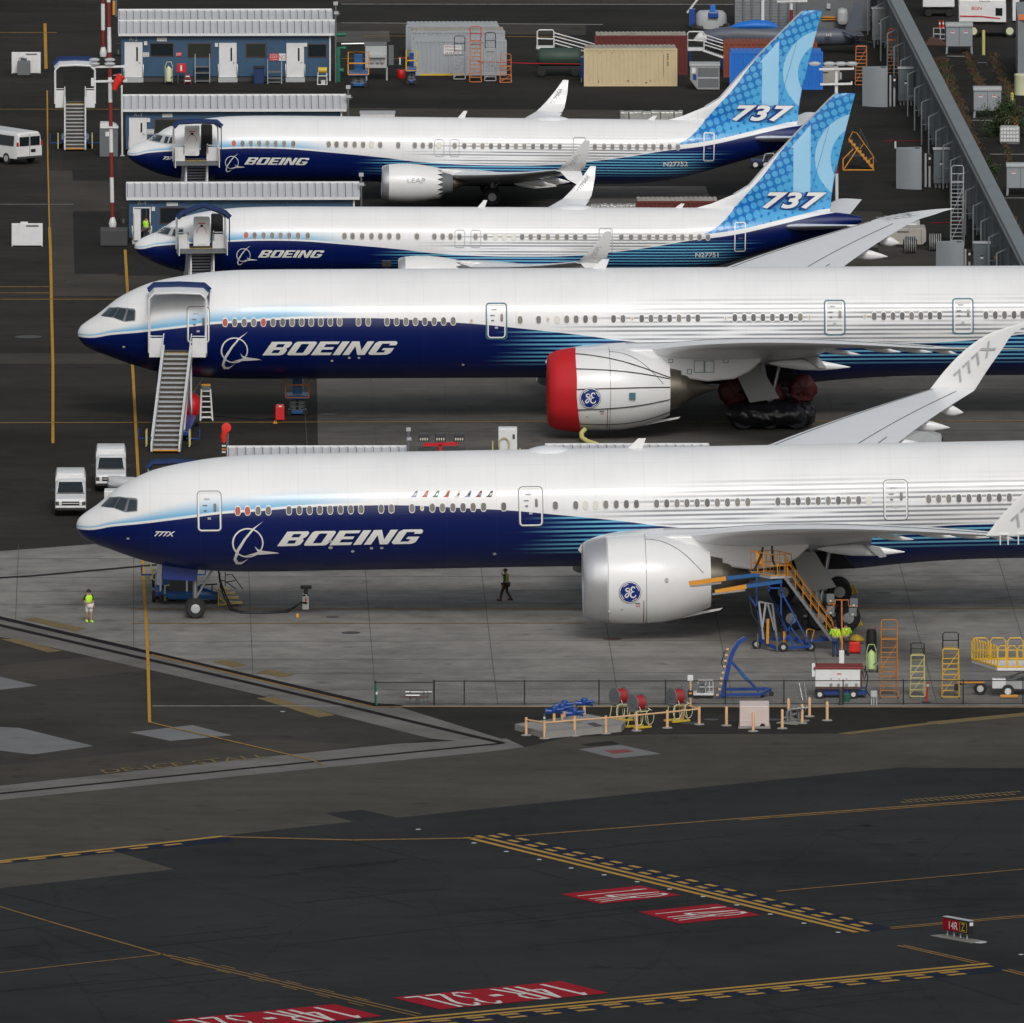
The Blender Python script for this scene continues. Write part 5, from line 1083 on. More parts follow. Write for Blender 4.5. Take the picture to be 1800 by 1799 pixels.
k_ = Kit('pipe_manifold', 'silver pipe manifold on a small frame behind the left fence bay', 'manifold', 732, 1238.5)
k_.bars('pipe', 'alu', [[(713,1217,.3),(759,1217,.3)],[(713,1223),(738,1223)]], .075, 0, 10)
k_.bars('frame', 'mgrey', [[(721,1236,.2),(721,1214,.2),(752,1214,.2),(752,1234,.3)],[(745,1236),(745,1213)],[(732,1238),(732,1222)],[(722,1219,.6),(722,1230,.6)]], .03)
k_.bars('column', 'steel', [[(735,1239),(735,1224)]], .09)
(sheet('red_ground_plate', [(700,1226),(720,1224),(756,1226),(738,1229)], 'maroon', 5*Z)); 
# ------------------------------------------------------------------ rolling ladders
def ladder_stand(name, label, px, py, w_, h_, n, c, cr, rail=1.0, group='rolling ladder stands', rz=YAW, depth=None, bars2=True):
    t = thing(name, label, 'ladder', G(px, py), rz, group); d = depth or h_*.55; hw = w_/2
    # front faces the camera: the tall back edge is nearest when the steps descend away
    mb = MB()
    for sx in (-hw, hw):
        mb.tube([(sx*1.12,0,.08),(sx,.02,h_)], .024, 6); mb.tube([(sx,.55,h_),(sx,d,.1)], .024, 6); mb.tube([(sx*1.12,0,.1),(sx*1.08,d,.1)], .024, 6); mb.tube([(sx,.02,h_),(sx,.55,h_)], .024, 6); mb.tube([(sx,.0,h_*.45),(sx,d*.72,h_*.45)], .018, 6)
    mb.tube([(-hw*1.12,0,.1),(hw*1.12,0,.1)], .026, 6)
    if bars2: mb.tube([(-hw,0,h_*.12),(hw,0,h_*.52)], .018, 6); mb.tube([(-hw,0,h_*.5),(hw,0,h_*.93)], .018, 6)
    mb.build('frame', c, t, 50)
    for k in range(n):
        z = h_*(k+1)/n; y = d-(d-.55)*(k+1)/n; MB().box(-hw,hw,y-.12,y+.12,z-.035,z).build('step', c, t)
    MB().box(-hw,hw,.0,.55,h_-.04,h_).build('platform', c, t)
    mb = MB(); a = [(-hw,.03,h_),(-hw,.03,h_+rail-.1),(-hw+.1,.03,h_+rail),(hw-.1,.03,h_+rail),(hw,.03,h_+rail-.1),(hw,.03,h_)]; mb.tube(a, .028, 6)
    mb.tube([(-hw,.03,h_+rail*.5),(hw,.03,h_+rail*.5)], .024, 6)
    for sx in (-hw, hw): mb.tube([(sx,.03,h_+rail*.9),(sx,.55,h_+rail*.85),(sx,d*.98,.95)], .022, 6); mb.tube([(sx,d*.98,.95),(sx,d,.15)], .022, 6); mb.tube([(sx,.55,h_),(sx,.55,h_+rail*.85)], .02, 6)
    mb.build('handrail', cr, t, 50)
    for sx in (-hw*1.1, hw*1.1):
        for y in (.02, d): MB().cyl((sx-.03,y,.06),(sx+.03,y,.06),.06,None,10).build('caster', 'black', t, 50)
    return t
ladder_stand('rolling_ladder', 'tall orange rolling ladder beside the lime extinguisher cart', 1563, 1229, .82, 3.1, 12, 'burnt', 'burnt')
ladder_stand('rolling_ladder', 'short pale yellow rolling ladder with a black top rail', 1613, 1228, .68, 2.25, 7, 'paleyellow', 'black', .62)
ladder_stand('rolling_ladder', 'bright yellow rolling ladder with a black top rail', 1671, 1229, .80, 2.6, 9, 'amber', 'black', .85)
k_ = Kit('delineator_post', 'red delineator post leaning beside the pale yellow ladder', 'marker', 1628, 1236)
MB().cyl((0,0,.05),(.1,0,1.1),.055,.045,10).build('tube', 'red', k_.t, 50); MB().cyl((.078,0,.85),(.088,0,.97),.056,.055,10).build('band', 'white', k_.t, 50); MB().cyl((0,0,0),(0,0,.06),.24,.2,14).build('base', 'black', k_.t)
# ------------------------------------------------------------------ blue ladder crane
k_ = Kit('boom_crane', 'blue wheeled engine crane frame with a bent leaning mast', 'crane', 1285, 1228)
k_.bars('mast', 'blue', [[(1270,1222),(1284,1158),(1290,1143)],[(1290,1143),(1298,1130),(1311,1121)]], .15, 0, 4)
k_.bars('brace', 'blue', [[(1284,1162),(1310,1190),(1334,1216)]], .07); k_.bars('cylinder', 'steelblue', [[(1300,1180,-.05),(1316,1198,-.05)]], .085)
k_.bars('base_frame', 'blue', [[(1264,1225),(1270,1222),(1338,1221)],[(1268,1212,1.0),(1350,1211,1.0),(1358,1222,1.0)],[(1338,1221),(1354,1212,1.0)]], .11, 0, 4)
k_.bars('hose_line', 'black', [[(1283,1142,-.15),(1274,1146,-.15),(1268,1165,-.15),(1272,1176,-.15)]], .025)
for i, (a, b) in enumerate(((1279,1141),(1277,1151),(1275,1161),(1273,1171),(1271,1182),(1268,1192),(1267,1201),(1265,1211),(1261,1221))):
    q = k_.q(a, b); MB().cbox((q.x,-.16,q.z),(.14,.1,.1)).build('amber_lug', 'tan', k_.t)
for a, b, dd in ((1356,1226,.9),(1271,1226,0),(1340,1226,.3)): q = k_.q(a, b, dd); mb = MB(); mb.wheel((q.x,dd,.13),.13,.08,14); mb.build('caster', 'rubber', k_.t, 40)
# ------------------------------------------------------------------ white hose cart and its sign
k_ = Kit('service_cart', 'small white wire-sided service cart behind the fence', 'cart', 1236, 1229)
k_.box('deck', 'white', 1219, 1255, 1219, 1223, 0, 1.0); k_.bars('cage', 'white', [[(1223,1220),(1228,1196),(1253,1196),(1254,1220)],[(1225,1208),(1254,1208)],[(1240,1220),(1241,1196)],[(1253,1196),(1253,1196,1.0),(1254,1220,1.0)],[(1228,1196),(1228,1196,1.0)],[(1228,1196,1.0),(1253,1196,1.0)],[(1247,1220),(1247,1196)]], .022)
k_.box('pump', 'mgrey', 1226, 1243, 1203, 1218, .2, .7); k_.bars('hose', 'steel', [[(1228,1202,-.02),(1236,1198,-.02),(1241,1208,-.02),(1233,1218,-.02)]], .03)
for a, dd in ((1225,.1),(1250,.1),(1226,.9),(1251,.9)): q = k_.q(a, 1226); mb = MB(); mb.wheel((q.x,dd,.12),.12,.07,14); mb.build('wheel', 'rubber', k_.t, 40)
k_ = Kit('notice_post', 'white notice above dark boxes on a tan post in front of the white cart', 'sign', 1214, 1243)
k_.box('notice', 'white', 1208.5, 1218.5, 1187, 1197, 0, .03); k_.bars('post', 'tan', [[(1214,1243,.06),(1214,1197,.06)]], .05); k_.box('control_box', 'black', 1209, 1218, 1214, 1226, -.05, .1); k_.box('control_box', 'mgrey', 1197.5, 1208, 1202.5, 1214, 0, .12)
k_.box('control_box', 'mgrey', 1219.5, 1230, 1203, 1213, 0, .12); k_.box('warning_plate', 'orange', 1211, 1216, 1217.5, 1220.5, -.07, -.05, 0)
# ------------------------------------------------------------------ ground power cart with floodlight mast
k_ = Kit('ground_power_cart', 'white rusty generator cart with a dark red roof behind the fence', 'generator', 1480, 1229)
k_.box('body', 'rustwhite' if 0 else 'white', 1433, 1514, 1176, 1211, 0, 1.5, .04)
q0 = k_.q(1432,1177); q1 = k_.q(1516,1177); zt = q0.z
mb = MB(); mb.prism([(q0.x-.05,-.05),(q1.x+.05,-.05),(q1.x+.05,1.55),(q0.x-.05,1.55)], zt, zt+.12, 'XY'); mb.build('roof', 'maroon', k_.t, bevel=.04)
k_.box('rust_edge', 'brown', 1433, 1515, 1207.5, 1212, -.02, -.003, 0); k_.box('rust_post', 'brown', 1512, 1515.5, 1178, 1212, -.03, -.003, 0); k_.box('chassis', 'blue', 1437, 1524, 1212, 1222, .2, 1.3)
k_.box('side_panel', 'white', 1427, 1433, 1167, 1190, .1, .4)
for a, dd in ((1441,0),(1500,0),(1441,1.3),(1500,1.3)): q = k_.q(a, 1222); mb = MB(); mb.wheel((q.x,dd,.24),.24,.18,18); o = mb.build('wheel', 'rubber', k_.t, 40); mb = MB(); mb.cyl((q.x,dd-.1,.24),(q.x,dd+.1,.24),.12,None,14); mb.build('rim', 'white', o, 40)
for a in (1461,1474,1488,1505): q = k_.q(a, 1204); MB().cyl((q.x,-.05,q.z),(q.x,.0,q.z),.085,None,12).build('gauge', 'alu', k_.t, 50)
for a in (1461,1475,1488): k_.box('label_plate', 'black', a-1.0, a+1.0, 1193, 1194.6, -.01, .0, 0)
k_.box('label_plate', 'red', 1471, 1479, 1184, 1186, -.01, .0, 0); k_.bars('cable', 'black', [[(1519,1176,.4),(1526,1190,.2),(1522,1212,.2),(1534,1232,-.3),(1500,1233,-.5)],[(1516,1180,.1),(1519,1196,.1),(1524,1180,.1)]], .035)
k_ = Kit('floodlight_mast', 'rusty portable floodlight mast standing behind the generator cart', 'light tower', 1480, 1190)
k_.bars('mast', 'orange2', [[(1480,1185),(1480,1118)]], .055); k_.bars('mast', 'orange2', [[(1480,1118),(1479.5,1056)]], .04)
k_.bars('crossbar', 'orange2', [[(1454,1075),(1467,1063),(1468,1055),(1491,1055),(1492,1066),(1508,1066)],[(1468,1055),(1468,1062)],[(1455,1062),(1468,1062)]], .025); k_.box('bracket', 'white', 1475, 1484, 1144, 1168, -.1, .1)
for i, (a, b) in enumerate(((1460,1052),(1460,1073),(1501,1060),(1499,1076))):
    o = k_.box('floodlight', 'mgrey', a-7, a+7, b-7, b+8, 0, .3); k_.box('lamp_glass', 'lens_clear', a-1.5, a+1.5, b+3, b+6, -.02, .0, 0, o)
# ------------------------------------------------------------------ clutter right of the workers
k_ = Kit('wet_vacuum', 'red industrial vacuum with a yellow cloth on top', 'vacuum', 1503, 1150)
k_.box('tank', 'brightred', 1490, 1512, 1129, 1148, 0, .6, .08); k_.box('side_box', 'mgrey', 1512, 1522, 1133, 1150, .1, .5); k_.box('skirt', 'black', 1484, 1520, 1146, 1152, .1, .7, .1)
mb = MB(); ra = random.Random(4); q = k_.q(1507,1124); mb.lathe([(-.16,.2),(-.05,.36),(.06,.3),(.16,.16),(.2,.001)], (q.x,.3,q.z), 'Z', 11); mb.v = [v+Vector((ra.uniform(-.05,.05),ra.uniform(-.05,.05),ra.uniform(-.04,.04))) for v in mb.v]; o = mb.build('cloth', 'yellow', None); tag(o, 'crumpled yellow cloth lying on the red vacuum', 'cloth'); o.location = k_.loc
k_ = Kit('waste_bin', 'black rounded bin with a red tip behind the lime extinguisher cart', 'bin', 1532, 1150)
MB().lathe([(0,.24),(.1,.27),(1.1,.27),(1.25,.2),(1.28,.001)], (0,.3,0), 'Z', 18).build('body', 'black', k_.t, 50); MB().cyl((.18,.3,1.2),(.2,.3,1.38),.03,None,8).build('tip', 'red', k_.t, 50)
def ext_cart(px, py, label, c='cream', s=1.0, group='wheeled fire extinguishers'):
    t = thing('extinguisher_cart', label, 'extinguisher', G(px, py), YAW, group)
    MB().lathe([(.18,.02),(.22,.2),(1.0,.2),(1.12,.12),(1.2,.05),(1.22,.001)], (0,0,0), 'Z', 18).build('cylinder', c, t, 50)
    mb = MB(); 
    for sx in (-.24, .24): mb.tube([(sx,.1,.1),(sx,.12,1.15),(sx*.6,.2,1.45)], .022, 6)
    mb.tube([(-.15,.2,1.45),(.15,.2,1.45)], .022, 6); mb.tube([(-.24,.1,.5),(.24,.1,.5)], .02, 6); mb.build('frame', c, t, 50)
    for sx in (-.3, .3): mb = MB(); mb.wheel((0,0,0), .2, .07, 16); mb.v = [Vector((v.y+sx, v.x+.1, v.z+.2)) for v in mb.v]; mb.build('wheel', 'rubber', t, 40)
    mb = MB(); mb.tube([(.02,-.05,1.2),(.28,-.15,1.1),(.3,-.15,.6),(.1,-.22,.45)], .022, 6); mb.build('hose', 'black', t, 50); return t
simple('ext_green', (.45,.6,.25), .5)
ext_cart(1532, 1183, 'lime green extinguisher cart beside the tall orange ladder on the apron', 'ext_green')
k_ = Kit('control_pedestal', 'small grey electrical pedestal against the fence near the orange ladder', 'pedestal', 1536.5, 1240)
k_.box('cabinet', 'lgrey', 1530.5, 1542, 1215, 1226, 0, .3); k_.bars('conduit', 'lgrey', [[(1532,1240,.1),(1532,1226,.1)],[(1536,1240,.1),(1536,1226,.1)],[(1541,1240,.1),(1541,1226,.1)]], .03)
k_ = Kit('folding_ladder', 'small folded steel ladder leaning behind the fence, left of the generator cart', 'ladder', 1411, 1231)
k_.bars('rail', 'steel', [[(1405,1201,.3),(1411,1231)],[(1414,1201,.3),(1418,1231)],[(1406,1208,.2),(1415,1208,.2)],[(1408,1216,.15),(1416,1216,.15)],[(1409,1224,.1),(1417,1224,.1)]], .03)
k_ = Kit('green_bucket', 'dark green bucket under the generator cart, beside a dark post', 'bucket', 1489, 1234); MB().lathe([(0,.14),(.38,.18),(.4,.16)], (0,0,0), 'Z', 14).build('bucket_body', 'green', k_.t, 50); MB().tube([(-.18,0,.36),(0,0,.5),(.18,0,.36)],.012,6).build('handle','steel',k_.t)
k_ = Kit('dark_post', 'stout dark grey post in front of the generator cart', 'post', 1478, 1240); MB().cyl((0,0,0),(0,0,.75),.1,None,10).build('tube', 'dgrey', k_.t, 50); MB().cyl((0,0,.75),(0,0,.82),.12,.06,10).build('cap', 'dgrey', k_.t, 50)
# ------------------------------------------------------------------ yellow railed lift platform at the right edge
t = thing('lift_platform', 'white and yellow scissor lift platform with hooped yellow railings', 'lift', G(1775, 1226), R(0))
L_ = Kit.__new__(Kit); L_.loc = G(1775, 1226); L_.t = t
c4 = [L_.q(1713,1163,2.6), L_.q(1752,1187,0), L_.q(1860,1195,-.6), L_.q(1845,1150,2.6)]; zt = 1.55
xy = [(-1.9,2.9),(-.65,-.3),(2.9,-.3),(2.6,2.9)]
mb = MB(); mb.prism(xy, zt-.14, zt, 'XY'); mb.build('deck', 'white', t, bevel=.02)
def hoops(a, b, n, hgt, r=.03):
    a, b = Vector((*a, zt)), Vector((*b, zt)); d = (b-a)/n
    for k in range(n):
        p, q = a+d*(k+.06), a+d*(k+.94); up = Vector((0,0,hgt)); c = min(.12, d.length*.2)
        mb = MB(); mb.tube([p, p+up*.86, p+up+d.normalized()*c, q+up-d.normalized()*c, q+up*.86, q], r, 6); mb.tube([p+up*.45, q+up*.45], r*.8, 6); mb.tube([p+up*.06, q+up*.06], r*1.6, 4); mb.build('railing', 'amber', t, 50)
hoops(xy[0], xy[1], 9, 1.15); hoops(xy[0], xy[3], 5, 1.15); hoops(xy[1], xy[2], 7, 1.15)
mb = MB(); mb.box(-.3,2.0,.5,2.3,.35,.8); mb.build('chassis', 'lgrey', t, bevel=.03)
for sy in (.7, 2.0):
    for s2 in (1, -1):
        mb = MB(); mb.tube([(0,sy,.8 if s2 > 0 else 1.38),(1.8,sy,1.38 if s2 > 0 else .8)], .06, 4); mb.build('scissor_arm', 'steel', t)
mb = MB(); mb.box(-.9,-.2,.0,.6,.45,.95); mb.build('toolbox', 'white', t, bevel=.02)
for x, y in ((-1.5,.9),(-.1,-.15),(1.9,-.15),(1.9,2.2),(-.2,2.3)): mb = MB(); mb.wheel((x,y,.34),.34,.24,20); o = mb.build('wheel', 'rubber', t, 40); mb = MB(); mb.cyl((x,y-.13,.34),(x,y+.13,.34),.17,None,14); mb.build('rim', 'white', o, 40)
mb = MB(); mb.cbox((-.05,-.6,.14),(.9,.12,.14)); mb.build('bumper', 'orange', t, bevel=.02); mb = MB(); mb.tube([(-1.6,.4,.7),(-2.1,.2,.75),(-2.6,.1,.65)], .06, 6); mb.cbox((-2.75,.1,.5),(.2,.1,.35)); mb.build('tow_arm', 'black', t); MB().tube([(-2.5,.1,.74),(-1.3,.2,.74)],.045,6).build('tow_bar_cover','orange',t)
# ------------------------------------------------------------------ big blue and orange work stand under the wing
k_ = Kit('engine_work_stand', 'blue wheeled work stand with yellow platform and stairs under the wing', 'work stand', 1377, 1146)
k_.bars('support_arm', 'steelblue', [[(1275,1017,.9),(1330,1011,.9),(1372,1019,.9)]], .13, 0, 4); k_.bars('support_arm', 'steelblue', [[(1311,1031),(1375,1022)]], .13, 0, 4)
k_.bars('arm_end', 'orange', [[(1211,1026,.9),(1276,1017,.9)]], .15, 0, 4); k_.bars('arm_end', 'orange', [[(1257,1041),(1312,1031)]], .15, 0, 4)
k_.bars('slide_tube', 'alu', [[(1213,1031,.8),(1268,1025,.8)]], .06); k_.bars('slide_tube', 'alu', [[(1252,1045,-.1),(1310,1038,-.1)]], .06)
k_.bars('blue_frame', 'blue', [[(1373,1022),(1373,1086),(1396,1133)],[(1352,1040),(1373,1086)],[(1373,1040),(1425,1135)],[(1350,1034),(1374,1034)],[(1352,1024),(1352,1040),(1395,1138)],[(1395,1086),(1380,1125)],[(1330,1013,.9),(1330,1060,.9),(1338,1120,.9)],[(1315,1045,.9),(1370,1128,.9)],[(1388,1100),(1412,1132)]], .06, 0, 4)
k_.bars('base_frame', 'blue', [[(1332,1124,1.2),(1366,1141),(1426,1136)],[(1332,1124,1.2),(1400,1122,1.2),(1426,1136)],[(1400,1128,.5),(1466,1124,.8)],[(1440,1118,.8),(1466,1126,.8)]], .10, 0, 4)
k_.bars('trestle', 'alu', [[(1334,1058,.5),(1342,1124,.5)],[(1334,1058,.5),(1358,1062,.3),(1366,1124,.3)],[(1346,1060,.4),(1340,1104,.4)],[(1350,1062,.4),(1362,1108,.3)]], .07, 0, 4); k_.bars('jack', 'orange', [[(1350,1088,.4),(1349,1132,.4)],[(1379,1110,.2),(1379,1135,.2)]], .08)
pl = [k_.q(1320,1004,1.6), k_.q(1354,1015,.2), k_.q(1392,1011,.6), k_.q(1362,1000,2.0)]; zp = k_.q(1354,1013,.2).z
mb = MB(); P4 = [(k_.q(1320,1004,1.5).x,1.5),(k_.q(1354,1015,0).x,0),(k_.q(1391,1012,.3).x,.3),(k_.q(1360,1000,1.9).x,1.9)]
mb.prism(P4, zp-.12, zp, 'XY'); mb.build('platform', 'lgrey', k_.t)
for i in range(4):
    a = Vector((*P4[i], zp)); b = Vector((*P4[(i+1) % 4], zp)); nn = 3; mb = MB()
    for k in range(nn+1): p = a+(b-a)*k/nn; mb.tube([p, p+Vector((0,0,1.15))], .025, 6)
    for hh in (.05,.55,1.15): mb.tube([a+Vector((0,0,hh)), b+Vector((0,0,hh))], .027, 6)
    mb.build('railing', 'orange', k_.t, 50)
k_.box('control_box', 'orange', 1329, 1341, 972, 996, .9, 1.2); k_.bars('sling', 'black', [[(1341,962,.8),(1338,976,.8),(1326,1003,.8)],[(1357,960,.6),(1358,985,.6),(1365,1000,.4),(1364,1014,.3)]], .06)
sa = k_.q(1380,1014,.5); sb = k_.q(1462,1124,.6); n = 15
for k in range(n): p = sa+(sb-sa)*(k+.5)/n; MB().box(p.x-.14,p.x+.14,.1,1.2,p.z-.02,p.z+.02).build('stair_tread', 'mgrey', k_.t)
for dd in (.05, 1.25):
    a = Vector((sa.x,dd,sa.z)); b = Vector((sb.x,dd,sb.z)); MB().tube([a,b], .10, 4).build('stringer', 'steel', k_.t)
    mb = MB(); up = Vector((.0,0,1.0))
    for hh in (.55,1.0): mb.tube([a+up*hh, b+up*hh], .024, 6)
    for k in range(6): p = a+(b-a)*(k+.3)/6; mb.tube([p, p+up], .022, 6)
    mb.tube([b+up, b+up*.5+Vector((.15,0,0)), b], .022, 6); mb.build('handrail', 'orange', k_.t, 50)
k_.bars('hoop', 'orange', [[(1417,1130,.2),(1418,1108,.2),(1422,1106,.2),(1431,1108,.4),(1426,1130,.4)]], .03)
k_.bars('hose', 'black', [[(1316,1045,.9),(1322,1080,.9),(1338,1105,.9),(1372,1110,.9),(1376,1095,.9)],[(1318,1010,.9),(1322,1046,.9)]], .05)
for a, b, dd in ((1377,1137,0),(1330,1125,1.2),(1425,1134,.2)): q = k_.q(a, b, dd); mb = MB(); mb.wheel((q.x,dd-.1,.26),.26,.17,18); o = mb.build('wheel', 'rubber', k_.t, 40); mb = MB(); mb.cyl((q.x,dd-.2,.26),(q.x,dd,.26),.12,None,12); mb.build('rim', 'lgrey', o, 40)
k_.bars('leveller', 'mgrey', [[(1332,1114,1.0),(1332,1140,1.0)],[(1366,1118,-.1),(1366,1144,-.1)]], .05)
for px, py in ((1508,1100),(1500,1044)):
    k_ = Kit('wheel_chock', 'yellow wheel chock '+('beside the near wheels under the wing' if py == 1100 else 'behind the far wheels under the wing'), 'chock', px, py)
    mb = MB(); mb.prism([(-.25,0),(.25,0),(.05,.5),(-.05,.5)], -.1, .35); mb.build('wedge', 'yellow', k_.t); k_.bars('frame', 'yellow', [[(px-7,py,-.15),(px,py-17,-.1),(px+7,py,-.15)]], .03)
# ------------------------------------------------------------------ around the nose of the near airliner
k_ = Kit('equipment_trailer', 'blue flat trailer with yellow posts behind the nose wheel', 'trailer', 290, 1062)
k_.bars('frame', 'steelblue', [[(275,1032,1.8),(290,1047),(381,1050)],[(275,1032,1.8),(352,1034,1.8),(381,1044,.3)]], .16, 0, 4); k_.box('deck', 'steelblue', 292, 380, 1044, 1054, .1, 1.6)
k_.box('white_panel', 'white', 276, 285, 992, 1029, 1.5, 1.9); k_.bars('rail', 'paleyellow', [[(290,1056,-.05),(290,1030,-.05),(298,1029,-.05)],[(268,1002,1.8),(268,1018,1.8),(272,1020,1.8)],[(268,1002,1.8),(275,1001,1.8)]], .05); k_.bars('bumper_bar', 'dgrey', [[(350,1029,.2),(382,1027,.2)],[(372,1050,.2),(373,1029,.2)]], .04)
for a, dd in ((288,0),(378,.1),(277,1.8)): q = k_.q(a, 1058, dd); mb = MB(); mb.wheel((q.x,dd,.27),.27,.18,16); mb.build('wheel', 'rubber', k_.t, 40)
k_.box('machinery', 'dgrey', 296, 340, 1020, 1044, .6, 1.4, .05)
k_ = Kit('step_stand', 'yellow step stand with thin grey handrails beside the nose wheel', 'steps', 404, 1066)
k_.bars('handrail', 'dgrey', [[(387,1035),(387,1008),(396,1006),(396,1030)],[(387,1020),(397,1022)],[(396,1011),(408,1010),(427,1036,-.3)],[(396,1024),(414,1021)],[(396,1022),(415,1036,-.3)]], .028)
for i, (a, b) in enumerate(((392,1035),(402,1042),(408,1050),(414,1059))): q = k_.q(a, b); MB().box(q.x-.35,q.x+.35,-.3,.5,q.z-.05,q.z).build('step', 'yellow', k_.t)
k_.bars('frame', 'yellow', [[(384,1064),(384,1036)],[(384,1064),(427,1060)],[(384,1050),(404,1064)],[(386,1064,.5),(420,1058,.5)]], .04)
k_ = Kit('ground_power_hydrant', 'white power pedestal with a dark cap and black cables', 'pedestal', 538, 1073)
k_.box('column', 'white', 531.5, 543, 1045, 1072, 0, .35); k_.box('cap', 'dgrey', 528, 547.5, 1031, 1036, -.12, .45); k_.box('neck', 'dgrey', 534, 541, 1036, 1045, .05, .3); k_.box('switch', 'black', 531.8, 537, 1046, 1048.5, -.02, 0, 0); k_.box('switch', 'red', 536.5, 538.8, 1052, 1060, -.04, 0, 0); k_.box('switch', 'black', 540, 543, 1045, 1048, -.02, 0, 0)

for zz, pts in enumerate(([(500,1074.5),(450,1076),(420,1075),(408,1070)], [(506,1076),(470,1078),(425,1077.5),(405,1072)])):
    P_ = [k_.q(537+3*zz,1060+zz,-.06), k_.q(530,1059+zz,-.06), k_.q(518-4*zz,1068+zz,-.1)]+[G(*p, .05)-k_.loc for p in pts]; d0 = P_[-1].y; P_ += [k_.q(396-4*zz,1045,d0+.2), k_.q(387-zz,1020,d0+.4), k_.q(383+zz,998,d0+.5)]
    MB().tube(P_, .045, 6).build('cable', 'black', k_.t, 50)
k_ = Kit('yellow_stub', 'tiny yellow marker stub on the concrete below the power pedestal', 'marker', 523, 1086); MB().box(-.07,.07,-.05,.05,0,.2).build('marker_body', 'orange', k_.t); MB().box(-.1,.1,-.08,.08,0,.03).build('base','mgrey',k_.t)
cb = MB(); cb.tube([G(-120,1023,.05), G(60,1012.5,.05), G(160,1003.5,.05), G(278,993,.05)], .05, 6); tag(cb.build('power_cable', 'black', None, 50), 'long dark cable running left across the apron from the near airliner', 'cable')
# ------------------------------------------------------------------ runway sign
a = G(1659, 1645); b = G(1709, 1657)
t = thing('runway_sign', 'red and black guidance sign reading 14R Z on the taxiway', 'sign', (a+b)/2, math.atan2(b.y-a.y, b.x-a.x)); Ls = 2.55; hL = Ls/2
ang = math.atan2(b.y-a.y, b.x-a.x)
# the sign face is turned like a wall between its two ends, seen obliquely
Ls = (at_y(1704,1637,a.y)-at_y(1659,1637,a.y)).x; ang = R(-53); t.rotation_euler.z = ang; W = Ls/math.cos(ang)
MB().box(-W/2,W/2,-.14,.14,.42,1.18).build('sign_case', 'black', t, bevel=.01)
o = MB().box(-W/2+.03,W*.12,-.155,-.14,.46,1.1).build('red_panel', 'paint_red', t); sign_text('14R', -W*.24, W*.09, .56, 1.0, -.165, 'white', o)
o = MB().box(W*.14,W*.45,-.155,-.14,.46,1.1).build('black_panel', 'black', t); sign_text('Z', W*.22, W*.36, .56, 1.0, -.165, 'yellow', o)
mb = MB()
for (x0,x1,z0,z1) in ((W*.16,W*.43,.50,.515),(W*.16,W*.43,1.045,1.06),(W*.16,W*.168,.50,1.06),(W*.422,W*.43,.50,1.06)): mb.box(x0,x1,-.163,-.155,z0,z1)
mb.build('yellow_border', 'yellow', o); MB().box(-W/2,W/2,-.15,.15,1.18,1.22).build('top_cover', 'lgrey', t)
for k in range(4): x = -W/2+W*(k+.4)/4; MB().cyl((x,0,.1),(x,0,.42),.035,None,8).build('leg', 'lgrey', t)
MB().box(-W/2-.55,W/2+.55,-.45,.45,0,.05).build('base', 'concrete', t); t.scale.z = .82; MB().box(W/2,W/2+.02,-.1,.1,.9,1.1).build('end_plate','white',t)
mb = MB(); mb.lathe([(0,.35),(.03,.33),(.04,.0)], tuple(G(1722,1657)), 'Z', 16); tag(mb.build('ground_light_can', 'lgrey', None, 50), 'flat round metal cover on the asphalt beside the 14R Z sign', 'cover')
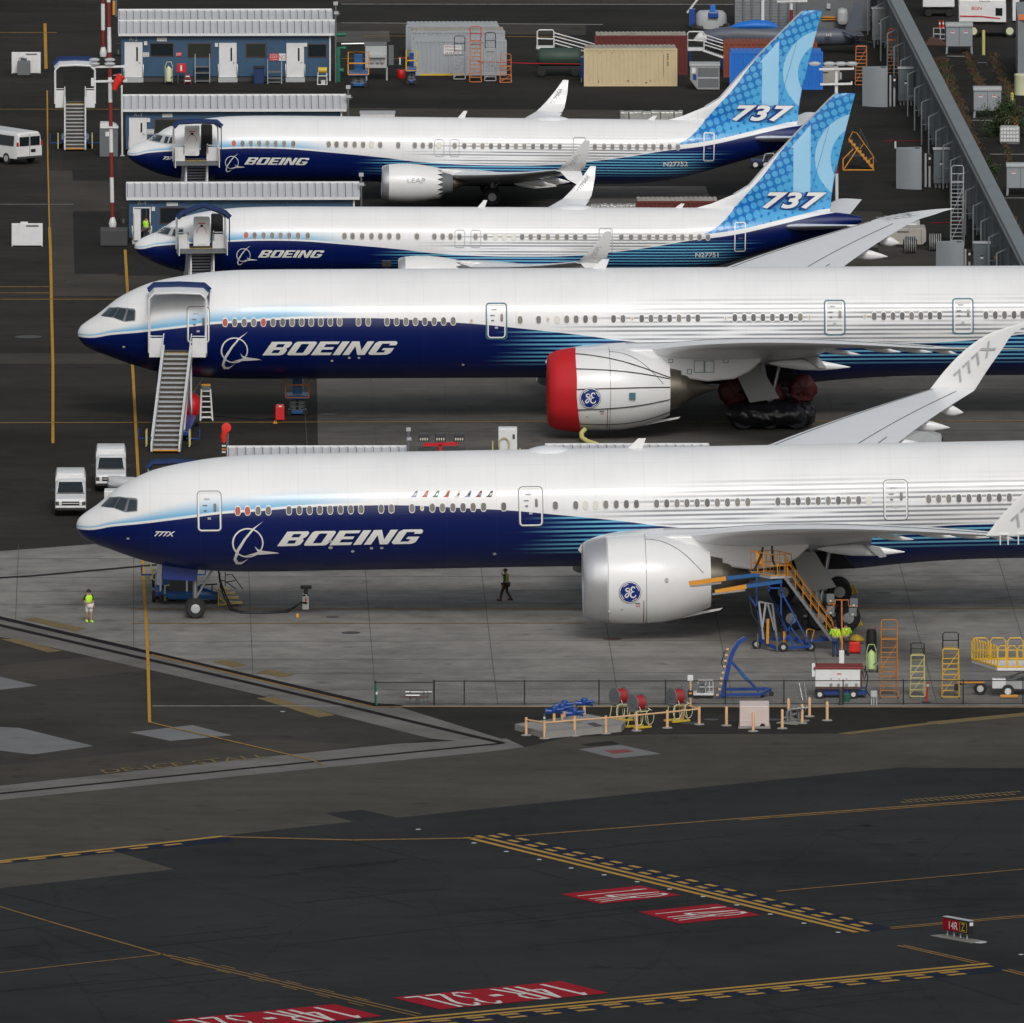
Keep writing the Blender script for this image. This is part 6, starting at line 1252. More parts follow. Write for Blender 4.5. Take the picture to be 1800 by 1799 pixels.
# ------------------------------------------------------------------ boarding stairs
def airstair(label, deck_px, foot_px, w_, cw, ch, ydeck, base=True, peak=False, canopy_open=.25, wings=True, blue_depth=1.5):
    # deck_px: pixel of the middle of the deck's front edge, standing on the vertical plane y = ydeck; foot_px: middle of the bottom step
    P = at_y(*deck_px, ydeck); Q = G(*foot_px); d = Vector((P.x-Q.x, P.y-Q.y, 0)); ln = d.length; h = P.z; t = thing('boarding_stairs', label, 'boarding stairs', Q, math.atan2(-d.x, d.y), 'white boarding stairs')
    n = max(6, round(h/.2)); hw = w_/2
    mb = MB()
    for k in range(n):
        y = ln*k/n; z = h*(k+1)/n; mb.box(-hw,hw,y,y+ln/n*1.15,z-.09,z)
    mb.build('stair_treads', 'lgrey', t); mb = MB()
    for k in range(n): y = ln*k/n; z = h*(k+1)/n; mb.box(-hw,hw,y+ln/n-.01,y+ln/n+.02,z,z+h/n-.05)
    mb.build('stair_risers', 'riser', t); MB().box(-hw,hw,-.03,.05,.12,.19).build('bottom_edge', 'orange', t); MB().box(-hw,hw,ln-.05,ln+.06,h,h+.02).build('top_edge', 'yellow', t)
    for sx in (-1, 1):
        mb = MB(); x0 = sx*(hw+.02); x1 = sx*(hw+.12); mb.prism([(-.15,.1),(.25,-.0),(ln+.1,h-.35),(ln+.1,h+.45),(ln-.2,h+.35),(-.2,.55)], min(x0,x1), max(x0,x1), 'YZ'); mb.build('side_panel', 'white', t)
        mb = MB(); mb.tube([(sx*(hw+.07),-.1,.95),(sx*(hw+.07),ln,h+1.0),(sx*(hw+.07),ln+.3,h+1.05)], .035, 8)
        for k in range(5): mb.tube([(sx*(hw+.07),ln*k/4.2,h*k/4.2+.4),(sx*(hw+.07),ln*k/4.2,h*k/4.2+.98)], .02, 6)
        mb.build('handrail', 'white', t, 50)
    dd = 1.7; MB().box(-cw/2+.05,cw/2-.05,ln+.06,ln+dd,h-.12,h).build('deck', 'mgrey', t)
    if wings:
        for sx in (-1, 1):
            a, b = sorted((sx*(hw+.12), sx*cw/2)); MB().box(a,b,ln+.0,ln+.06,h-.25,h+.85).build('wing_panel', 'white', t, bevel=.02)
            mb = MB(); mb.tube([(a,ln+.03,h+.95),(b,ln+.03,h+.95)], .03, 6); mb.build('wing_rail', 'white', t, 50); MB().box(a if sx < 0 else b-.05, a+.05 if sx < 0 else b, ln+.06, ln+dd, h-.25, h+.85).build('side_board', 'white', t)
    if ch:
        c = .28; top = [(-cw/2,0),(-cw/2,ch-c),(-cw/2+c,ch),(0,ch+(.45 if peak else .05)),(cw/2-c,ch),(cw/2,ch-c),(cw/2,0)]
        mb = MB(); mb.tube([(x,ln+.1,h+z) for x, z in top], .07, 6); mb.build('canopy_frame', 'white', t, 50)
        # fabric shell between the front and back arches
        r0 = [(x*1.0,ln+.1,h+z) for x, z in top]; r1 = [(x*1.06,ln+dd*canopy_open*2+.6,h+z*(1.0 if z < .1 else 1.05)+.05) for x, z in top]; r2 = [(x*1.08,ln+dd+.2,h+z*1.06+.05) for x, z in top]
        m = MB(); m.loft([r0[1:-1], r1[1:-1]], False, False); m.build('canopy_liner', 'wing_grey', t, fix=False); m = MB(); m.loft([r1, r2], False, False)
        s2 = m.build('canopy_bellows', 'bellows', t, fix=False)
        m = MB(); m.tube([Vector(q)+Vector((0,0,.04)) for q in r1[1:-1]], .12, 6); m.tube([Vector(q)+Vector((0,0,.05)) for q in r2[1:-1]], .16, 6); m.build('canopy_rim', 'bellows', t, 50)
    if base:
        mb = MB(); mb.box(-hw-.3,hw+.3,ln*.45,ln+1.2,.35,.6); mb.build('chassis', 'blue', t, bevel=.03)
        mb = MB()
        for sx in (-1, 1): mb.tube([(sx*hw,ln*.5,.6),(sx*hw,ln+.5,h-.2)], .07, 4); mb.tube([(sx*hw,ln+1,.6),(sx*hw,ln*.75,h*.7)], .07, 4); mb.tube([(sx*hw,ln+1,.6),(sx*hw,ln+1,h-.1)], .07, 4)
        mb.build('lift_frame', 'white', t)
        for sx in (-1, 1):
            for y in (ln*.5, ln+.9): mb = MB(); mb.wheel((0,0,0),.32,.2,16); mb.v = [Vector((v.y+sx*(hw+.35), v.x+y, v.z+.32)) for v in mb.v]; mb.build('wheel', 'rubber', t, 40)
            mb = MB(); mb.tube([(sx*(hw+.25),ln*.3,.4),(sx*(hw+1.0),ln*.3,.4),(sx*(hw+1.0),ln*.3,.95)], .05, 6); mb.build('outrigger', 'blue', t, 50)
            mb = MB(); x = sx*(hw+.5); mb.tube([(x,-.2+ln*.2,.1),(x,-.2+ln*.2,1.0),(x,ln*.2+.6,1.0),(x,ln*.2+.6,.1)], .04, 6); mb.build('yellow_guard', 'paleyellow', t, 50)
    return t
simple('riser', (.05,.04,.03), .8); simple('bellows', (.004,.025,.11), .6); simple('shed_blue', (.030,.085,.165), .55, 0, 0, .3, .5)
airstair('tall white boarding stairs with navy canopy at the red-covered wide-body', (312,621), (291,797), 1.42, 3.2, 3.35, at_y(0,0,0).y if 0 else S7.loc.y-3.9, True)
airstair('white boarding stairs with flat canopy at the farthest narrow-body airliner', (344,283), (338,352), 1.3, 2.75, 2.35, U7.loc.y-2.6)
airstair('white boarding stairs with peaked canopy at the nearer narrow-body airliner', (353,437), (345,520), 1.35, 2.9, 2.1, T7.loc.y-2.6, True, True)
airstair('empty white boarding stairs parked by the left masts', (132,183), (132,266), 1.15, 2.5, 2.4, G(132,266).y+3.8)
airstair('boarding stairs with white and navy canopy hidden behind the nearest airliner', (305,905), (305,1010), 1.4, 2.6, 2.75, F7.loc.y+7.5, True)
# ------------------------------------------------------------------ blue sheds
def ribbed(mb, x0, x1, y0, z0, y1, z1, pitch=.45):
    mb.add([(x0,y0,z0),(x1,y0,z0),(x1,y1,z1),(x0,y1,z1),(x0,y0,z0-.08),(x1,y0,z0-.08),(x1,y1,z1-.08),(x0,y1,z1-.08)], [(0,1,2,3),(7,6,5,4),(0,4,5,1),(1,5,6,2),(2,6,7,3),(3,7,4,0)])
    n = int((x1-x0)/pitch)
    for k in range(n+1):
        x = x0+(x1-x0)*k/n; mb.add([(x-.02,y0,z0),(x+.02,y0,z0),(x+.025,y1,z1),(x-.025,y1,z1),(x-.025,y0,z0+.06),(x+.025,y0,z0+.06),(x+.025,y1,z1+.06),(x-.025,y1,z1+.06)], [(4,5,6,7),(0,4,7,3),(1,2,6,5),(0,1,5,4)])
def seams(x0, x1, y0, z0, y1, z1, par):
    mb = MB(); n = int((x1-x0)/.45); ra = random.Random(int(x1*7))
    for k in range(n+1):
        x = x0+(x1-x0)*k/n+.04; w_ = ra.uniform(.03,.055); mb.add([(x,y0,z0+.008),(x+w_,y0,z0+.008),(x+w_,y1,z1+.008),(x,y1,z1+.008)], [(0,1,2,3)])
    mb.build('roof_seams', 'mgrey', par, fix=False)
def shed(label, x0, x1, yr, ye, yb, name, doors, wins, yrt=None, extras=()):
    k = Kit('portable_building', label, 'building', (x0+x1)/2, yb, 'blue sheds with white metal roofs', YAW); t = k.t; q = k.q
    a = q(x0+5, ye, -.0); b = q(x1-8, ye, 0); ze = a.z; dp = 3.0
    mb = MB(); mb.box(a.x, b.x, 0, dp, .35, ze-.05)
    n = int((b.x-a.x)/.3)
    for i in range(n): x = a.x+(i+.5)*.3; mb.box(x-.02, x+.02, -.02, 0, .35, ze-.05)
    mb.build('wall', 'shed_blue', t)
    MB().box(a.x+.1, b.x-.1, .1, dp-.1, 0, .35).build('foundation', 'dgrey', t)
    ra_ = q(x0, ye, -.35); rb = q(x1, ye, -.35); rr = q(x0, yr, dp*.9)
    mb = MB(); ribbed(mb, ra_.x, rb.x, -.35, ra_.z, dp*.9, rr.z); ro = mb.build('roof', 'roof_white', t); seams(ra_.x, rb.x, -.35, ra_.z, dp*.9, rr.z, ro); MB().box(ra_.x, rb.x, -.42, -.35, ra_.z-.16, ra_.z+.0).build('fascia', 'white', t)
    MB().box(ra_.x, rb.x, dp*.9-.05, dp*.9+.08, rr.z-.05, rr.z+.08).build('ridge_cap', 'white', t)
    if yrt:
        r2 = q(x0, yrt, dp*1.9); mb = MB(); ribbed(mb, ra_.x, rb.x-.2, dp*.9+.1, rr.z+.02, dp*1.9, r2.z); ro = mb.build('roof', 'roof_white', t); seams(ra_.x, rb.x-.2, dp*.9+.1, rr.z+.02, dp*1.9, r2.z, ro); MB().box(a.x,b.x,dp,dp*2.6,.35,rr.z-.3).build('wall', 'shed_blue', t); MB().box(ra_.x, rb.x-.2, dp*1.9-.05, dp*1.9+.08, r2.z-.02, r2.z+.1).build('ridge_cap', 'white', t)
    for dx0, dx1, dy0, dy1, op in doors:
        A = q(dx0, dy1, 0); B = q(dx1, dy0, 0)
        mb = MB(); f = .07; mb.box(A.x-f,A.x,-.06,.02,A.z,B.z+f); mb.box(B.x,B.x+f,-.06,.02,A.z,B.z+f); mb.box(A.x,B.x,-.06,.02,B.z,B.z+f); mb.build('door_frame', 'white', t)
        if op: MB().box(A.x,B.x,-.01,.0,A.z,B.z).build('doorway', 'darkhole', t); d_ = MB().box(A.x,A.x+(B.x-A.x)*.42,-.5,-.46,A.z,B.z).build('door', 'white', t)
        else:
            d_ = MB().box(A.x,B.x,-.045,.0,A.z,B.z).build('door', 'white', t); MB().box(B.x-.33*(B.x-A.x),B.x-.22*(B.x-A.x),-.055,-.045,A.z+1.05,B.z-.25).build('door_window', 'glass', d_); MB().box(B.x-.16,B.x-.06,-.10,-.045,A.z+.92,A.z+.97).build('handle', 'steel', d_)
        mb = MB(); st = max(1, round(A.z/.2))
        for i in range(st): mb.box(A.x-.12,B.x+.12,-.3*(st-i)-.05,-.3*(st-i)+.3,0,A.z*(i+1)/st-.02)
        mb.build('steps', 'lgrey', t); mb = MB()
        for sx in (A.x-.12, B.x+.12): mb.tube([(sx,-.3*st,.05),(sx,-.3*st,.75),(sx,-.1,A.z+.85),(sx,-.06,A.z)], .022, 6)
        mb.build('step_rail', 'steel', t, 50)
    for wx0, wx1, wy0, wy1, m_ in wins:
        A = q(wx0, wy1, 0); B = q(wx1, wy0, 0); o = MB().box(A.x-.05,B.x+.05,-.05,.01,A.z-.05,B.z+.05).build('window', 'brown', t); MB().box(A.x,B.x,-.056,-.05,A.z,B.z).build('pane', m_, o)
    A = q((doors[0][0]+doors[0][1])/2-8 if doors else x0+12, ye+12.5, 0)
    if name: sign_text(name, A.x, A.x+.55, A.z-.02, A.z+.22, -.03, 'lgrey', t)
    return k
simple('roof_white', (.56,.57,.60), .45, 0, 0, .2, .6)
kA = shed('blue shed A-2, the farthest, with two roof slopes and three white doors', 208, 590, 37, 59, 144, 'A-2', [(221,248.5,76,136,0),(387,414,77.5,136,0),(505.5,532.5,78,136,0)], [(265,304,77,98,'glass'),(331,370,77.5,100,'winglass'),(433.5,466,78,100,'winglass'),(542,573,79,100,'glass')], 18.5)
kB = shed('blue shed A-3, the middle one, half hidden by the farthest airliner', 216, 609, 168, 192, 272, 'A-3', [(229,256,209,262,0)], [(273,316,211,238,'winglass')])
kC = shed('blue shed A-4, the nearest blue one, with its door standing open', 222, 632, 322, 347, 428, 'A-4', [(236,263,366,421,1)], [(282,326,366,392,'glass')])
kD = shed('long white shed roof seen just above the nearest airliner, left of the floodlights', 400, 715, 786, 812, 893, '', [], [])
kE = shed('short white shed roof behind the nearest airliner, right of its white fairing', 960, 1248, 782, 806, 886, '', [], [])
person('person in yellow-green vest standing in the open shed door', 257, 430, R(150), {}, 'dgrey', 'dgrey', 'black', None, 'vest_lime')
def wall_sign(k, x0, x1, y0, y1, mat='white', text=None, tm='dgrey', name='wall_sign'):
    A = k.q(x0, y1, 0); B = k.q(x1, y0, 0); o = MB().box(A.x,B.x,-.06,-.03,A.z,B.z).build(name, mat, k.t)
    if text:
        L = text.split('|'); h_ = (B.z-A.z)/len(L)
        for i, s_ in enumerate(L): sign_text(s_, A.x+.06*(B.x-A.x), B.x-.06*(B.x-A.x), B.z-h_*(i+.82), B.z-h_*(i+.2), -.07, tm, o)
wall_sign(kA,276,293,66.5,72.5,'white','737 STALL'); wall_sign(kA,251,262,92,100,'white','NOTICE|SHED'); wall_sign(kA,309.5,319,92,99,'red','EXIT','white'); wall_sign(kA,473.5,489,94.5,107,'red','DANGER|KEEP|CLEAR','white'); wall_sign(kA,490,502,94.5,107,'white','NO','red')
wall_sign(kB,285.5,303,200,206,'white','737 STALL'); wall_sign(kB,258.5,270.5,227,236,'white','NOTICE|SHED'); wall_sign(kC,293,312.5,356,362,'white','737 STALL')
for k, x, y in ((kA,256,76),(kA,380.5,79),(kA,537,79),(kB,261,211),(kC,269.5,367)): A = k.q(x, y, 0); MB().box(A.x-.1,A.x+.1,-.15,0,A.z-.12,A.z+.12).build('wall_lamp', 'white', k.t)
for k, x, y0, y1 in ((kA,580,62,147),(kB,600,196,272),(kC,622,350,428),(kA,470,62,146),(kB,492,196,240),(kC,505,350,400)): A = k.q(x, y0, -.1); MB().box(A.x-.05,A.x+.05,-.15,-.03,.05,A.z).build('downpipe', 'white' if x not in (470,492,505) else 'shed_blue', k.t)
def cctv(x, y0, y1, label):
    k = Kit('camera_pole', label, 'camera pole', x, y1, 'camera poles at the shed corners'); k.bars('pole', 'mgrey', [[(x,y1),(x,y0)]], .06); k.box('camera', 'lgrey', x-4, x+4, y0-5, y0+1, -.1, .3); k.box('camera', 'lgrey', x-3, x+5, y0+12, y0+17, -.1, .3); k.bars('bracket', 'mgrey', [[(x,y0+20),(x+8,y0+15)]], .04)
cctv(590,9,146,'camera pole at the right end of shed A-2'); cctv(612,156,270,'camera pole at the right end of shed A-3'); cctv(635,310,425,'camera pole at the right end of shed A-4'); cctv(718,758,890,'camera pole at the right end of the white shed roof')
# things along shed A-2
ext_cart(297, 149, 'cream wheeled extinguisher beside the red cabinet of shed A-2', 'cream')
k_ = Kit('fire_cabinet', 'dark red fire cabinet on the wall of shed A-2', 'cabinet', 319, 148); k_.box('cabinet_body', 'red', 311, 327, 112.5, 128, .05, .35); k_.box('cabinet_label', 'white', 317, 320, 115, 125, .03, .048, 0); k_.bars('bracket','mgrey',[[(313,128,.2),(313,147,.2)],[(325,128,.2),(325,147,.2)]],.025)
k_ = Kit('step_stool', 'small white and red step stool in front of shed A-2', 'stool', 330, 149); k_.bars('frame', 'red', [[(324,148),(327,130)],[(336,148),(333,130)],[(324,148,.4),(327,130,.1)],[(336,148,.4),(333,130,.1)]], .03); k_.box('step', 'white', 324.5, 335.5, 142, 144, -.1, .2); k_.box('step', 'white', 326, 334, 134, 136, 0, .3)
def rack(x0, x1, y0, y1, label):
    k = Kit('steel_rack', label, 'rack', (x0+x1)/2, y1, 'grey steel racks'); k.bars('frame', 'lgrey', [[(x0,y1),(x0,y0)],[(x1,y1),(x1,y0)],[(x0,y1,.6),(x0,y0+22,.6)],[(x1,y1,.6),(x1,y0+22,.6)]], .03)
    for y in (y0+22, y0+33, y1-4): k.box('shelf', 'mgrey', x0, x1, y, y+2, 0, .6, 0)
rack(343,368.5,95,146,'grey steel rack left of the middle door of shed A-2'); rack(470.5,495,104,148,'grey steel rack under the danger signs of shed A-2')
k_ = Kit('hose_cart', 'white cart with a yellow reel and bucket at the right end of shed A-2', 'cart', 567, 151)
k_.bars('frame', 'white', [[(558,149),(559,127)],[(575,149),(574,127)],[(559,134),(574,134)],[(558,149),(575,149)]], .035); mb = MB(); q = k_.q(567,124); mb.cyl((q.x-.28,.1,q.z),(q.x+.28,.1,q.z),.2,None,14); mb.build('reel', 'yellow', k_.t, 50); q = k_.q(568,147); MB().lathe([(0,.13),(.28,.17)], (q.x,.1,.06), 'Z', 12).build('bucket', 'white', k_.t, 50)
k_ = Kit('storage_bin', 'dark navy bin against shed A-2, left of the steel rack', 'bin', 455, 148); k_.box('bin_body', 'bellows', 446, 464, 121, 148, 0, .6, .03); k_.box('lid', 'black', 445, 465, 118, 121, -.05, .65)
k_ = Kit('green_pipe', 'green riser pipe with an elbow between shed A-2 and the scissor lift', 'pipe', 595, 144)
k_.bars('pipe', 'green', [[(595,144),(595,84),(608,85)],[(595,124),(604,124)]], .14, 0, 12); k_.bars('pipe', 'green', [[(584,62,8),(608,61,8)]], .12, 8, 10); k_.box('valve', 'green', 592, 598, 86, 100, -.15, .2)
def ground_box(label, x0, x1, y0, y1, d, mat='white', name='equipment_box', cat='box', parts=()):
    k = Kit(name, label, cat, (x0+x1)/2, y1); k.box('cabinet_body', mat, x0, x1, y0, y1, 0, d)
    for nm, m_, a, b, c, e in parts: k.box(nm, m_, a, b, c, e, -.04, -.003, 0)
    return k
k_ = Kit('blast_screen', 'white panel screen on the left with a grey cart in front', 'screen', 46, 130); k_.box('panel', 'white', 20.5, 71.5, 92.5, 129, 0, .3); k_.box('vent', 'mgrey', 45.5, 65, 94.5, 97, -.02, -.003, 0); k_.bars('leg', 'white', [[(21.5,131),(21.5,128)],[(70.5,131),(70.5,128)]], .05, .1)
k_ = Kit('blast_screen', 'white panel screen on the left below the van', 'screen', 48, 434); k_.box('panel', 'white', 20.5, 75, 393.5, 432, 0, .3); k_.box('vent', 'mgrey', 46, 68, 396, 399, -.02, -.003, 0); k_.bars('leg', 'white', [[(21.5,436),(21.5,430)],[(74,436),(74,430)]], .05, .1); k_.box('top_hatch', 'white', 36, 49, 390.5, 393.5, .05, .25)
k_ = Kit('grey_cart', 'dark grey bin cart in front of the upper white screen', 'cart', 42, 133.5); k_.box('cart_body', 'mgrey', 30.5, 53, 109, 133, 0, .9, .04); k_.bars('handle', 'lgrey', [[(33,104),(38,101),(46,103)]], .06); k_.box('fittings', 'mgrey', 36, 47, 103, 109, .1, .6)
k_ = Kit('power_unit', 'dark grey upright power unit with a white lid beside the masts', 'power unit', 190, 277); k_.box('unit_body', 'dgreyblue' if 0 else 'mgrey', 175, 207, 225, 276, 0, 1.2, .03); k_.box('notice', 'white', 185.5, 193, 232, 240, -.02, -.003, 0)
q = k_.q(176,226); q2 = k_.q(208,226); mb = MB(); mb.prism([(q.x,q.z),(q2.x,q.z),(q2.x-.12,q.z+.16),(q2.x-.45,q.z+.32),(q.x,q.z+.32)], -.05, 1.25); mb.build('lid', 'white', k_.t)
# ------------------------------------------------------------------ masts
def mast(x0, y0, x1, y1, label, arms=(), bands=None, cone=None, r=.13, ph=0, bl=43):
    k = Kit('approach_mast', label, 'mast', x1, y1, 'red and white banded masts'); n = max(1, round((y1-y0)/bl))
    for i in range(n):
        a = y0+(y1-y0)*i/n; b = y0+(y1-y0)*(i+1)/n; X = lambda y: x0+(x1-x0)*(y-y0)/(y1-y0)
        k.bars('mast_band', 'maroon' if (i+ph) % 2 else 'white', [[(X(a),a),(X(b),b)]], r, 0, 8)
    for ax0, ax1, ay in arms:
        k.bars('cross_arm', 'white', [[(ax0,ay+1),(ax1,ay)]], .09, -.15, 4); k.bars('arm_end','white',[[(ax1,ay+2),(ax1,ay-4)]],.06,-.15,4)
    if cone: a, b = cone; q = k.q(x1, b); q1 = k.q(x1, a); MB().lathe([(q.z,.42/2),(q.z+.25,.24),(q1.z-.3,.2),(q1.z,.1)], (q.x,0,0), 'Z', 12).build('base_cone', 'white', k.t, 50)
    return k
k_ = mast(190,-40,198,400,'tall red and white mast with two white cross-arms and a windsock',[(160,222,117),(160,222,142.5)],None,(380,400),.13,0,42)
for x, y in ((166,105),(193,105),(166,112),(193,112)): q = k_.q(x, y); MB().lathe([(-.28,.02),(-.22,.3),(0,.34),(.05,.001)], (q.x,-.1,q.z), 'Y', 12, .35).build('flood_lamp', 'lgrey', k_.t, 50)
k_.box('junction_box', 'white', 160, 165, 138, 152, -.3, 0); k_.box('hinge_plate', 'white', 176, 208, 223, 226, -.2, .2)
k_ = Kit('windsock', 'orange-red windsock drooping from the tall left mast', 'windsock', 205, 402); k_.q(0,0); mb = MB(); P_ = [k_.q(214,133,-.3), k_.q(209,140,-.3), k_.q(204,149,-.3), k_.q(201,158,-.3)]; mb.tube(P_, [.27,.27,.22,.16], 12, True); mb.build('sock', 'cone', k_.t, 50); k_.bars('hoop', 'lgrey', [[(214,131,-.3),(199,133,-.1)]], .03)
mast(180.5,-40,181.5,100,'red and white mast standing behind the windsock mast',[],None,(80,100),.14,1,46)
k_ = Kit('marker_pole', 'short red and white pole at the mast footing', 'marker', 201, 432); k_.bars('pole', 'cone', [[(201,432),(201,402)]], .07); k_.bars('band', 'white', [[(201,409),(201,406)],[(201,414),(201,411)]], .078)
k_ = Kit('mast_footing', 'dark concrete footing block at the foot of the windsock mast', 'footing', 199, 434); k_.box('block', 'dgrey', 176, 224, 404, 433, 0, 1.4, .05)
k_ = Kit('signal_post', 'yellow and dark signal post behind shed A-2', 'post', 201, 30); k_.bars('post', 'mgrey', [[(204,32),(204,-10)]], .07); k_.box('signal_box', 'orange', 198, 202, 2, 27, 0, .3)
for px, py in ((206,82),(215,380)): k_ = Kit('junction_cabinet', 'black cabinet at the left end of shed '+('A-2' if py < 100 else 'A-4'), 'cabinet', px+2, py+13 if py > 100 else 100); k_.box('cabinet_body', 'black', px-4, px+8, py-5 if py < 100 else 366, (py+13 if py > 100 else 95), 0, .4); k_.bars('post', 'mgrey', [[(px+2,py+14),(px+2,py+5)]], .06)
k_ = Kit('white_post', 'thin white post at the left corner of shed A-3', 'post', 215, 275); k_.bars('post', 'white', [[(215,275),(214,150)]], .06); k_.box('foot_plate', 'lgrey', 211,219,273,276,-.1,.1)
mast(1341,-60,1340.5,92,'red and white mast in front of the blue-covered jet',[],None,None,.12,1,50)
mast(1391,-4,1391,60,'mast with a white lamp bar behind the farthest fin',[(1366,1418,2)],None,None,.12,0,22)
k_ = mast(1470,118,1471,352,'mast with two white lamp bars right of the farthest fin',[(1440,1500,121),(1442,1497,147.5)],None,None,.11,0,46)
for x in (1432,1458,1478,1497): q = k_.q(x, 112); MB().lathe([(-.28,.02),(-.22,.34),(0,.4),(.05,.001)], (q.x,-.1,q.z), 'Y', 12, .35).build('flood_lamp', 'lgrey', k_.t, 50)
# ------------------------------------------------------------------ shipping containers
def container(label, x0, x1, yt, yb, mat, roofmat=None, rz=YAW, text=None, rust=True, depth=2.44, ytr=None, group='shipping containers'):
    k = Kit('shipping_container', label, 'container', (x0+x1)/2, yb, group, rz); A = k.q(x0, yb, 0); B = k.q(x1, yt, 0); L = B.x-A.x; H = B.z; n = int(L/.28); hw = L/2
    mb = MB(); pts = []
    for i in range(n):
        x = -hw+L*i/n; p = L/n; pts += [(x,0),(x+p*.35,0),(x+p*.5,.035),(x+p*.85,.035)]
    pts += [(hw,0),(hw,depth),(-hw,depth)]; mb.prism(pts, .14, H-.12, 'XY'); mb.build('wall', mat, k.t)
    mb = MB()
    for i in range(n): x = -hw+L*(i+.5)/n; mb.box(x-L/n*.28, x+L/n*.28, .06, depth-.06, H-.0, H+.035)
    mb.box(-hw+.03, hw-.03, .03, depth-.03, H-.12, H); mb.build('roof', roofmat or mat, k.t)
    mb = MB(); mb.box(-hw-.02,hw+.02,-.02,.08,0,.14); mb.build('bottom_rail', mat, k.t); MB().box(-hw-.02,hw+.02,-.02,.08,H-.12,H+.01).build('top_rail', mat, k.t)
    for sx in (-hw, hw): MB().box(sx-.06,sx+.06,-.03,.1,0,H+.02).build('corner_post', mat, k.t)
    return k, hw, H
simple('cont_beige', (.58,.48,.30), .6, 0, 0, .25, .5, (.3,.2,.1)); simple('cont_red', (.12,.018,.015), .6, 0, 0, .35, .5); simple('cont_orange', (.22,.05,.025), .65, 0, 0, .4, .5); simple('cont_grey', (.34,.37,.40), .55, 0, 0, .3, .6)
simple('cont_roof', (.40,.37,.32), .7, 0, 0, .8, .8, (.1,.07,.05)); simple('rust_spot', (.2,.06,.02), .8)
container('light grey container with a white notice behind the rolling ladders', 727, 889, 71, 133, 'cont_grey', 'lgrey')
ks = _k = Kit.__new__(Kit); _k.loc = G(808,133); _k.t = [o for o in bpy.data.objects if o.get('label', '').startswith('light grey container with a white')][0]
wall_sign(ks,780,811,80,96,'white','IMPORTANT|TRAINING|AREA','maroon'); MB().box(-2.6,.3,-.05,-.02,.0,.12).build('yellow_edge', 'yellow', ks.t)
container('grey container in the middle of the three stacked in depth', 724, 886, 55, 113, 'cont_grey', 'cont_roof'); container('grey container at the back of the three', 715, 876, 45, 100, 'cont_grey', 'lgrey')
k, hw, H = container('dark red shipping container behind the beige one', 1047, 1207, 63, 132, 'cont_red', 'cont_roof')
k, hw, H = container('beige shipping container with rust specks', 1028, 1189, 86, 152, 'cont_beige', 'cont_roof')
for x, z, w_, h_ in ((-2.1,.25,.05,.14),(-.2,.3,.08,.1),(.95,.2,.12,.06),(1.25,.3,.04,.12),(-2.0,H-.3,.05,.05),(.95,H-.3,.05,.05),(-1.2,H-.28,.05,.05)): MB().box(x,x+w_,-.035,-.021,z,z+h_).build('rust_patch', 'rust_spot', k.t)
for i in range(13): MB().box(hw-.85,hw-.81,-.035,-.005,H-.45-.11*i,H-.40-.11*i).build('stencil', 'dgrey', k.t)
for i in range(6): MB().box(hw-.6,hw-.5,-.035,-.005,H-.4-.14*i,H-.33-.14*i).build('stencil', 'dgrey' if i != 3 else 'orange', k.t)
container('rust orange container behind the bright blue one', 1273, 1435, 75, 136, 'cont_orange', 'cont_orange'); container('bright blue container partly hidden by the farthest fin', 1284, 1445, 92, 158, 'brightblue', 'brightblue')
k_ = Kit('cargo_unit', 'aluminium air cargo container with a mesh door', 'cargo container', 1241, 159)
P_ = [(1213,141),(1213,117),(1265,117),(1265,158),(1226,158)]; v = [k_.q(*p) for p in P_]; mb = MB(); mb.prism([(p.x, max(0,p.z)) for p in v], 0, 1.5); mb.build('shell', 'alu', k_.t, bevel=.02)
k_.box('roof_edge', 'lgrey', 1212, 1266, 113, 117, -.05, 1.55); k_.box('mesh_door', 'mgrey', 1227, 1263, 120, 136, -.03, -.003, 0); k_.box('mesh_door', 'mgrey', 1227, 1263, 139, 154, -.03, -.003, 0); k_.box('door_bar', 'lgrey', 1226, 1264, 136, 138.5, -.06, -.003, 0); k_.box('placard', 'white', 1216, 1223, 120, 129, -.03, -.003, 0); k_.box('placard', 'blue', 1218, 1224, 131, 141, -.03, -.003, 0)
# ------------------------------------------------------------------ ladders and lifts by the grey containers
ladder_stand('rolling_ladder', 'grey rolling ladder with black rail, leftmost in front of the grey containers', 808, 142, .68, 1.9, 7, 'lgrey', 'black', 1.0)
ladder_stand('rolling_ladder', 'tall orange rolling ladder in front of the grey containers', 836, 147, .70, 2.75, 10, 'orange2', 'red', .95)
ladder_stand('rolling_ladder', 'grey rolling ladder with black rail, right of the tall orange one', 862, 145, .66, 2.2, 8, 'lgrey', 'black', 1.05)
ladder_stand('rolling_ladder', 'short orange rolling ladder at the right end of the grey containers', 889, 148, .68, 1.15, 4, 'orange2', 'orange2', .8)
ladder_stand('rolling_ladder', 'orange rolling ladder left of the grey switch cabinet by the far fence', 1514, 152, .68, 2.6, 11, 'orange2', 'black', .75)
ladder_stand('rolling_ladder', 'orange rolling ladder right of the grey switch cabinet by the far fence', 1570, 131, .66, 2.25, 9, 'orange2', 'red', .7)
ladder_stand('rolling_ladder', 'tall grey rolling ladder standing against the blast fence', 1683, 436, .72, 4.0, 16, 'lgrey', 'lgrey', 1.0)
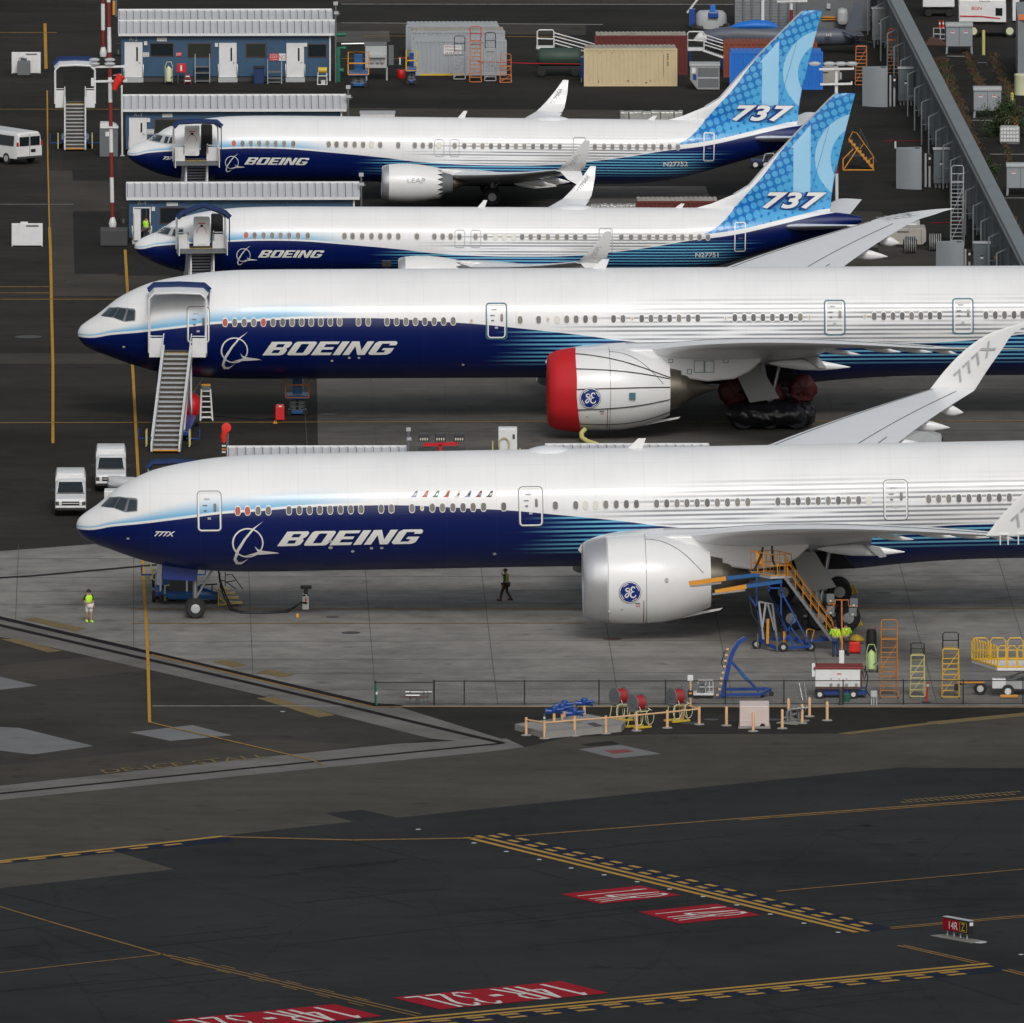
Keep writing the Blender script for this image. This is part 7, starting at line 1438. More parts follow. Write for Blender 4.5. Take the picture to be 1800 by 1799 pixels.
def scissor(label, x0, x1, yt, yb, cr, cb, basket=.5):
    k = Kit('scissor_lift', label, 'lift', (x0+x1)/2, yb, 'scissor lifts'); m = (x1-x0); yy = yt+(yb-yt)*basket
    k.bars('basket_rail', cr, [[(x0,yy),(x0,yt),(x1,yt),(x1,yy),(x0,yy)],[(x0,(yt+yy)/2),(x1,(yt+yy)/2)]], .055, 0, 4); k.bars('back_rail', cr, [[(x0,yy,1.6),(x0,yt,1.6),(x1,yt,1.6),(x1,yy,1.6)],[(x0,yt),(x0,yt,1.6)],[(x1,yt),(x1,yt,1.6)]], .045, 0, 4)
    k.box('platform', cb, x0+1, x1-1, yy-3, yy+3, 0, 1.7); k.box('control_panel', cb, x0+m*.3, x1-m*.3, yt+4, yy-6, .4, .6)
    n = 3; a = k.q(0, yy+3).z; b = k.q(0, yb-8).z; X0 = k.q(x0+m*.15, yb).x; X1 = k.q(x1-m*.15, yb).x
    for i in range(n):
        z0 = b+(a-b)*i/n; z1 = b+(a-b)*(i+1)/n; mb = MB(); mb.box(min(X0,X1),max(X0,X1),.38,1.22,z0-.03,z0+.03); mb.tube([(X0,.4,z0),(X1,.4,z1)], .05, 4); mb.tube([(X1,.4,z0),(X0,.4,z1)], .05, 4); mb.tube([(X0,1.2,z0),(X1,1.2,z1)], .05, 4); mb.tube([(X1,1.2,z0),(X0,1.2,z1)], .05, 4); mb.build('scissor_arm', 'mgrey', k.t)
    k.box('chassis', cb, x0+m*.1, x1-m*.1, yb-9, yb-3, .2, 1.5, .03)
    for xx in (X0, X1):
        for y in (.2, 1.4): mb = MB(); mb.wheel((xx,y,.16),.16,.12,14); mb.build('wheel', 'rubber', k.t, 40)
    return k
scissor('blue scissor lift with an orange basket right of shed A-2', 612, 648, 92, 155, 'orange', 'steelblue', .62); scissor('narrow scissor lift with yellow and blue basket by the grey containers', 714, 733, 89, 150, 'yellow', 'blue', .58)
scissor('blue scissor lift standing under the red-covered wide-body', 502, 543, 655, 731, 'orange2', 'steelblue', .58)
k_ = Kit('switchgear', 'grey outdoor electrical switch panel behind the orange lift', 'cabinet', 668, 142)
k_.box('panel_box', 'lgrey', 642, 680, 82, 120, 0, .9); k_.box('sloping_top', 'mgrey', 640, 680, 76, 82, .2, 1.0); k_.box('hood', 'lgrey', 650, 678, 96, 102, -.3, 0); k_.bars('leg', 'lgrey', [[(680,142),(680,118)],[(644,142),(644,118)]], .06, .1); k_.box('cabinet_side', 'mgrey', 683, 692, 82, 115, .4, 1.2)
for x in (654,664,672): q = k_.q(x, 108); MB().cyl((q.x,-.15,q.z),(q.x,0,q.z),.12,None,10).build('socket', 'alu', k_.t, 50)
k_.bars('conduit', 'alu', [[(600,78,1.5),(645,77,1.5),(658,80,1.5),(662,92,1.5)]], .10, 1.5, 8)
k_ = Kit('red_drum', 'red drum between the switch panel and the narrow scissor lift', 'drum', 705, 138); MB().lathe([(0,.25),(.02,.27),(.55,.27),(.57,.25),(.57,.001)], (0,0,0), 'Z', 16).build('drum_body', 'red', k_.t, 50); MB().cyl((0,0,.57),(0,0,.61),.1,None,10).build('drum_cap', 'black', k_.t)
mb = MB(); a = G(700,128)+Vector((0,0,1.0)); b = G(1075,141)+Vector((0,0,1.0)); mb.tube([a, a.lerp(b,.3)-Vector((0,0,.1)), a.lerp(b,.6)-Vector((0,0,.1)), b], .025, 5); tag(mb.build('barrier_tape', 'red', None, 50), 'long red barrier tape strung in front of the grey containers and green tank', 'tape')
for i, (x, y, wh) in enumerate(((703,115,'left of the narrow scissor lift'),(787,122,'in front of the grey container'),(951,129,'in front of the green tank'),(1478,141,'near the mast right of the farthest fin'),(1574,262,'left of the middle grey curved shield'))):
    k_ = Kit('thin_stanchion', 'short white stanchion '+wh, 'stanchion', x, y, 'white stanchions'); k_.bars('post', 'white', [[(x,y),(x,y-13)]], .06); k_.box('foot', 'mgrey', x-3, x+3, y-1.2, y, -.1, .1)
# green tank trailer, white belt stair, blue unit
k_ = Kit('tank_trailer', 'dark green cylindrical tank trailer left of the beige container', 'trailer', 985, 136)
a = k_.q(943,101,.6); b = k_.q(1024,101,.6); mb = MB(); mb.lathe([(a.x,.02),(a.x+.12,.5),(a.x+.3,.62),(b.x-.3,.62),(b.x-.1,.5),(b.x,.02)], (0,.7,a.z), 'X', 24); mb.build('tank', 'olive', k_.t, 50); k_.box('frame', 'black', 946, 1022, 117, 124, .2, 1.2)
for x in (952,1012): q = k_.q(x, 128); mb = MB(); mb.wheel((q.x,.2,.32),.32,.2,16); mb.build('wheel', 'rubber', k_.t, 40)
def belt_stair(label, x0, y0, x1, y1, px, py, flip=1):
    k = Kit('maintenance_stairs', label, 'stairs', px, py, 'white railed maintenance stairs'); k.bars('cage', 'white', [[(x0,y0+32),(x0,y0+3),(x0+3,y0),(x0+27,y0),(x0+29,y0+3),(x0+29,y0+32)],[(x0,y0+15),(x0+29,y0+16)],[(x0,y0+3),(x0,y0+3,1.0),(x0,y0+32,1.0)]], .045)
    k.box('deck', 'white', x0-2, x0+30, y0+30, y0+34, 0, 1.1); k.bars('handrail', 'white', [[(x0+29,y0+5),(x1,y1)],[(x0+29,y0+11),(x1,y1+5)],[(x0+29,y0+17),(x1,y1+12)],[(x0+29,y0+5,1.0),(x1,y1,1.0)],[(x0+29,y0+23),(x1,y1+17)]], .04)
    k.bars('stringer', 'white', [[(x0+28,y0+34),(x1,y1+30)]], .07); k.bars('stringer', 'white', [[(x0+28,y0+34,1.0),(x1,y1+30,1.0)]], .07)
    for i in range(8): a = k.q(x0+28+(x1-x0-28)*(i+.5)/8, y0+34+(y1+30-y0-34)*(i+.5)/8); MB().box(a.x-.15,a.x+.15,0,1.0,a.z-.02,a.z+.02).build('tread', 'lgrey', k.t)
    k.bars('support', 'blue', [[(x0+5,py),(x0+5,y0+34)],[(x1-3,py),(x1-3,y1+30)],[(x0+5,py-2),(x1-3,py-2)]], .06); return k
belt_stair('white railed stairs above the green tank', 944.5, 53, 1045, 78, 990, 122); belt_stair('white railed stairs between the dark red and rust orange containers', 1208.5, 56, 1271, 72, 1235, 122)
k_ = Kit('blue_generator', 'slim blue unit between the green tank and the beige container', 'generator', 1024, 145); k_.box('unit_body', 'blue', 1020.5, 1027, 101, 140, 0, .6); k_.bars('leg', 'lgrey', [[(1022,145),(1022,138)],[(1027,145),(1027,138)]], .04)
# jet with a blue canopy cover
simple('jetgrey', (.085,.10,.135), .45)
k_ = Kit('grey_jet', 'grey military jet with a blue canopy cover behind the containers', 'jet', 1375, 94); Yj = .0
def ell(k, x, yt, yb, wd): a = k.q(x, yt, 0); b = k.q(x, yb, 0); c = (a.z+b.z)/2; h = (a.z-b.z)/2; return [(a.x, wd*h*math.cos(t), c+h*math.sin(t)) for t in [2*math.pi*i/20 for i in range(20)]]
mb = MB(); mb.loft([ell(k_,*s_) for s_ in ((1222,68,70,1),(1236,55,75,.9),(1262,49,78,.8),(1300,45,80,.85),(1350,46,82,1),(1400,49,82,1.1),(1440,49,81,1.0),(1470,50,80,.8),(1500,56,79,.7),(1513,62,76,.6))]); mb.build('fuselage', 'jetgrey', k_.t, 50) if 0 else mb.build('fuselage', 'jetgrey', k_.t, 50)
mb = MB(); mb.loft([ell(k_,*s_) for s_ in ((1284,46,49,3.0),(1300,39,52,1.9),(1325,35,53,1.5),(1350,36,53,1.5),(1366,43,52,1.6))]); mb.build('canopy_cover', 'brightblue', k_.t, 50)
mb = MB(); mb.loft([ell(k_,*s_) for s_ in ((1219,69,71,1),(1229,57,75,.95),(1242,55,77,.9))]); mb.build('nose_cone', 'white', k_.t, 50)
mb = MB(); f_ = [k_.q(*p) for p in ((1487,50),(1503,4),(1515,4),(1516,52))]; mb.prism([(p.x,p.z) for p in f_], -.08, .08); mb.build('tail_fin', 'jetgrey', k_.t)
mb = MB(); f_ = [k_.q(*p) for p in ((1480,55),(1513,60),(1510,65),(1492,62))]; mb.prism([(p.x,p.z) for p in f_], -1.6, -1.5); blade(mb, [((f_[0].x,-.3,f_[0].z),(f_[1].x,-.3,f_[0].z),(0,0,.1)),((f_[0].x+.7,-2.2,f_[0].z-.1),(f_[1].x+.2,-2.2,f_[0].z-.1),(0,0,.05))]); mb.build('tailplane', 'jetgrey', k_.t)
mb = MB(); blade(mb, [((k_.q(1330,72).x,-.6,k_.q(0,72).z),(k_.q(1420,72).x,-.6,k_.q(0,72).z),(0,0,.2)),((k_.q(1390,76).x,-3.6,k_.q(0,74).z),(k_.q(1425,76).x,-3.6,k_.q(0,74).z),(0,0,.08))]); mb.build('wing', 'jetgrey', k_.t)
for x in (1275,1400): k_.bars('gear_leg', 'mgrey', [[(x,92),(x,78)]], .07); q = k_.q(x, 90); mb = MB(); mb.wheel((q.x,0,.26),.26,.14,14); mb.build('wheel', 'rubber', k_.t, 40)
k_.box('number_plate', 'white', 1452, 1461, 59, 64, -.95, -.93, 0); A = k_.q(1453,63.5,-.96); sign_text('0', A.x, A.x+.25, A.z-.02, A.z+.17, -.97, 'black', k_.t)
k_ = Kit('deicer_tank', 'blue and grey wheeled tank unit near the grey hangar wall', 'tank', 1250, 52)
q = k_.q(1250,36); a = k_.q(1224,40,.6); b = k_.q(1281,40,.6); mb = MB(); mb.lathe([(-.62,.3),(-.6,1.0),(-.2,1.06),(.35,1.0),(.55,.8),(.6,.2)], (q.x,1.0,q.z), 'Z', 28, 1.0); mb.v = [Vector((v.x, v.y*.8, v.z)) for v in mb.v]; mb.build('tank', 'lgrey', k_.t, 50)
k_.box('saddle', 'blue', 1245, 1263, 22, 32, -.3, .5, .05); k_.box('stack', 'brightblue', 1248.5, 1257.5, 10, 22, .2, .7); k_.box('frame', 'blue', 1211, 1222, 16, 47, .2, .8); k_.bars('boom', 'white', [[(1208,23,.3),(1232,-8,.3)]], .07); k_.box('base', 'dgrey', 1222, 1283, 46, 51, .1, 1.8)
for x in (1220,1275): q = k_.q(x, 50); mb = MB(); mb.wheel((q.x,0,.2),.2,.14,14); mb.build('wheel', 'rubber', k_.t, 40)
# corrugated hangar wall and blast fence
k_ = Kit('corrugated_wall', 'grey corrugated wall at the top behind the jet', 'wall', 1440, 62, None, YAW); A = k_.q(1293,62,3); B = k_.q(1600,62,3); x = A.x; H = 6.5
mb = MB(); mb.box(A.x, B.x-2.6, 3, 3.2, 0, H); n = int((k_.q(1402,0,3).x-A.x)/.0+0) if 0 else 60
for i in range(34): mb.box(A.x, k_.q(1402,62,3).x, 2.95, 3, i*.19, i*.19+.09)
mb.build('wall_sheet', 'grey', k_.t); mb = MB()
for xx in (1308,1323,1340,1356,1371,1387): a = k_.q(xx,62,3); MB().box(a.x-.06,a.x+.06,2.8,2.95,0,H).build('rib', 'mgrey', k_.t)
a = k_.q(1402,62,3); MB().box(a.x,B.x-2.6,2.6,3,0,H).build('panel', 'mgrey', k_.t)
k_.box('pipe_bank', 'orange', 1446, 1472, 30, 31.5, 2.4, 2.6, 0); k_.box('pipe_bank', 'orange', 1446, 1472, 34, 35.5, 2.4, 2.6, 0); k_.box('wall_box', 'lgrey', 1454, 1461, 7, 16, 2.4, 2.6); k_.box('tank_shape', 'lgrey', 1472, 1492, 16, 46, 1.2, 2.4, .3)
# the blast fence: a sloped beam on ribs running away from the camera
p0 = G(1812, 590); p1 = G(1540, 40)
ft = thing('blast_fence', 'long grey steel blast fence with a riveted top beam running away', 'fence', p0, math.atan2(p1.y-p0.y, p1.x-p0.x)); Lb = (p1-p0).length+20; HB = 3.9
# local: x along, +y to the left of travel (towards the aircraft side), z up
mb = MB(); mb.prism([(-.95,HB-.62),(-.10,HB-.05),(-.02,HB-.13),(-.87,HB-.72)], 0, Lb, 'YZ'); mb.build('top_beam', 'beam_grey' if 0 else 'grey2', ft) if 0 else None
simple('fence_grey', (.19,.22,.235), .5, .1, 0, .35, .3); simple('fence_panel', (.15,.175,.19), .6, 0, 0, .5, .4)
mb = MB(); mb.prism([(-.55,HB+.05),(.45,HB-.02),(.45,HB-.22),(-.55,HB-.14)], 0, Lb, 'YZ'); mb.build('top_beam', 'fence_grey', ft, bevel=.02)
mb = MB(); n = int(Lb/.5)
for i in range(n): x = i*.5+.2; mb.cbox((x,.33,HB+.0),(.26,.14,.05))
o = mb.build('rivet_row', 'dgrey', ft); o['kind'] = 'stuff'
mb = MB(); n = int(Lb/.45)
mb.box(0, Lb, -.1, 0, 0, HB-.2)
for i in range(n): x = i*.45; mb.box(x, x+.16, 0, .09, 0, HB-.25)
mb.build('corrugated_panel', 'fence_panel', ft)
for i in range(24):
    x = 2+i*(Lb-4)/23; mb = MB(); mb.tube([(x,.25,0),(x,.25,HB-.2)], .07, 4); mb.tube([(x,.95,0),(x,.95,2.7),(x,.25,3.0)], .06, 4); mb.tube([(x,.25,1.3),(x,.95,1.3)], .04, 4); mb.build('support_frame', 'fence_grey', ft)
# grey curved shields, cabinets and ladders along the fence
def shield(label, x0, x1, yt, yb):
    k = Kit('curved_shield', label, 'shield', (x0+x1)/2, yb, 'grey curved shields'); a = k.q(x0, yb); b = k.q(x1, yb); H = k.q(0, yt).z-.1; c = (b.x-a.x); n = 12
    mb = MB(); P1 = [(a.x+c*i/n, .55-.75*math.sin(math.pi*(.05+.95*i/n)*.6)) for i in range(n+1)]; P1 += [(b.x, 1.2), (a.x, .75)]; mb.prism(P1, 0, H, 'XY'); mb.build('shell', 'shield_grey', k.t, 30); k.box('top_notch', 'black', x1-10, x1-3, yt+1, yt+6, -.12, .3, 0) if 0 else None
    MB().box(b.x-.42,b.x-.12,.1,.6,H,H+.02).build('notch', 'black', k.t); return k
simple('shield_grey', (.27,.30,.33), .5, 0, 0, .2, .4)
shield('grey curved shield, the farthest, left of the fence cabinets', 1516, 1560, 117, 188); shield('grey curved shield, the middle one, below the yellow stair', 1575.5, 1620, 259, 333); shield('grey curved shield, the nearest, above the red-covered airliner', 1645.5, 1694, 424, 492)
def cabinet(label, x0, x1, yt, yb, yl, mat='cab_grey', feet=4):
    k = Kit('switch_cabinet', label, 'cabinet', (x0+x1)/2, yl, 'grey switch cabinets'); k.box('housing', mat, x0, x1, yt, yb, 0, .7, .02); k.box('cap', 'lgrey', x0-1, x1+1, yt-1.5, yt+1, -.06, .75); k.box('door_seam', 'dgrey', x0+3, x1-3, yb-9, yb-8.5, -.015, -.003, 0); c = (x0+x1)/2; k.box('warning_label', 'white', c-2.5, c+2.5, yt+24, yt+27, -.015, -.003, 0); k.box('warning_label', 'black', c-2.5, c+2.5, yt+21, yt+24, -.015, -.003, 0)
    for i in range(feet): x = x0+(x1-x0)*(i+.6)/(feet+.2); q = k.q(x, yl); MB().cyl((q.x,.2,0),(q.x,.2,k.q(0,yb).z+.02),.08,None,10).build('conduit', 'alu', k.t, 50)
    return k
simple('cab_grey', (.105,.13,.145), .5, 0, 0, .2); simple('cab_light', (.21,.24,.24), .5, 0, 0, .2)
cabinet('pale grey switch cabinet, topmost, between the two orange ladders', 1533, 1560, 16, 71, 80, 'cab_light'); cabinet('dark grey switch cabinet right of the farthest curved shield', 1579, 1606, 121, 178, 186); cabinet('dark grey switch cabinet right of the middle curved shield', 1641, 1669, 263, 323, 331); cabinet('dark grey switch cabinet right of the nearest curved shield', 1711, 1741, 428, 480, 492)
for i, (x, y, yl, wh) in enumerate(((1572,134,188,'farthest'),(1634,272,330,'middle'),(1704,440,490,'nearest'))):
    k_ = Kit('meter_box', 'small black meter box beside the '+wh+' curved shield', 'meter', x, yl, 'black meter boxes'); k_.box('meter_case', 'black', x-3.5, x+4, y, y+18, 0, .25); k_.box('dial', 'white', x-1.5, x+2, y+5, y+9, -.02, -.003, 0); k_.bars('post', 'lgrey', [[(x-7,yl,.3),(x-7,y-2,.3)],[(x,yl,.2),(x,y+17,.2)]], .07)
k_ = Kit('wall_case', 'dark case with a yellow label near the bottom of the blast fence', 'cabinet', 1750, 490); k_.box('case_body', 'cab_grey', 1743, 1758, 433, 478, 0, .4); k_.box('yellow_label', 'yellow', 1748, 1753, 449, 456, -.015, -.003, 0); k_.bars('post','mgrey',[[(1750,490,.2),(1750,470,.2)]],.05)
# transformers
def transformer(label, x0, x1, yt, yb, yl):
    k = Kit('transformer', label, 'transformer', (x0+x1)/2, yl, 'grey two-door transformers'); k.box('housing', 'shield_grey', x0, x1, yt+5, yb, 0, 1.0, .02); k.box('roof', 'lgrey', x0-1, x1+1, yt, yt+6, -.08, 1.1, .04); c = (x0+x1)/2; k.box('door_gap', 'dgrey', c-.4, c+.4, yt+6, yb-1, -.012, -.003, 0)
    for s_ in (-1, 1): x = c+s_*(x1-x0)*.25; k.box('warning_label', 'white', x-3.4, x+3.4, yt+13, yt+17, -.015, -.003, 0); k.box('label_mark', 'red', x-3, x+3, yt+13.3, yt+14.8, -.02, -.016, 0); k.bars('leg', 'shield_grey', [[(c+s_*(x1-x0)*.46,yb),(c+s_*(x1-x0)*.48,yl)]], .09, .1, 4); k.bars('leg', 'shield_grey', [[(c+s_*(x1-x0)*.46,yb,.9),(c+s_*(x1-x0)*.46,yl-2,.9)]], .09, .9, 4)
transformer('grey two-door transformer, topmost, in front of the white truck', 1663, 1709.5, 42, 82, 95); transformer('grey two-door transformer in the middle, above the bush', 1711.5, 1760, 154.5, 195, 208); transformer('grey two-door transformer at the right edge, lowest', 1769.5, 1818, 289, 331, 344)
# white medical truck at the top
k_ = Kit('box_truck', 'white truck with dark red stripe at the top right corner', 'truck', 1725, 66)
k_.box('body', 'white', 1685.5, 1768, 0, 39, 0, 2.6, .05); k_.box('body_top', 'white', 1687, 1750, -40, 0, 0, 2.6, .05); k_.box('door', 'white', 1747, 1768.5, 7, 39, -.03, 0, 0); k_.box('door_window', 'glass', 1750, 1762, 14.5, 28, -.05, -.031, 0); k_.box('cab_side', 'white', 1780, 1792, -20, 37, .1, 2.5); k_.box('window', 'white', 1689, 1704, 11, 19, -.02, -.003, 0)
k_.bars('red_stripe', 'red', [[(1687,28.5,-.02),(1725,29,-.02),(1758,33,-.02)]], .05, -.02, 4); k_.box('dark_chassis', 'black', 1688, 1800, 39, 58, .3, 2.2); A = k_.q(1708,17.5,-.04); B = k_.q(1726,12,-.04); sign_text('BGN', A.x, B.x, A.z, B.z, -.04, 'red', k_.t); A = k_.q(1722,3.6,-.04); B = k_.q(1741,1.4,-.04); sign_text('MOBILE CARE', A.x, B.x, A.z, B.z, -.04, 'dgrey', k_.t)
for x in (1711,1775): q = k_.q(x, 56); mb = MB(); mb.wheel((q.x,.1,.42),.42,.28,20); o = mb.build('wheel', 'rubber', k_.t, 40); mb = MB(); mb.cyl((q.x,-.06,.42),(q.x,.2,.42),.25,None,16); mb.build('rim', 'cream', o, 40)
k_ = Kit('white_trailer', 'pale grey trailer roof left of the truck at the top edge', 'trailer', 1650, 30); k_.box('box', 'wing_grey', 1622, 1678, -40, 13, 0, 2.5, .05); k_.box('skirt', 'black', 1626, 1674, 13, 24, .3, 2)
for x in (1632,1668): q = k_.q(x, 26); mb = MB(); mb.wheel((q.x,.1,.25),.25,.2,14); mb.build('wheel', 'rubber', k_.t, 40)
first = None
for px, py, wh in ((1729,97,'right of the topmost transformer'),(1779,180,'left of the cream tank')):
    k_ = Kit('yellow_bollard', 'yellow bollard '+wh, 'bollard', px, py, 'yellow bollards'); k_.bars('post', 'paleyellow', [[(px,py),(px,py-(42 if py < 100 else 15))]], .11, 0, 12); MB().lathe([(0,.11),(.06,.08),(.09,.001)],(0,0,k_.q(px,py-(42 if py<100 else 15)).z),'Z',12).build('cap','yellow',k_.t,50)
k_ = Kit('steel_trolley', 'steel trolley with two red and white cones left of the topmost transformer', 'trolley', 1650, 70); k_.bars('frame', 'lgrey', [[(1641,68),(1641,50),(1661,50),(1661,69),(1641,68)],[(1653,50),(1653,68)],[(1641,60),(1661,61)]], .04)
for x, wh in ((1652,'left one'),(1658,'right one')): c_ = Kit('traffic_cone', 'red and white cone on the steel trolley, '+wh, 'cone', x, 70, 'cones on the trolley'); c_.loc; q = c_.q(x, 51, .3); MB().cyl((q.x,.3,q.z),(q.x,.3,q.z+.55),.08,.04,10).build('cone_body', 'cone', c_.t, 50); MB().cyl((q.x,.3,q.z+.3),(q.x,.3,q.z+.42),.068,.055,10).build('band', 'white', c_.t, 50)
k_ = Kit('ibc_tote', 'white caged liquid tote by the bush at the right edge', 'tote', 1775, 254); k_.box('tank', 'white', 1759, 1791, 224, 249, 0, 1.1, .05); k_.box('pallet', 'mgrey', 1758, 1792, 250, 254, 0, 1.15); cg = []
for i in range(7): x = 1758.5+i*33/6; cg.append([(x,250,-.03),(x,223,-.03)])
for i in range(5): y = 223+i*6.6; cg.append([(1758.5,y,-.03),(1791.5,y,-.03)])
k_.bars('cage', 'lgrey', cg, .03, -.03)
k_ = Kit('rusty_box', 'cream rusty box behind the caged tote', 'box', 1777, 229); k_.box('box_body', 'cream', 1763, 1777, 206, 223, 1.4, 2.0); k_.box('rusty_side', 'orange2', 1777, 1790, 207, 222, 1.5, 2.0)
k_ = Kit('cream_tank', 'cream upright tank on legs at the right edge', 'tank', 1795, 200); q = k_.q(1797,150); MB().lathe([(-.7,.35),(-.66,.5),(.55,.5),(.6,.52),(.66,.5),(.7,.2),(.71,.001)], (q.x,.5,q.z), 'Z', 20).build('tank_body', 'cream', k_.t, 50); k_.bars('leg', 'black', [[(1788,200,.3),(1788,175,.3)],[(1797,200,.3),(1797,175,.3)]], .06)
k_ = Kit('tall_grey_wall', 'rust-topped grey wall at the right edge below the truck', 'wall', 1795, 150); mb = MB(); mb.prism([(k_.q(1789,146).x,0),(4,2.5),(4,14),(k_.q(1789,40,6).x,12)], 0, 4.2, 'XY'); mb.build('wall_panel', 'grey', k_.t); k_.box('rust_cap', 'orange2', 1790, 1830, 26, 36, 0, .4)
k_ = Kit('brown_tarps', 'folded brown sheets on the ground behind the blast fence', 'tarp', 1640, 80); mb = MB(); mb.prism([(-.6,0),(.9,0),(.5,.35),(-.2,.5)], 0, .9); mb.build('sheet_pile', 'brown', k_.t); mb = MB(); mb.prism([(.5,0),(1.2,0),(1.0,.25)], -.1, .8); mb.build('loose_fold', 'brown', k_.t)
# bush and weeds
def bush(label, px, py, w_, h_, n, seed, name='bush', cat='bush'):
    k = Kit(name, label, cat, px, py); ra = random.Random(seed); st = MB(); lf = MB()
    for i in range(14):
        a = ra.uniform(0, 6.28); r = w_*.4*ra.random(); st.tube([(0,0,0),(r*.5*math.cos(a),r*.5*math.sin(a),h_*.45),(r*math.cos(a),r*math.sin(a),h_*ra.uniform(.6,.95))], .018, 4)
    cl = [(ra.gauss(0,.36), ra.gauss(0,.3), ra.uniform(.12,.95), ra.uniform(.18,.34)) for _ in range(26)]
    for i in range(n):
        c = ra.choice(cl); a, b = ra.gauss(0,.5)*c[3], ra.gauss(0,.5)*c[3]; zz = c[2]+ra.gauss(0,.45)*c[3]; x, y, z = (c[0]+a)*w_*.55, (c[1]+b)*w_*.5, max(.03, zz*h_*(1-.35*abs(c[0])))
        s_ = ra.uniform(.05,.11); d1 = Vector((ra.uniform(-1,1),ra.uniform(-1,1),ra.uniform(-.4,.8))).normalized(); d2 = d1.cross(Vector((ra.uniform(-1,1),ra.uniform(-1,1),1))).normalized(); p = Vector((x,y,z)); lf.mi = 0
        lf.add([p-d1*s_, p+d2*s_*.45, p+d1*s_, p-d2*s_*.45], [(0,1,2,3)])
    st.build('stems', 'brown', k.t); lf.build('foliage', 'leafmat', k.t, fix=False); return k
m, b = new_mat('leafmat', .75); x_, y_, z_, v_ = coords(); plug(b, 'Base Color', fmix((.020,.042,.012), (.055,.085,.025), noise(v_, 3.0, 3)))
m, b = new_mat('weedmat', .85); x_, y_, z_, v_ = coords(); plug(b, 'Base Color', fmix((.085,.052,.028), (.045,.055,.02), step(.48,.62, noise(v_, .22, 3))))
bush('dark green bush around the caged tote at the right edge', 1768, 240, 3.2, 2.2, 5200, 5); bush('low green bush between the nearest transformer and the blast fence', 1738, 305, 1.5, .9, 1400, 8)
mb = MB(); ra = random.Random(11)
def tufts(path, wd, n):
    for i in range(n):
        t = ra.random()*(len(path)-1); j = int(t); f = t-j; px = path[j][0]*(1-f)+path[min(j+1,len(path)-1)][0]*f; py = path[j][1]*(1-f)+path[min(j+1,len(path)-1)][1]*f; g = G(px, py); g.x += ra.gauss(0, wd); h_ = ra.uniform(.05,.22); a = ra.uniform(0, 3.14); d = Vector((math.cos(a),math.sin(a),0))*.05; l = Vector((ra.gauss(0,.06),ra.gauss(0,.06),h_)); mb.add([g-d, g+d, g+l+d*.2, g+l-d*.2], [(0,1,2,3)])
tufts([(1655,105),(1665,145),(1690,200),(1715,270),(1735,330),(1770,390),(1800,450)], .26, 4200); tufts([(1697,90),(1712,130),(1728,158)], .14, 900); tufts([(1745,95),(1768,150),(1780,185)], .18, 1000); tufts([(1765,250),(1775,285)], .1, 300)
o = mb.build('weeds', 'weedmat', None, fix=False); o['label'] = 'brown and green weeds growing in the joints of the yard'; o['category'] = 'weeds'; o['kind'] = 'stuff'
struct(sheet('weed_strip', [(1650,100),(1662,98),(1700,200),(1745,320),(1790,400),(1805,450),(1795,455),(1760,395),(1722,330),(1700,260),(1675,190)], 'weeds_soil', 3*Z))
stripes('yard_line', [(1664,99.5,1696,100,1.6),(1700,212.5,1745,212.5,1.4),(1740,272,1800,272,1.2),(1767,349,1800,349,1.2),(1718,111,1735,111,1)], 'paint_whiteline', 6*Z)
stripes('red_ground_line', [(1552,249,1626,248,1),(1635,393,1700,391,1)], 'paint_red', 6*Z)
# orange maintenance stair right of the near fin
k_ = Kit('maintenance_stairs', 'orange open maintenance stairs right of the nearer narrow-body fin', 'stairs', 1511, 300)
k_.bars('frame', 'orange', [[(1482,299),(1537,299)],[(1482,299),(1482,280),(1500,262)],[(1484,297),(1507,262)],[(1482,299,1.2),(1537,299,1.2)]], .045, 0, 4)
for dd in (0, 1.1): k_.bars('stringer', 'orange', [[(1492,245,dd),(1535,297,dd)]], .055, dd, 4); k_.bars('handrail', 'orange', [[(1492,245,dd),(1499,232,dd),(1506,234,dd),(1535,275,dd),(1535,297,dd)],[(1512,262,dd),(1519,252,dd)],[(1524,284,dd),(1536,276,dd)]], .025, dd)
a = k_.q(1493,247); b = k_.q(1534,295)
for i in range(8): p = a+(b-a)*(i+.5)/8; MB().box(p.x-.12,p.x+.12,0,1.1,p.z-.02,p.z+.02).build('tread', 'orange', k_.t)
k_ = Kit('dark_rig', 'dark metal stair rig behind the orange maintenance stairs', 'rig', 1505, 292); k_.bars('frame', 'dgrey', [[(1497,290),(1497,225),(1512,225),(1512,290)],[(1512,228),(1540,285)],[(1497,260),(1512,260)]], .05, .8); k_.box('base_block', 'black', 1490, 1515, 275, 291, .5, 2.0)
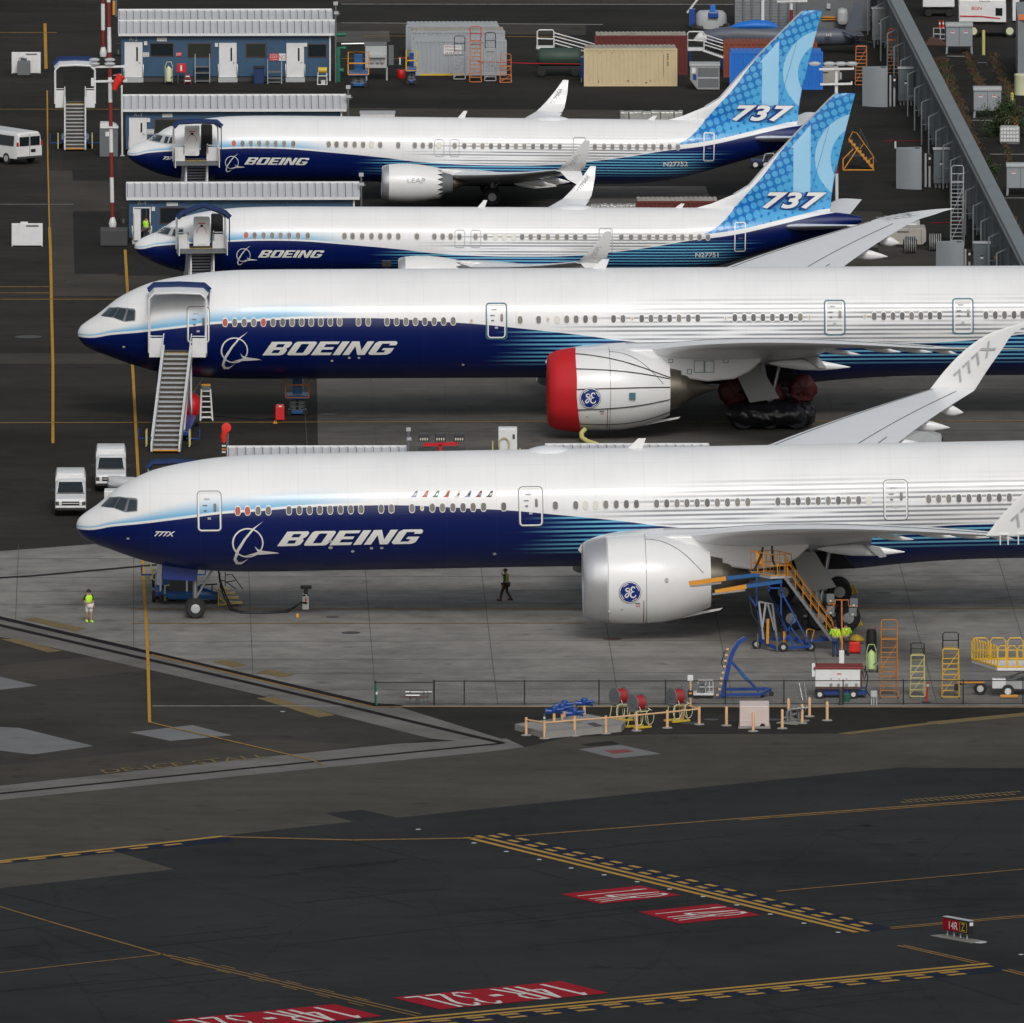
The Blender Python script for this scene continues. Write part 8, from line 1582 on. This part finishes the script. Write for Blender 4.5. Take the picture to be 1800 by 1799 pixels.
# tug under the farthest tail, pallets, cargo units
k_ = Kit('baggage_tug', 'small dark tow tug behind the farthest airliner tail', 'tug', 1345, 297); k_.box('tug_body', 'bellows', 1320, 1362, 282, 291, 0, 1.2, .05); k_.box('seat', 'black', 1340, 1350, 275, 283, .3, .9); k_.bars('roll_bar', 'lgrey', [[(1341,284),(1345,271),(1360,270),(1362,284)]], .05)
for x in (1328,1346): q = k_.q(x, 293); mb = MB(); mb.wheel((q.x,0,.26),.26,.2,16); o = mb.build('wheel', 'rubber', k_.t, 40); mb = MB(); mb.cyl((q.x,-.12,.26),(q.x,.05,.26),.15,None,12); mb.build('rim', 'white', o, 40)
def wrapped(label, x0, x1, y0, y1, mat, d, name='wrapped_load', cat='load'):
    k = Kit(name, label, cat, (x0+x1)/2, y1); a = k.q(x0,y1); b = k.q(x1,y0); ra = random.Random(int(x0)); mb = MB(); nx = 14
    for i in range(nx):
        u0 = a.x+(b.x-a.x)*i/nx; u1 = a.x+(b.x-a.x)*(i+1)/nx; mb.cbox(((u0+u1)/2, d/2, b.z*.5), (u1-u0+.02, d*ra.uniform(.9,1), b.z*ra.uniform(.86,1)), ra.uniform(-.08,.08), ra.uniform(-.05,.05))
    mb.build('wrapping', mat, k.t, bevel=.04); k.box('pallet', 'mgrey', x0, x1, y1-3, y1, 0, d); return k
wrapped('long silver wrapped load behind the farthest airliner', 1090, 1200, 197, 222, 'silverwrap', 1.2); wrapped('silver wrapped load behind the nearer narrow-body, below its white winglet', 1038, 1118, 361, 385, 'silverwrap', 1.2)
container('dark red container with a pale roof behind the nearer narrow-body', 1119, 1262, 354, 400, 'cont_red', 'cont_roof', YAW, None, True, 2.3)
k_ = Kit('white_roof_box', 'white flat-topped box rising behind the farthest airliner crown', 'box', 663, 245); k_.box('box_body', 'white', 633, 694, 200, 244, 0, 1.4); k_.box('rim','lgrey',632,695,199,201,-.04,1.44)
def cargo_pallet(label, x0, x1, y0, y1, d=2.2):
    k = Kit('cargo_crate', label, 'crate', (x0+x1)/2, y1, 'white cargo crates'); v = [k.q(*p) for p in ((x0+6,y1),(x0,y1-6),(x0,y0+3),(x0+2,y0),(x1-2,y0),(x1,y0+3),(x1,y1-6),(x1-6,y1))]; mb = MB(); mb.prism([(p.x, max(.02,p.z)) for p in v], 0, d); mb.build('crate_body', 'crate_white', k.t, bevel=.03); c = (x0+x1)/2; k.box('stencil', 'dgrey', c-8, c+12, y0+5, y0+7, -.02, -.003, 0); k.box('panel_line', 'lgrey', x0+8, x1-8, (y0+y1)/2+3, (y0+y1)/2+3.6, -.02, -.003, 0); k.box('edge_strip', 'mgrey', x1-9, x1-8, y0+2, y1-2, -.02, -.003, 0); return k
simple('crate_white', (.40,.38,.34), .6, 0, 0, .5, .8)
cargo_pallet('dirty white cargo crate behind the farthest fin', 1412, 1476, 122, 147); cargo_pallet('dirty white cargo crate right of the raised wing tip', 1543, 1628, 402, 431); k_ = Kit('sign_board_pair', 'pale box with two labels on the crate right of the wing tip', 'box', 1590, 428); k_.box('box_body', 'lgrey', 1560, 1617, 390, 402, 1.0, 2.0); k_.box('label_plate', 'white', 1579, 1591, 393, 399, .98, .997, 0); k_.box('label_plate', 'white', 1597, 1611, 393, 399, .98, .997, 0); k_.box('label_plate','mgrey',1563,1575,393,399,.98,.997,0)
for x, y, wh in ((1600,447,'left of the nearest curved shield'),(1644,443,'half hidden by the nearest curved shield')):
    k_ = Kit('strapped_bundle', 'strapped black and white bundle '+wh, 'bundle', x, y, 'strapped bundles'); mb = MB(); mb.lathe([(-.42,.3),(-.3,.5),(.3,.5),(.42,.3)], (0,.5,.5), 'X', 14); mb.build('bundle_body', 'black', k_.t, 50)
    for i in range(6): a = -.32+i*.13; MB().tube([(a,.5+.53*math.cos(R(q_)),.5+.53*math.sin(R(q_))) for q_ in range(0,361,30)], .03, 5).build('strap', 'silverwrap', k_.t, 50)
k_ = Kit('black_box', 'black box under the raised wing tip fairings', 'box', 1528, 453); k_.box('box_body', 'black', 1513, 1543, 436, 452, 0, 1.2, .04); k_.box('lid','dgrey',1512,1544,434,436.5,-.05,1.25)
# ------------------------------------------------------------------ between the wide-bodies
t3 = Kit('floodlight_bar', 'three black floodlights on a red bar behind the nearest airliner', 'floodlights', 775, 868); t3.bars('red_bar', 'red', [[(744,782),(805,780)]], .13, 0, 4); t3.bars('red_mast', 'red', [[(774,868),(774,782)]], .13, 0, 4)
for i, x in enumerate((745,774,807)):
    o = t3.box('floodlight', 'black', x-9, x+9, 768 if i < 2 else 767, 776, -.2, .4, .02); t3.box('floodlight_face', 'dgrey', x-8.5, x+8.5, 762, 768, -.1, .4)
    for j in range(4): t3.box('led', 'lens_clear', x-7+j*4, x-4.8+j*4, 770, 774.5, -.22, -.203, 0, o)
t3.bars('outrigger', 'dgrey', [[(735,792,.2),(818,792,.2)]], .25, 0, 4)
k_ = Kit('lamp_pair', 'floodlight heads rising above the crown of the red-covered airliner', 'floodlights', 705, 535); k_.bars('bar', 'black', [[(680,536),(680,471)],[(707,536),(707,471)],[(736,536),(736,471)]], .05)
for x in (680,707): o = k_.box('floodlight', 'black', x-8.5, x+8, 459, 470, 0, .4); k_.box('lamp_glass', 'winglass', x-7, x+7, 461, 468.5, -.02, -.003, 0, o)
o = k_.box('floodlight', 'black', 727, 746, 457, 470, 0, .5, .05)
for j in range(3): k_.box('led', 'lens_clear', 734+j*4, 736+j*4, 462, 466, -.02, -.003, 0, o)
k_ = Kit('hose_cabinet', 'white cabinet with a coiled hose behind the nearest airliner', 'cabinet', 893, 868); k_.box('cabinet_body', 'white', 876, 909, 754, 868, 0, 1.1, .03); pts = [k_.q(886+9*math.cos(R(a)), 782+12*math.sin(R(a)), -.08) for a in range(150, 400, 20)]; MB().tube(pts, .05, 6).build('hose_coil', 'hose', k_.t, 50); k_.box('switch','dgrey',901,905,764,772,-.03,-.003,0); k_.bars('side_rod','paleyellow',[[(914,868),(914,788)],[(866,868),(866,775)]],.04)
k_ = Kit('beacon_pole', 'grey pole with a red round beacon and red tail left of the white shed roof', 'beacon', 400, 880); k_.bars('pole', 'steel', [[(400,880),(400,760)]], .08); q = k_.q(398,752,-.1); MB().lathe([(-.1,.1),(-.08,.26),(.1,.26),(.2,.12)], (q.x,-.1,q.z), 'Y', 16).build('beacon_ring', 'cone', k_.t, 50)
mb = MB(); mb.tube([k_.q(396,758), k_.q(393,768), k_.q(394,778)], [.2,.17,.12], 10); mb.build('red_tail', 'cone', k_.t, 50)
for j, y in enumerate((783,789,794)): k_.box('clip', 'white' if j % 2 == 0 else 'orange2', 390, 397, y, y+2.5, -.05, .1, 0)
k_ = Kit('step_ladder', 'white A-frame stepladder near the boarding stairs of the red-covered airliner', 'ladder', 364, 741); k_.bars('rail', 'white', [[(354,684),(352,740)],[(370,684),(374,740)]], .05, 0, 4); k_.box('top_cap', 'orange', 352.5, 370, 676, 679, 0, .4); k_.box('head', 'mgrey', 354, 370, 679, 686, -.02, .3)
for i in range(6): y = 687+i*9.3; k_.box('rung', 'white', 353.5-i*.2, 370.5+i*.5, y, y+1.8, -.05, .1, 0)
k_.bars('back_leg', 'white', [[(355,684,.3),(354,738,1.2)],[(369,684,.3),(372,738,1.2)],[(352,740),(356,733),(370,733),(374,740)]], .03)
k_ = Kit('red_tool_bin', 'upright red bin right of the stepladder', 'bin', 492, 742); k_.box('bin_body', 'red', 484, 500, 715, 739, 0, .5, .04); k_.box('lid', 'red', 485, 499, 712, 715, .05, .45, .03); k_.box('label_plate', 'cream', 490, 495, 713.5, 716, -.02, -.003, 0)
for x in (486,498): q = k_.q(x, 741); MB().cyl((q.x-.03,.1,.06),(q.x+.03,.1,.06),.06,None,10).build('caster', 'black', k_.t, 50)
k_ = Kit('yellow_chock', 'small orange chock beside the upright red bin', 'chock', 484, 745); mb = MB(); mb.prism([(-.12,0),(.12,0),(.05,.16),(-.05,.16)], 0, .2); mb.build('wedge', 'orange', k_.t); MB().tube([(0,.0,.12),(0,-.1,.2),(.1,-.1,.1)],.012,5).build('cord','black',k_.t)
k_ = Kit('red_fuel_bowser', 'rounded red tank behind the tall boarding stairs', 'tank', 338, 742); mb = MB(); mb.lathe([(-.6,.05),(-.5,.55),(-.2,.75),(.2,.75),(.5,.55),(.6,.05)], (-.1,.6,.85), 'X', 20); mb.build('tank_body', 'red', k_.t, 50); k_.box('skid', 'yellow', 328, 350, 739, 743, .1, 1.1)
cb = MB(); cb.tube([G(376,731,.04), G(420,735,.04), G(455,738,.04), G(486,735,.04)], .04, 6); tag(cb.build('ground_cable', 'black', None, 50), 'black cable on the ground between the stepladder and the upright red bin', 'cable')
hs_ = MB(); Y0 = S7.loc.y-10; hs_.tube([at_y(1028,755,Y0), at_y(1022,762,Y0-.3), at_y(1023,770,Y0-.8), at_y(1034,777,Y0-1.4), at_y(1050,782,Y0-2.0)], .14, 10); tag(hs_.build('yellow_hose', 'paleyellow', None, 50), 'thick yellow hose curling below the red-covered engine', 'hose')
k_ = Kit('grey_slant_box', 'grey box with a slanted side above the nearest airliner crown', 'box', 1625, 860); mb = MB(); v = [k_.q(*p) for p in ((1580,860),(1582,775),(1620,758),(1655,768),(1656,860))]; mb.prism([(p.x,max(0,p.z)) for p in v], 0, 1.5); mb.build('box_body', 'lgrey', k_.t); k_.box('edge', 'black', 1655, 1658, 770, 776, -.02, .1, 0)
# ------------------------------------------------------------------ vehicles
def pickup(px, py, label, rz, toward=True):
    t = thing('pickup_truck', label, 'pickup truck', G(px, py), rz, 'white pickups with canopy beds'); t.scale = (1.05,1.05,1.07)     # nose faces -y
    w_ = 1.62/2
    def sect(y, z0, z1, ww, top=None, n=0): return [(-ww,y,z0),(ww,y,z0),(ww,y,z0+(z1-z0)*.7),(ww*(top or .96),y,z1),(-ww*(top or .96),y,z1),(-ww,y,z0+(z1-z0)*.7)]
    mb = MB(); mb.loft([sect(-.02,.42,.80,w_*.92), sect(.08,.38,.92,w_*.99), sect(.5,.36,.98,w_), sect(1.35,.36,1.06,w_), sect(1.4,.36,1.08,w_), sect(5.1,.4,1.08,w_), sect(5.2,.45,1.04,w_*.98)]); body = mb.build('body', 'white', t, 35, .03)
    mb = MB(); mb.loft([sect(1.25,1.0,1.05,w_*.97,.9), sect(1.95,1.0,1.60,w_*.95,.80), sect(2.2,1.0,1.66,w_*.95,.80), sect(2.95,1.0,1.64,w_*.95,.80)]); cab = mb.build('cab', 'white', t, 35, .02)
    mb = MB(); mb.add([(-w_*.84,1.30,1.09),(w_*.84,1.30,1.09),(w_*.74,1.88,1.56),(-w_*.74,1.88,1.56)], [(0,1,2,3)]); mb.v = [v+Vector((0,-.035,.03)) for v in mb.v]; mb.build('windscreen', 'glass', cab)
    for sx in (-1, 1): mb = MB(); mb.add([(sx*w_*.945,1.55,1.12),(sx*w_*.945,2.85,1.12),(sx*w_*.85,2.8,1.5),(sx*w_*.85,1.95,1.5)], [(0,1,2,3)]); mb.v = [v+Vector((sx*.02,0,0)) for v in mb.v]; mb.build('side_window', 'glass', cab)
    mb = MB(); mb.loft([sect(2.98,1.05,1.86,w_*.97,.90), sect(3.05,1.05,1.90,w_*.98,.90), sect(5.0,1.05,1.96,w_*.98,.90), sect(5.12,1.05,1.9,w_*.96,.90)]); mb.build('canopy', 'white', t, 35, .03); MB().box(-w_*.85,w_*.85,4.7,4.78,1.955,1.975).build('roof_strip', 'dgrey', t) if 0 else None
    MB().box(-.46,.46,-.05,.0,.60,.80).build('grille', 'black', t); MB().box(-.44,.44,-.06,-.05,.69,.72).build('grille_bar', 'white', t)
    for sx in (-1, 1): MB().box(sx*.74-.14 if sx > 0 else -.74-.05,(.74+.05) if sx > 0 else -.74+.14,-.06,.05,.62,.79).build('headlight', 'dgrey', t); MB().box(min(sx*.5,sx*.74),max(sx*.5,sx*.74),-.04,.02,.48,.56).build('fog_light', 'black', t)
    MB().box(-w_*.9,w_*.9,1.16,1.24,1.075,1.10).build('wiper_cowl', 'dgrey', t); MB().box(-w_*.92,w_*.92,-.055,.0,.585,.60).build('front_gap', 'dgrey', t); MB().box(-w_*.95,w_*.95,-.08,.02,.34,.46).build('bumper', 'black', t, bevel=.02); MB().box(-w_*.97,w_*.97,-.07,.02,.47,.58).build('bumper_trim', 'white', t, bevel=.02)
    for sx in (-1, 1):
        MB().box(min(sx*w_,sx*(w_+.26)),max(sx*w_,sx*(w_+.26)),1.5,1.6,1.08,1.26).build('wing_mirror', 'black', t, bevel=.02)
        for y in (.85, 4.25): mb = MB(); mb.wheel((0,0,0),.36,.24,20); mb.v = [Vector((v.y+sx*(w_-.1), v.x+y, v.z+.36)) for v in mb.v]; mb.build('wheel', 'rubber', t, 40)
        MB().tube([(sx*.5,1.25,1.1),(sx*.52,1.25,1.45)],.008,4).build('antenna','black',t)
    return t
pickup(124, 909, 'white pickup with canopy bed, the left and nearer one', R(1)); pickup(195, 866, 'white pickup with canopy bed, the right and farther one', R(1))
k_ = Kit('white_tow_machine', 'white machine with grey cover beside the nearest airliner nose', 'machine', 196, 893); k_.box('machine_body', 'white', 183, 206, 863, 888, 0, 1.2, .05)
for x in (187,202): q = k_.q(x, 890); mb = MB(); mb.wheel((q.x,0,.22),.22,.16,14); mb.build('wheel', 'rubber', k_.t, 40)
k_ = Kit('grey_covered_cart', 'cart under a crumpled grey cover between a pickup and the airliner nose', 'cart', 214, 868); mb = MB(); ra = random.Random(2); mb.lathe([(-.8,.1),(-.72,.36),(-.2,.42),(.3,.34),(.7,.36),(.82,.08)], (-.0,.4,.55), 'X', 14); mb.v = [v+Vector((ra.uniform(-.05,.05),ra.uniform(-.05,.05),ra.uniform(-.06,.06))) for v in mb.v]; mb.build('cover', 'lgrey', k_.t, 60); k_.box('base', 'mgrey', 194, 238, 861, 868, .2, .8)
def van(px, py, label, rz):
    t = thing('passenger_van', label, 'van', G(px, py), rz); w_ = 1.0      # rear faces -y
    def sect(y, z0, z1, ww, tw=.86): return [(-ww,y,z0),(ww,y,z0),(ww*1.0,y,1.15),(ww*tw,y,z1-.12),(ww*tw*.85,y,z1),(-ww*tw*.85,y,z1),(-ww*tw,y,z1-.12),(-ww,y,1.15)]
    mb = MB(); mb.loft([sect(0,.45,1.95,w_*.97), sect(.12,.4,2.05,w_), sect(4.1,.4,2.08,w_), sect(4.6,.4,1.9,w_), sect(5.2,.4,1.3,w_,.95), sect(5.75,.45,1.05,w_*.95,.95)]); b_ = mb.build('body', 'white', t, 35, .03)
    for sx in (-1, 1):
        MB().box(min(sx*.05,sx*.78),max(sx*.05,sx*.78),-.04,.03,1.2,1.78).build('rear_window', 'glass', t, bevel=.02)
        mb = MB(); mb.add([(sx*1.01,.3,1.2),(sx*1.01,3.2,1.2),(sx*.90,3.2,1.82),(sx*.90,.35,1.82)], [(0,1,2,3)]); mb.v = [v+Vector((sx*.02,0,0)) for v in mb.v]; mb.build('side_window', 'glass', t)
        MB().box(min(sx*.86,sx*.98),max(sx*.86,sx*.98),-.03,.05,1.2,1.45).build('tail_light', 'red', t)
        for y in (1.1, 4.6): mb = MB(); mb.wheel((0,0,0),.38,.26,20); mb.v = [Vector((v.y+sx*.88, v.x+y, v.z+.38)) for v in mb.v]; o = mb.build('wheel', 'rubber', t, 40); mb = MB(); mb.cyl((sx*.98,y,.38),(sx*1.03,y,.38),.2,None,14); mb.build('rim', 'lgrey', o, 40)
        MB().box(min(sx*1.0,sx*1.28),max(sx*1.0,sx*1.28),4.0,4.1,1.25,1.5).build('wing_mirror', 'white', t)
    MB().box(-.98,.98,-.12,.02,.42,.55).build('bumper', 'dgrey', t, bevel=.02); MB().box(.1,.45,-.03,.02,.78,.98).build('number_plate', 'black', t); MB().box(-.01,.01,-.01,.02,.6,1.9).build('door_gap', 'dgrey', t); return t
van(52, 290, 'white passenger van seen from behind at the left edge', R(38))
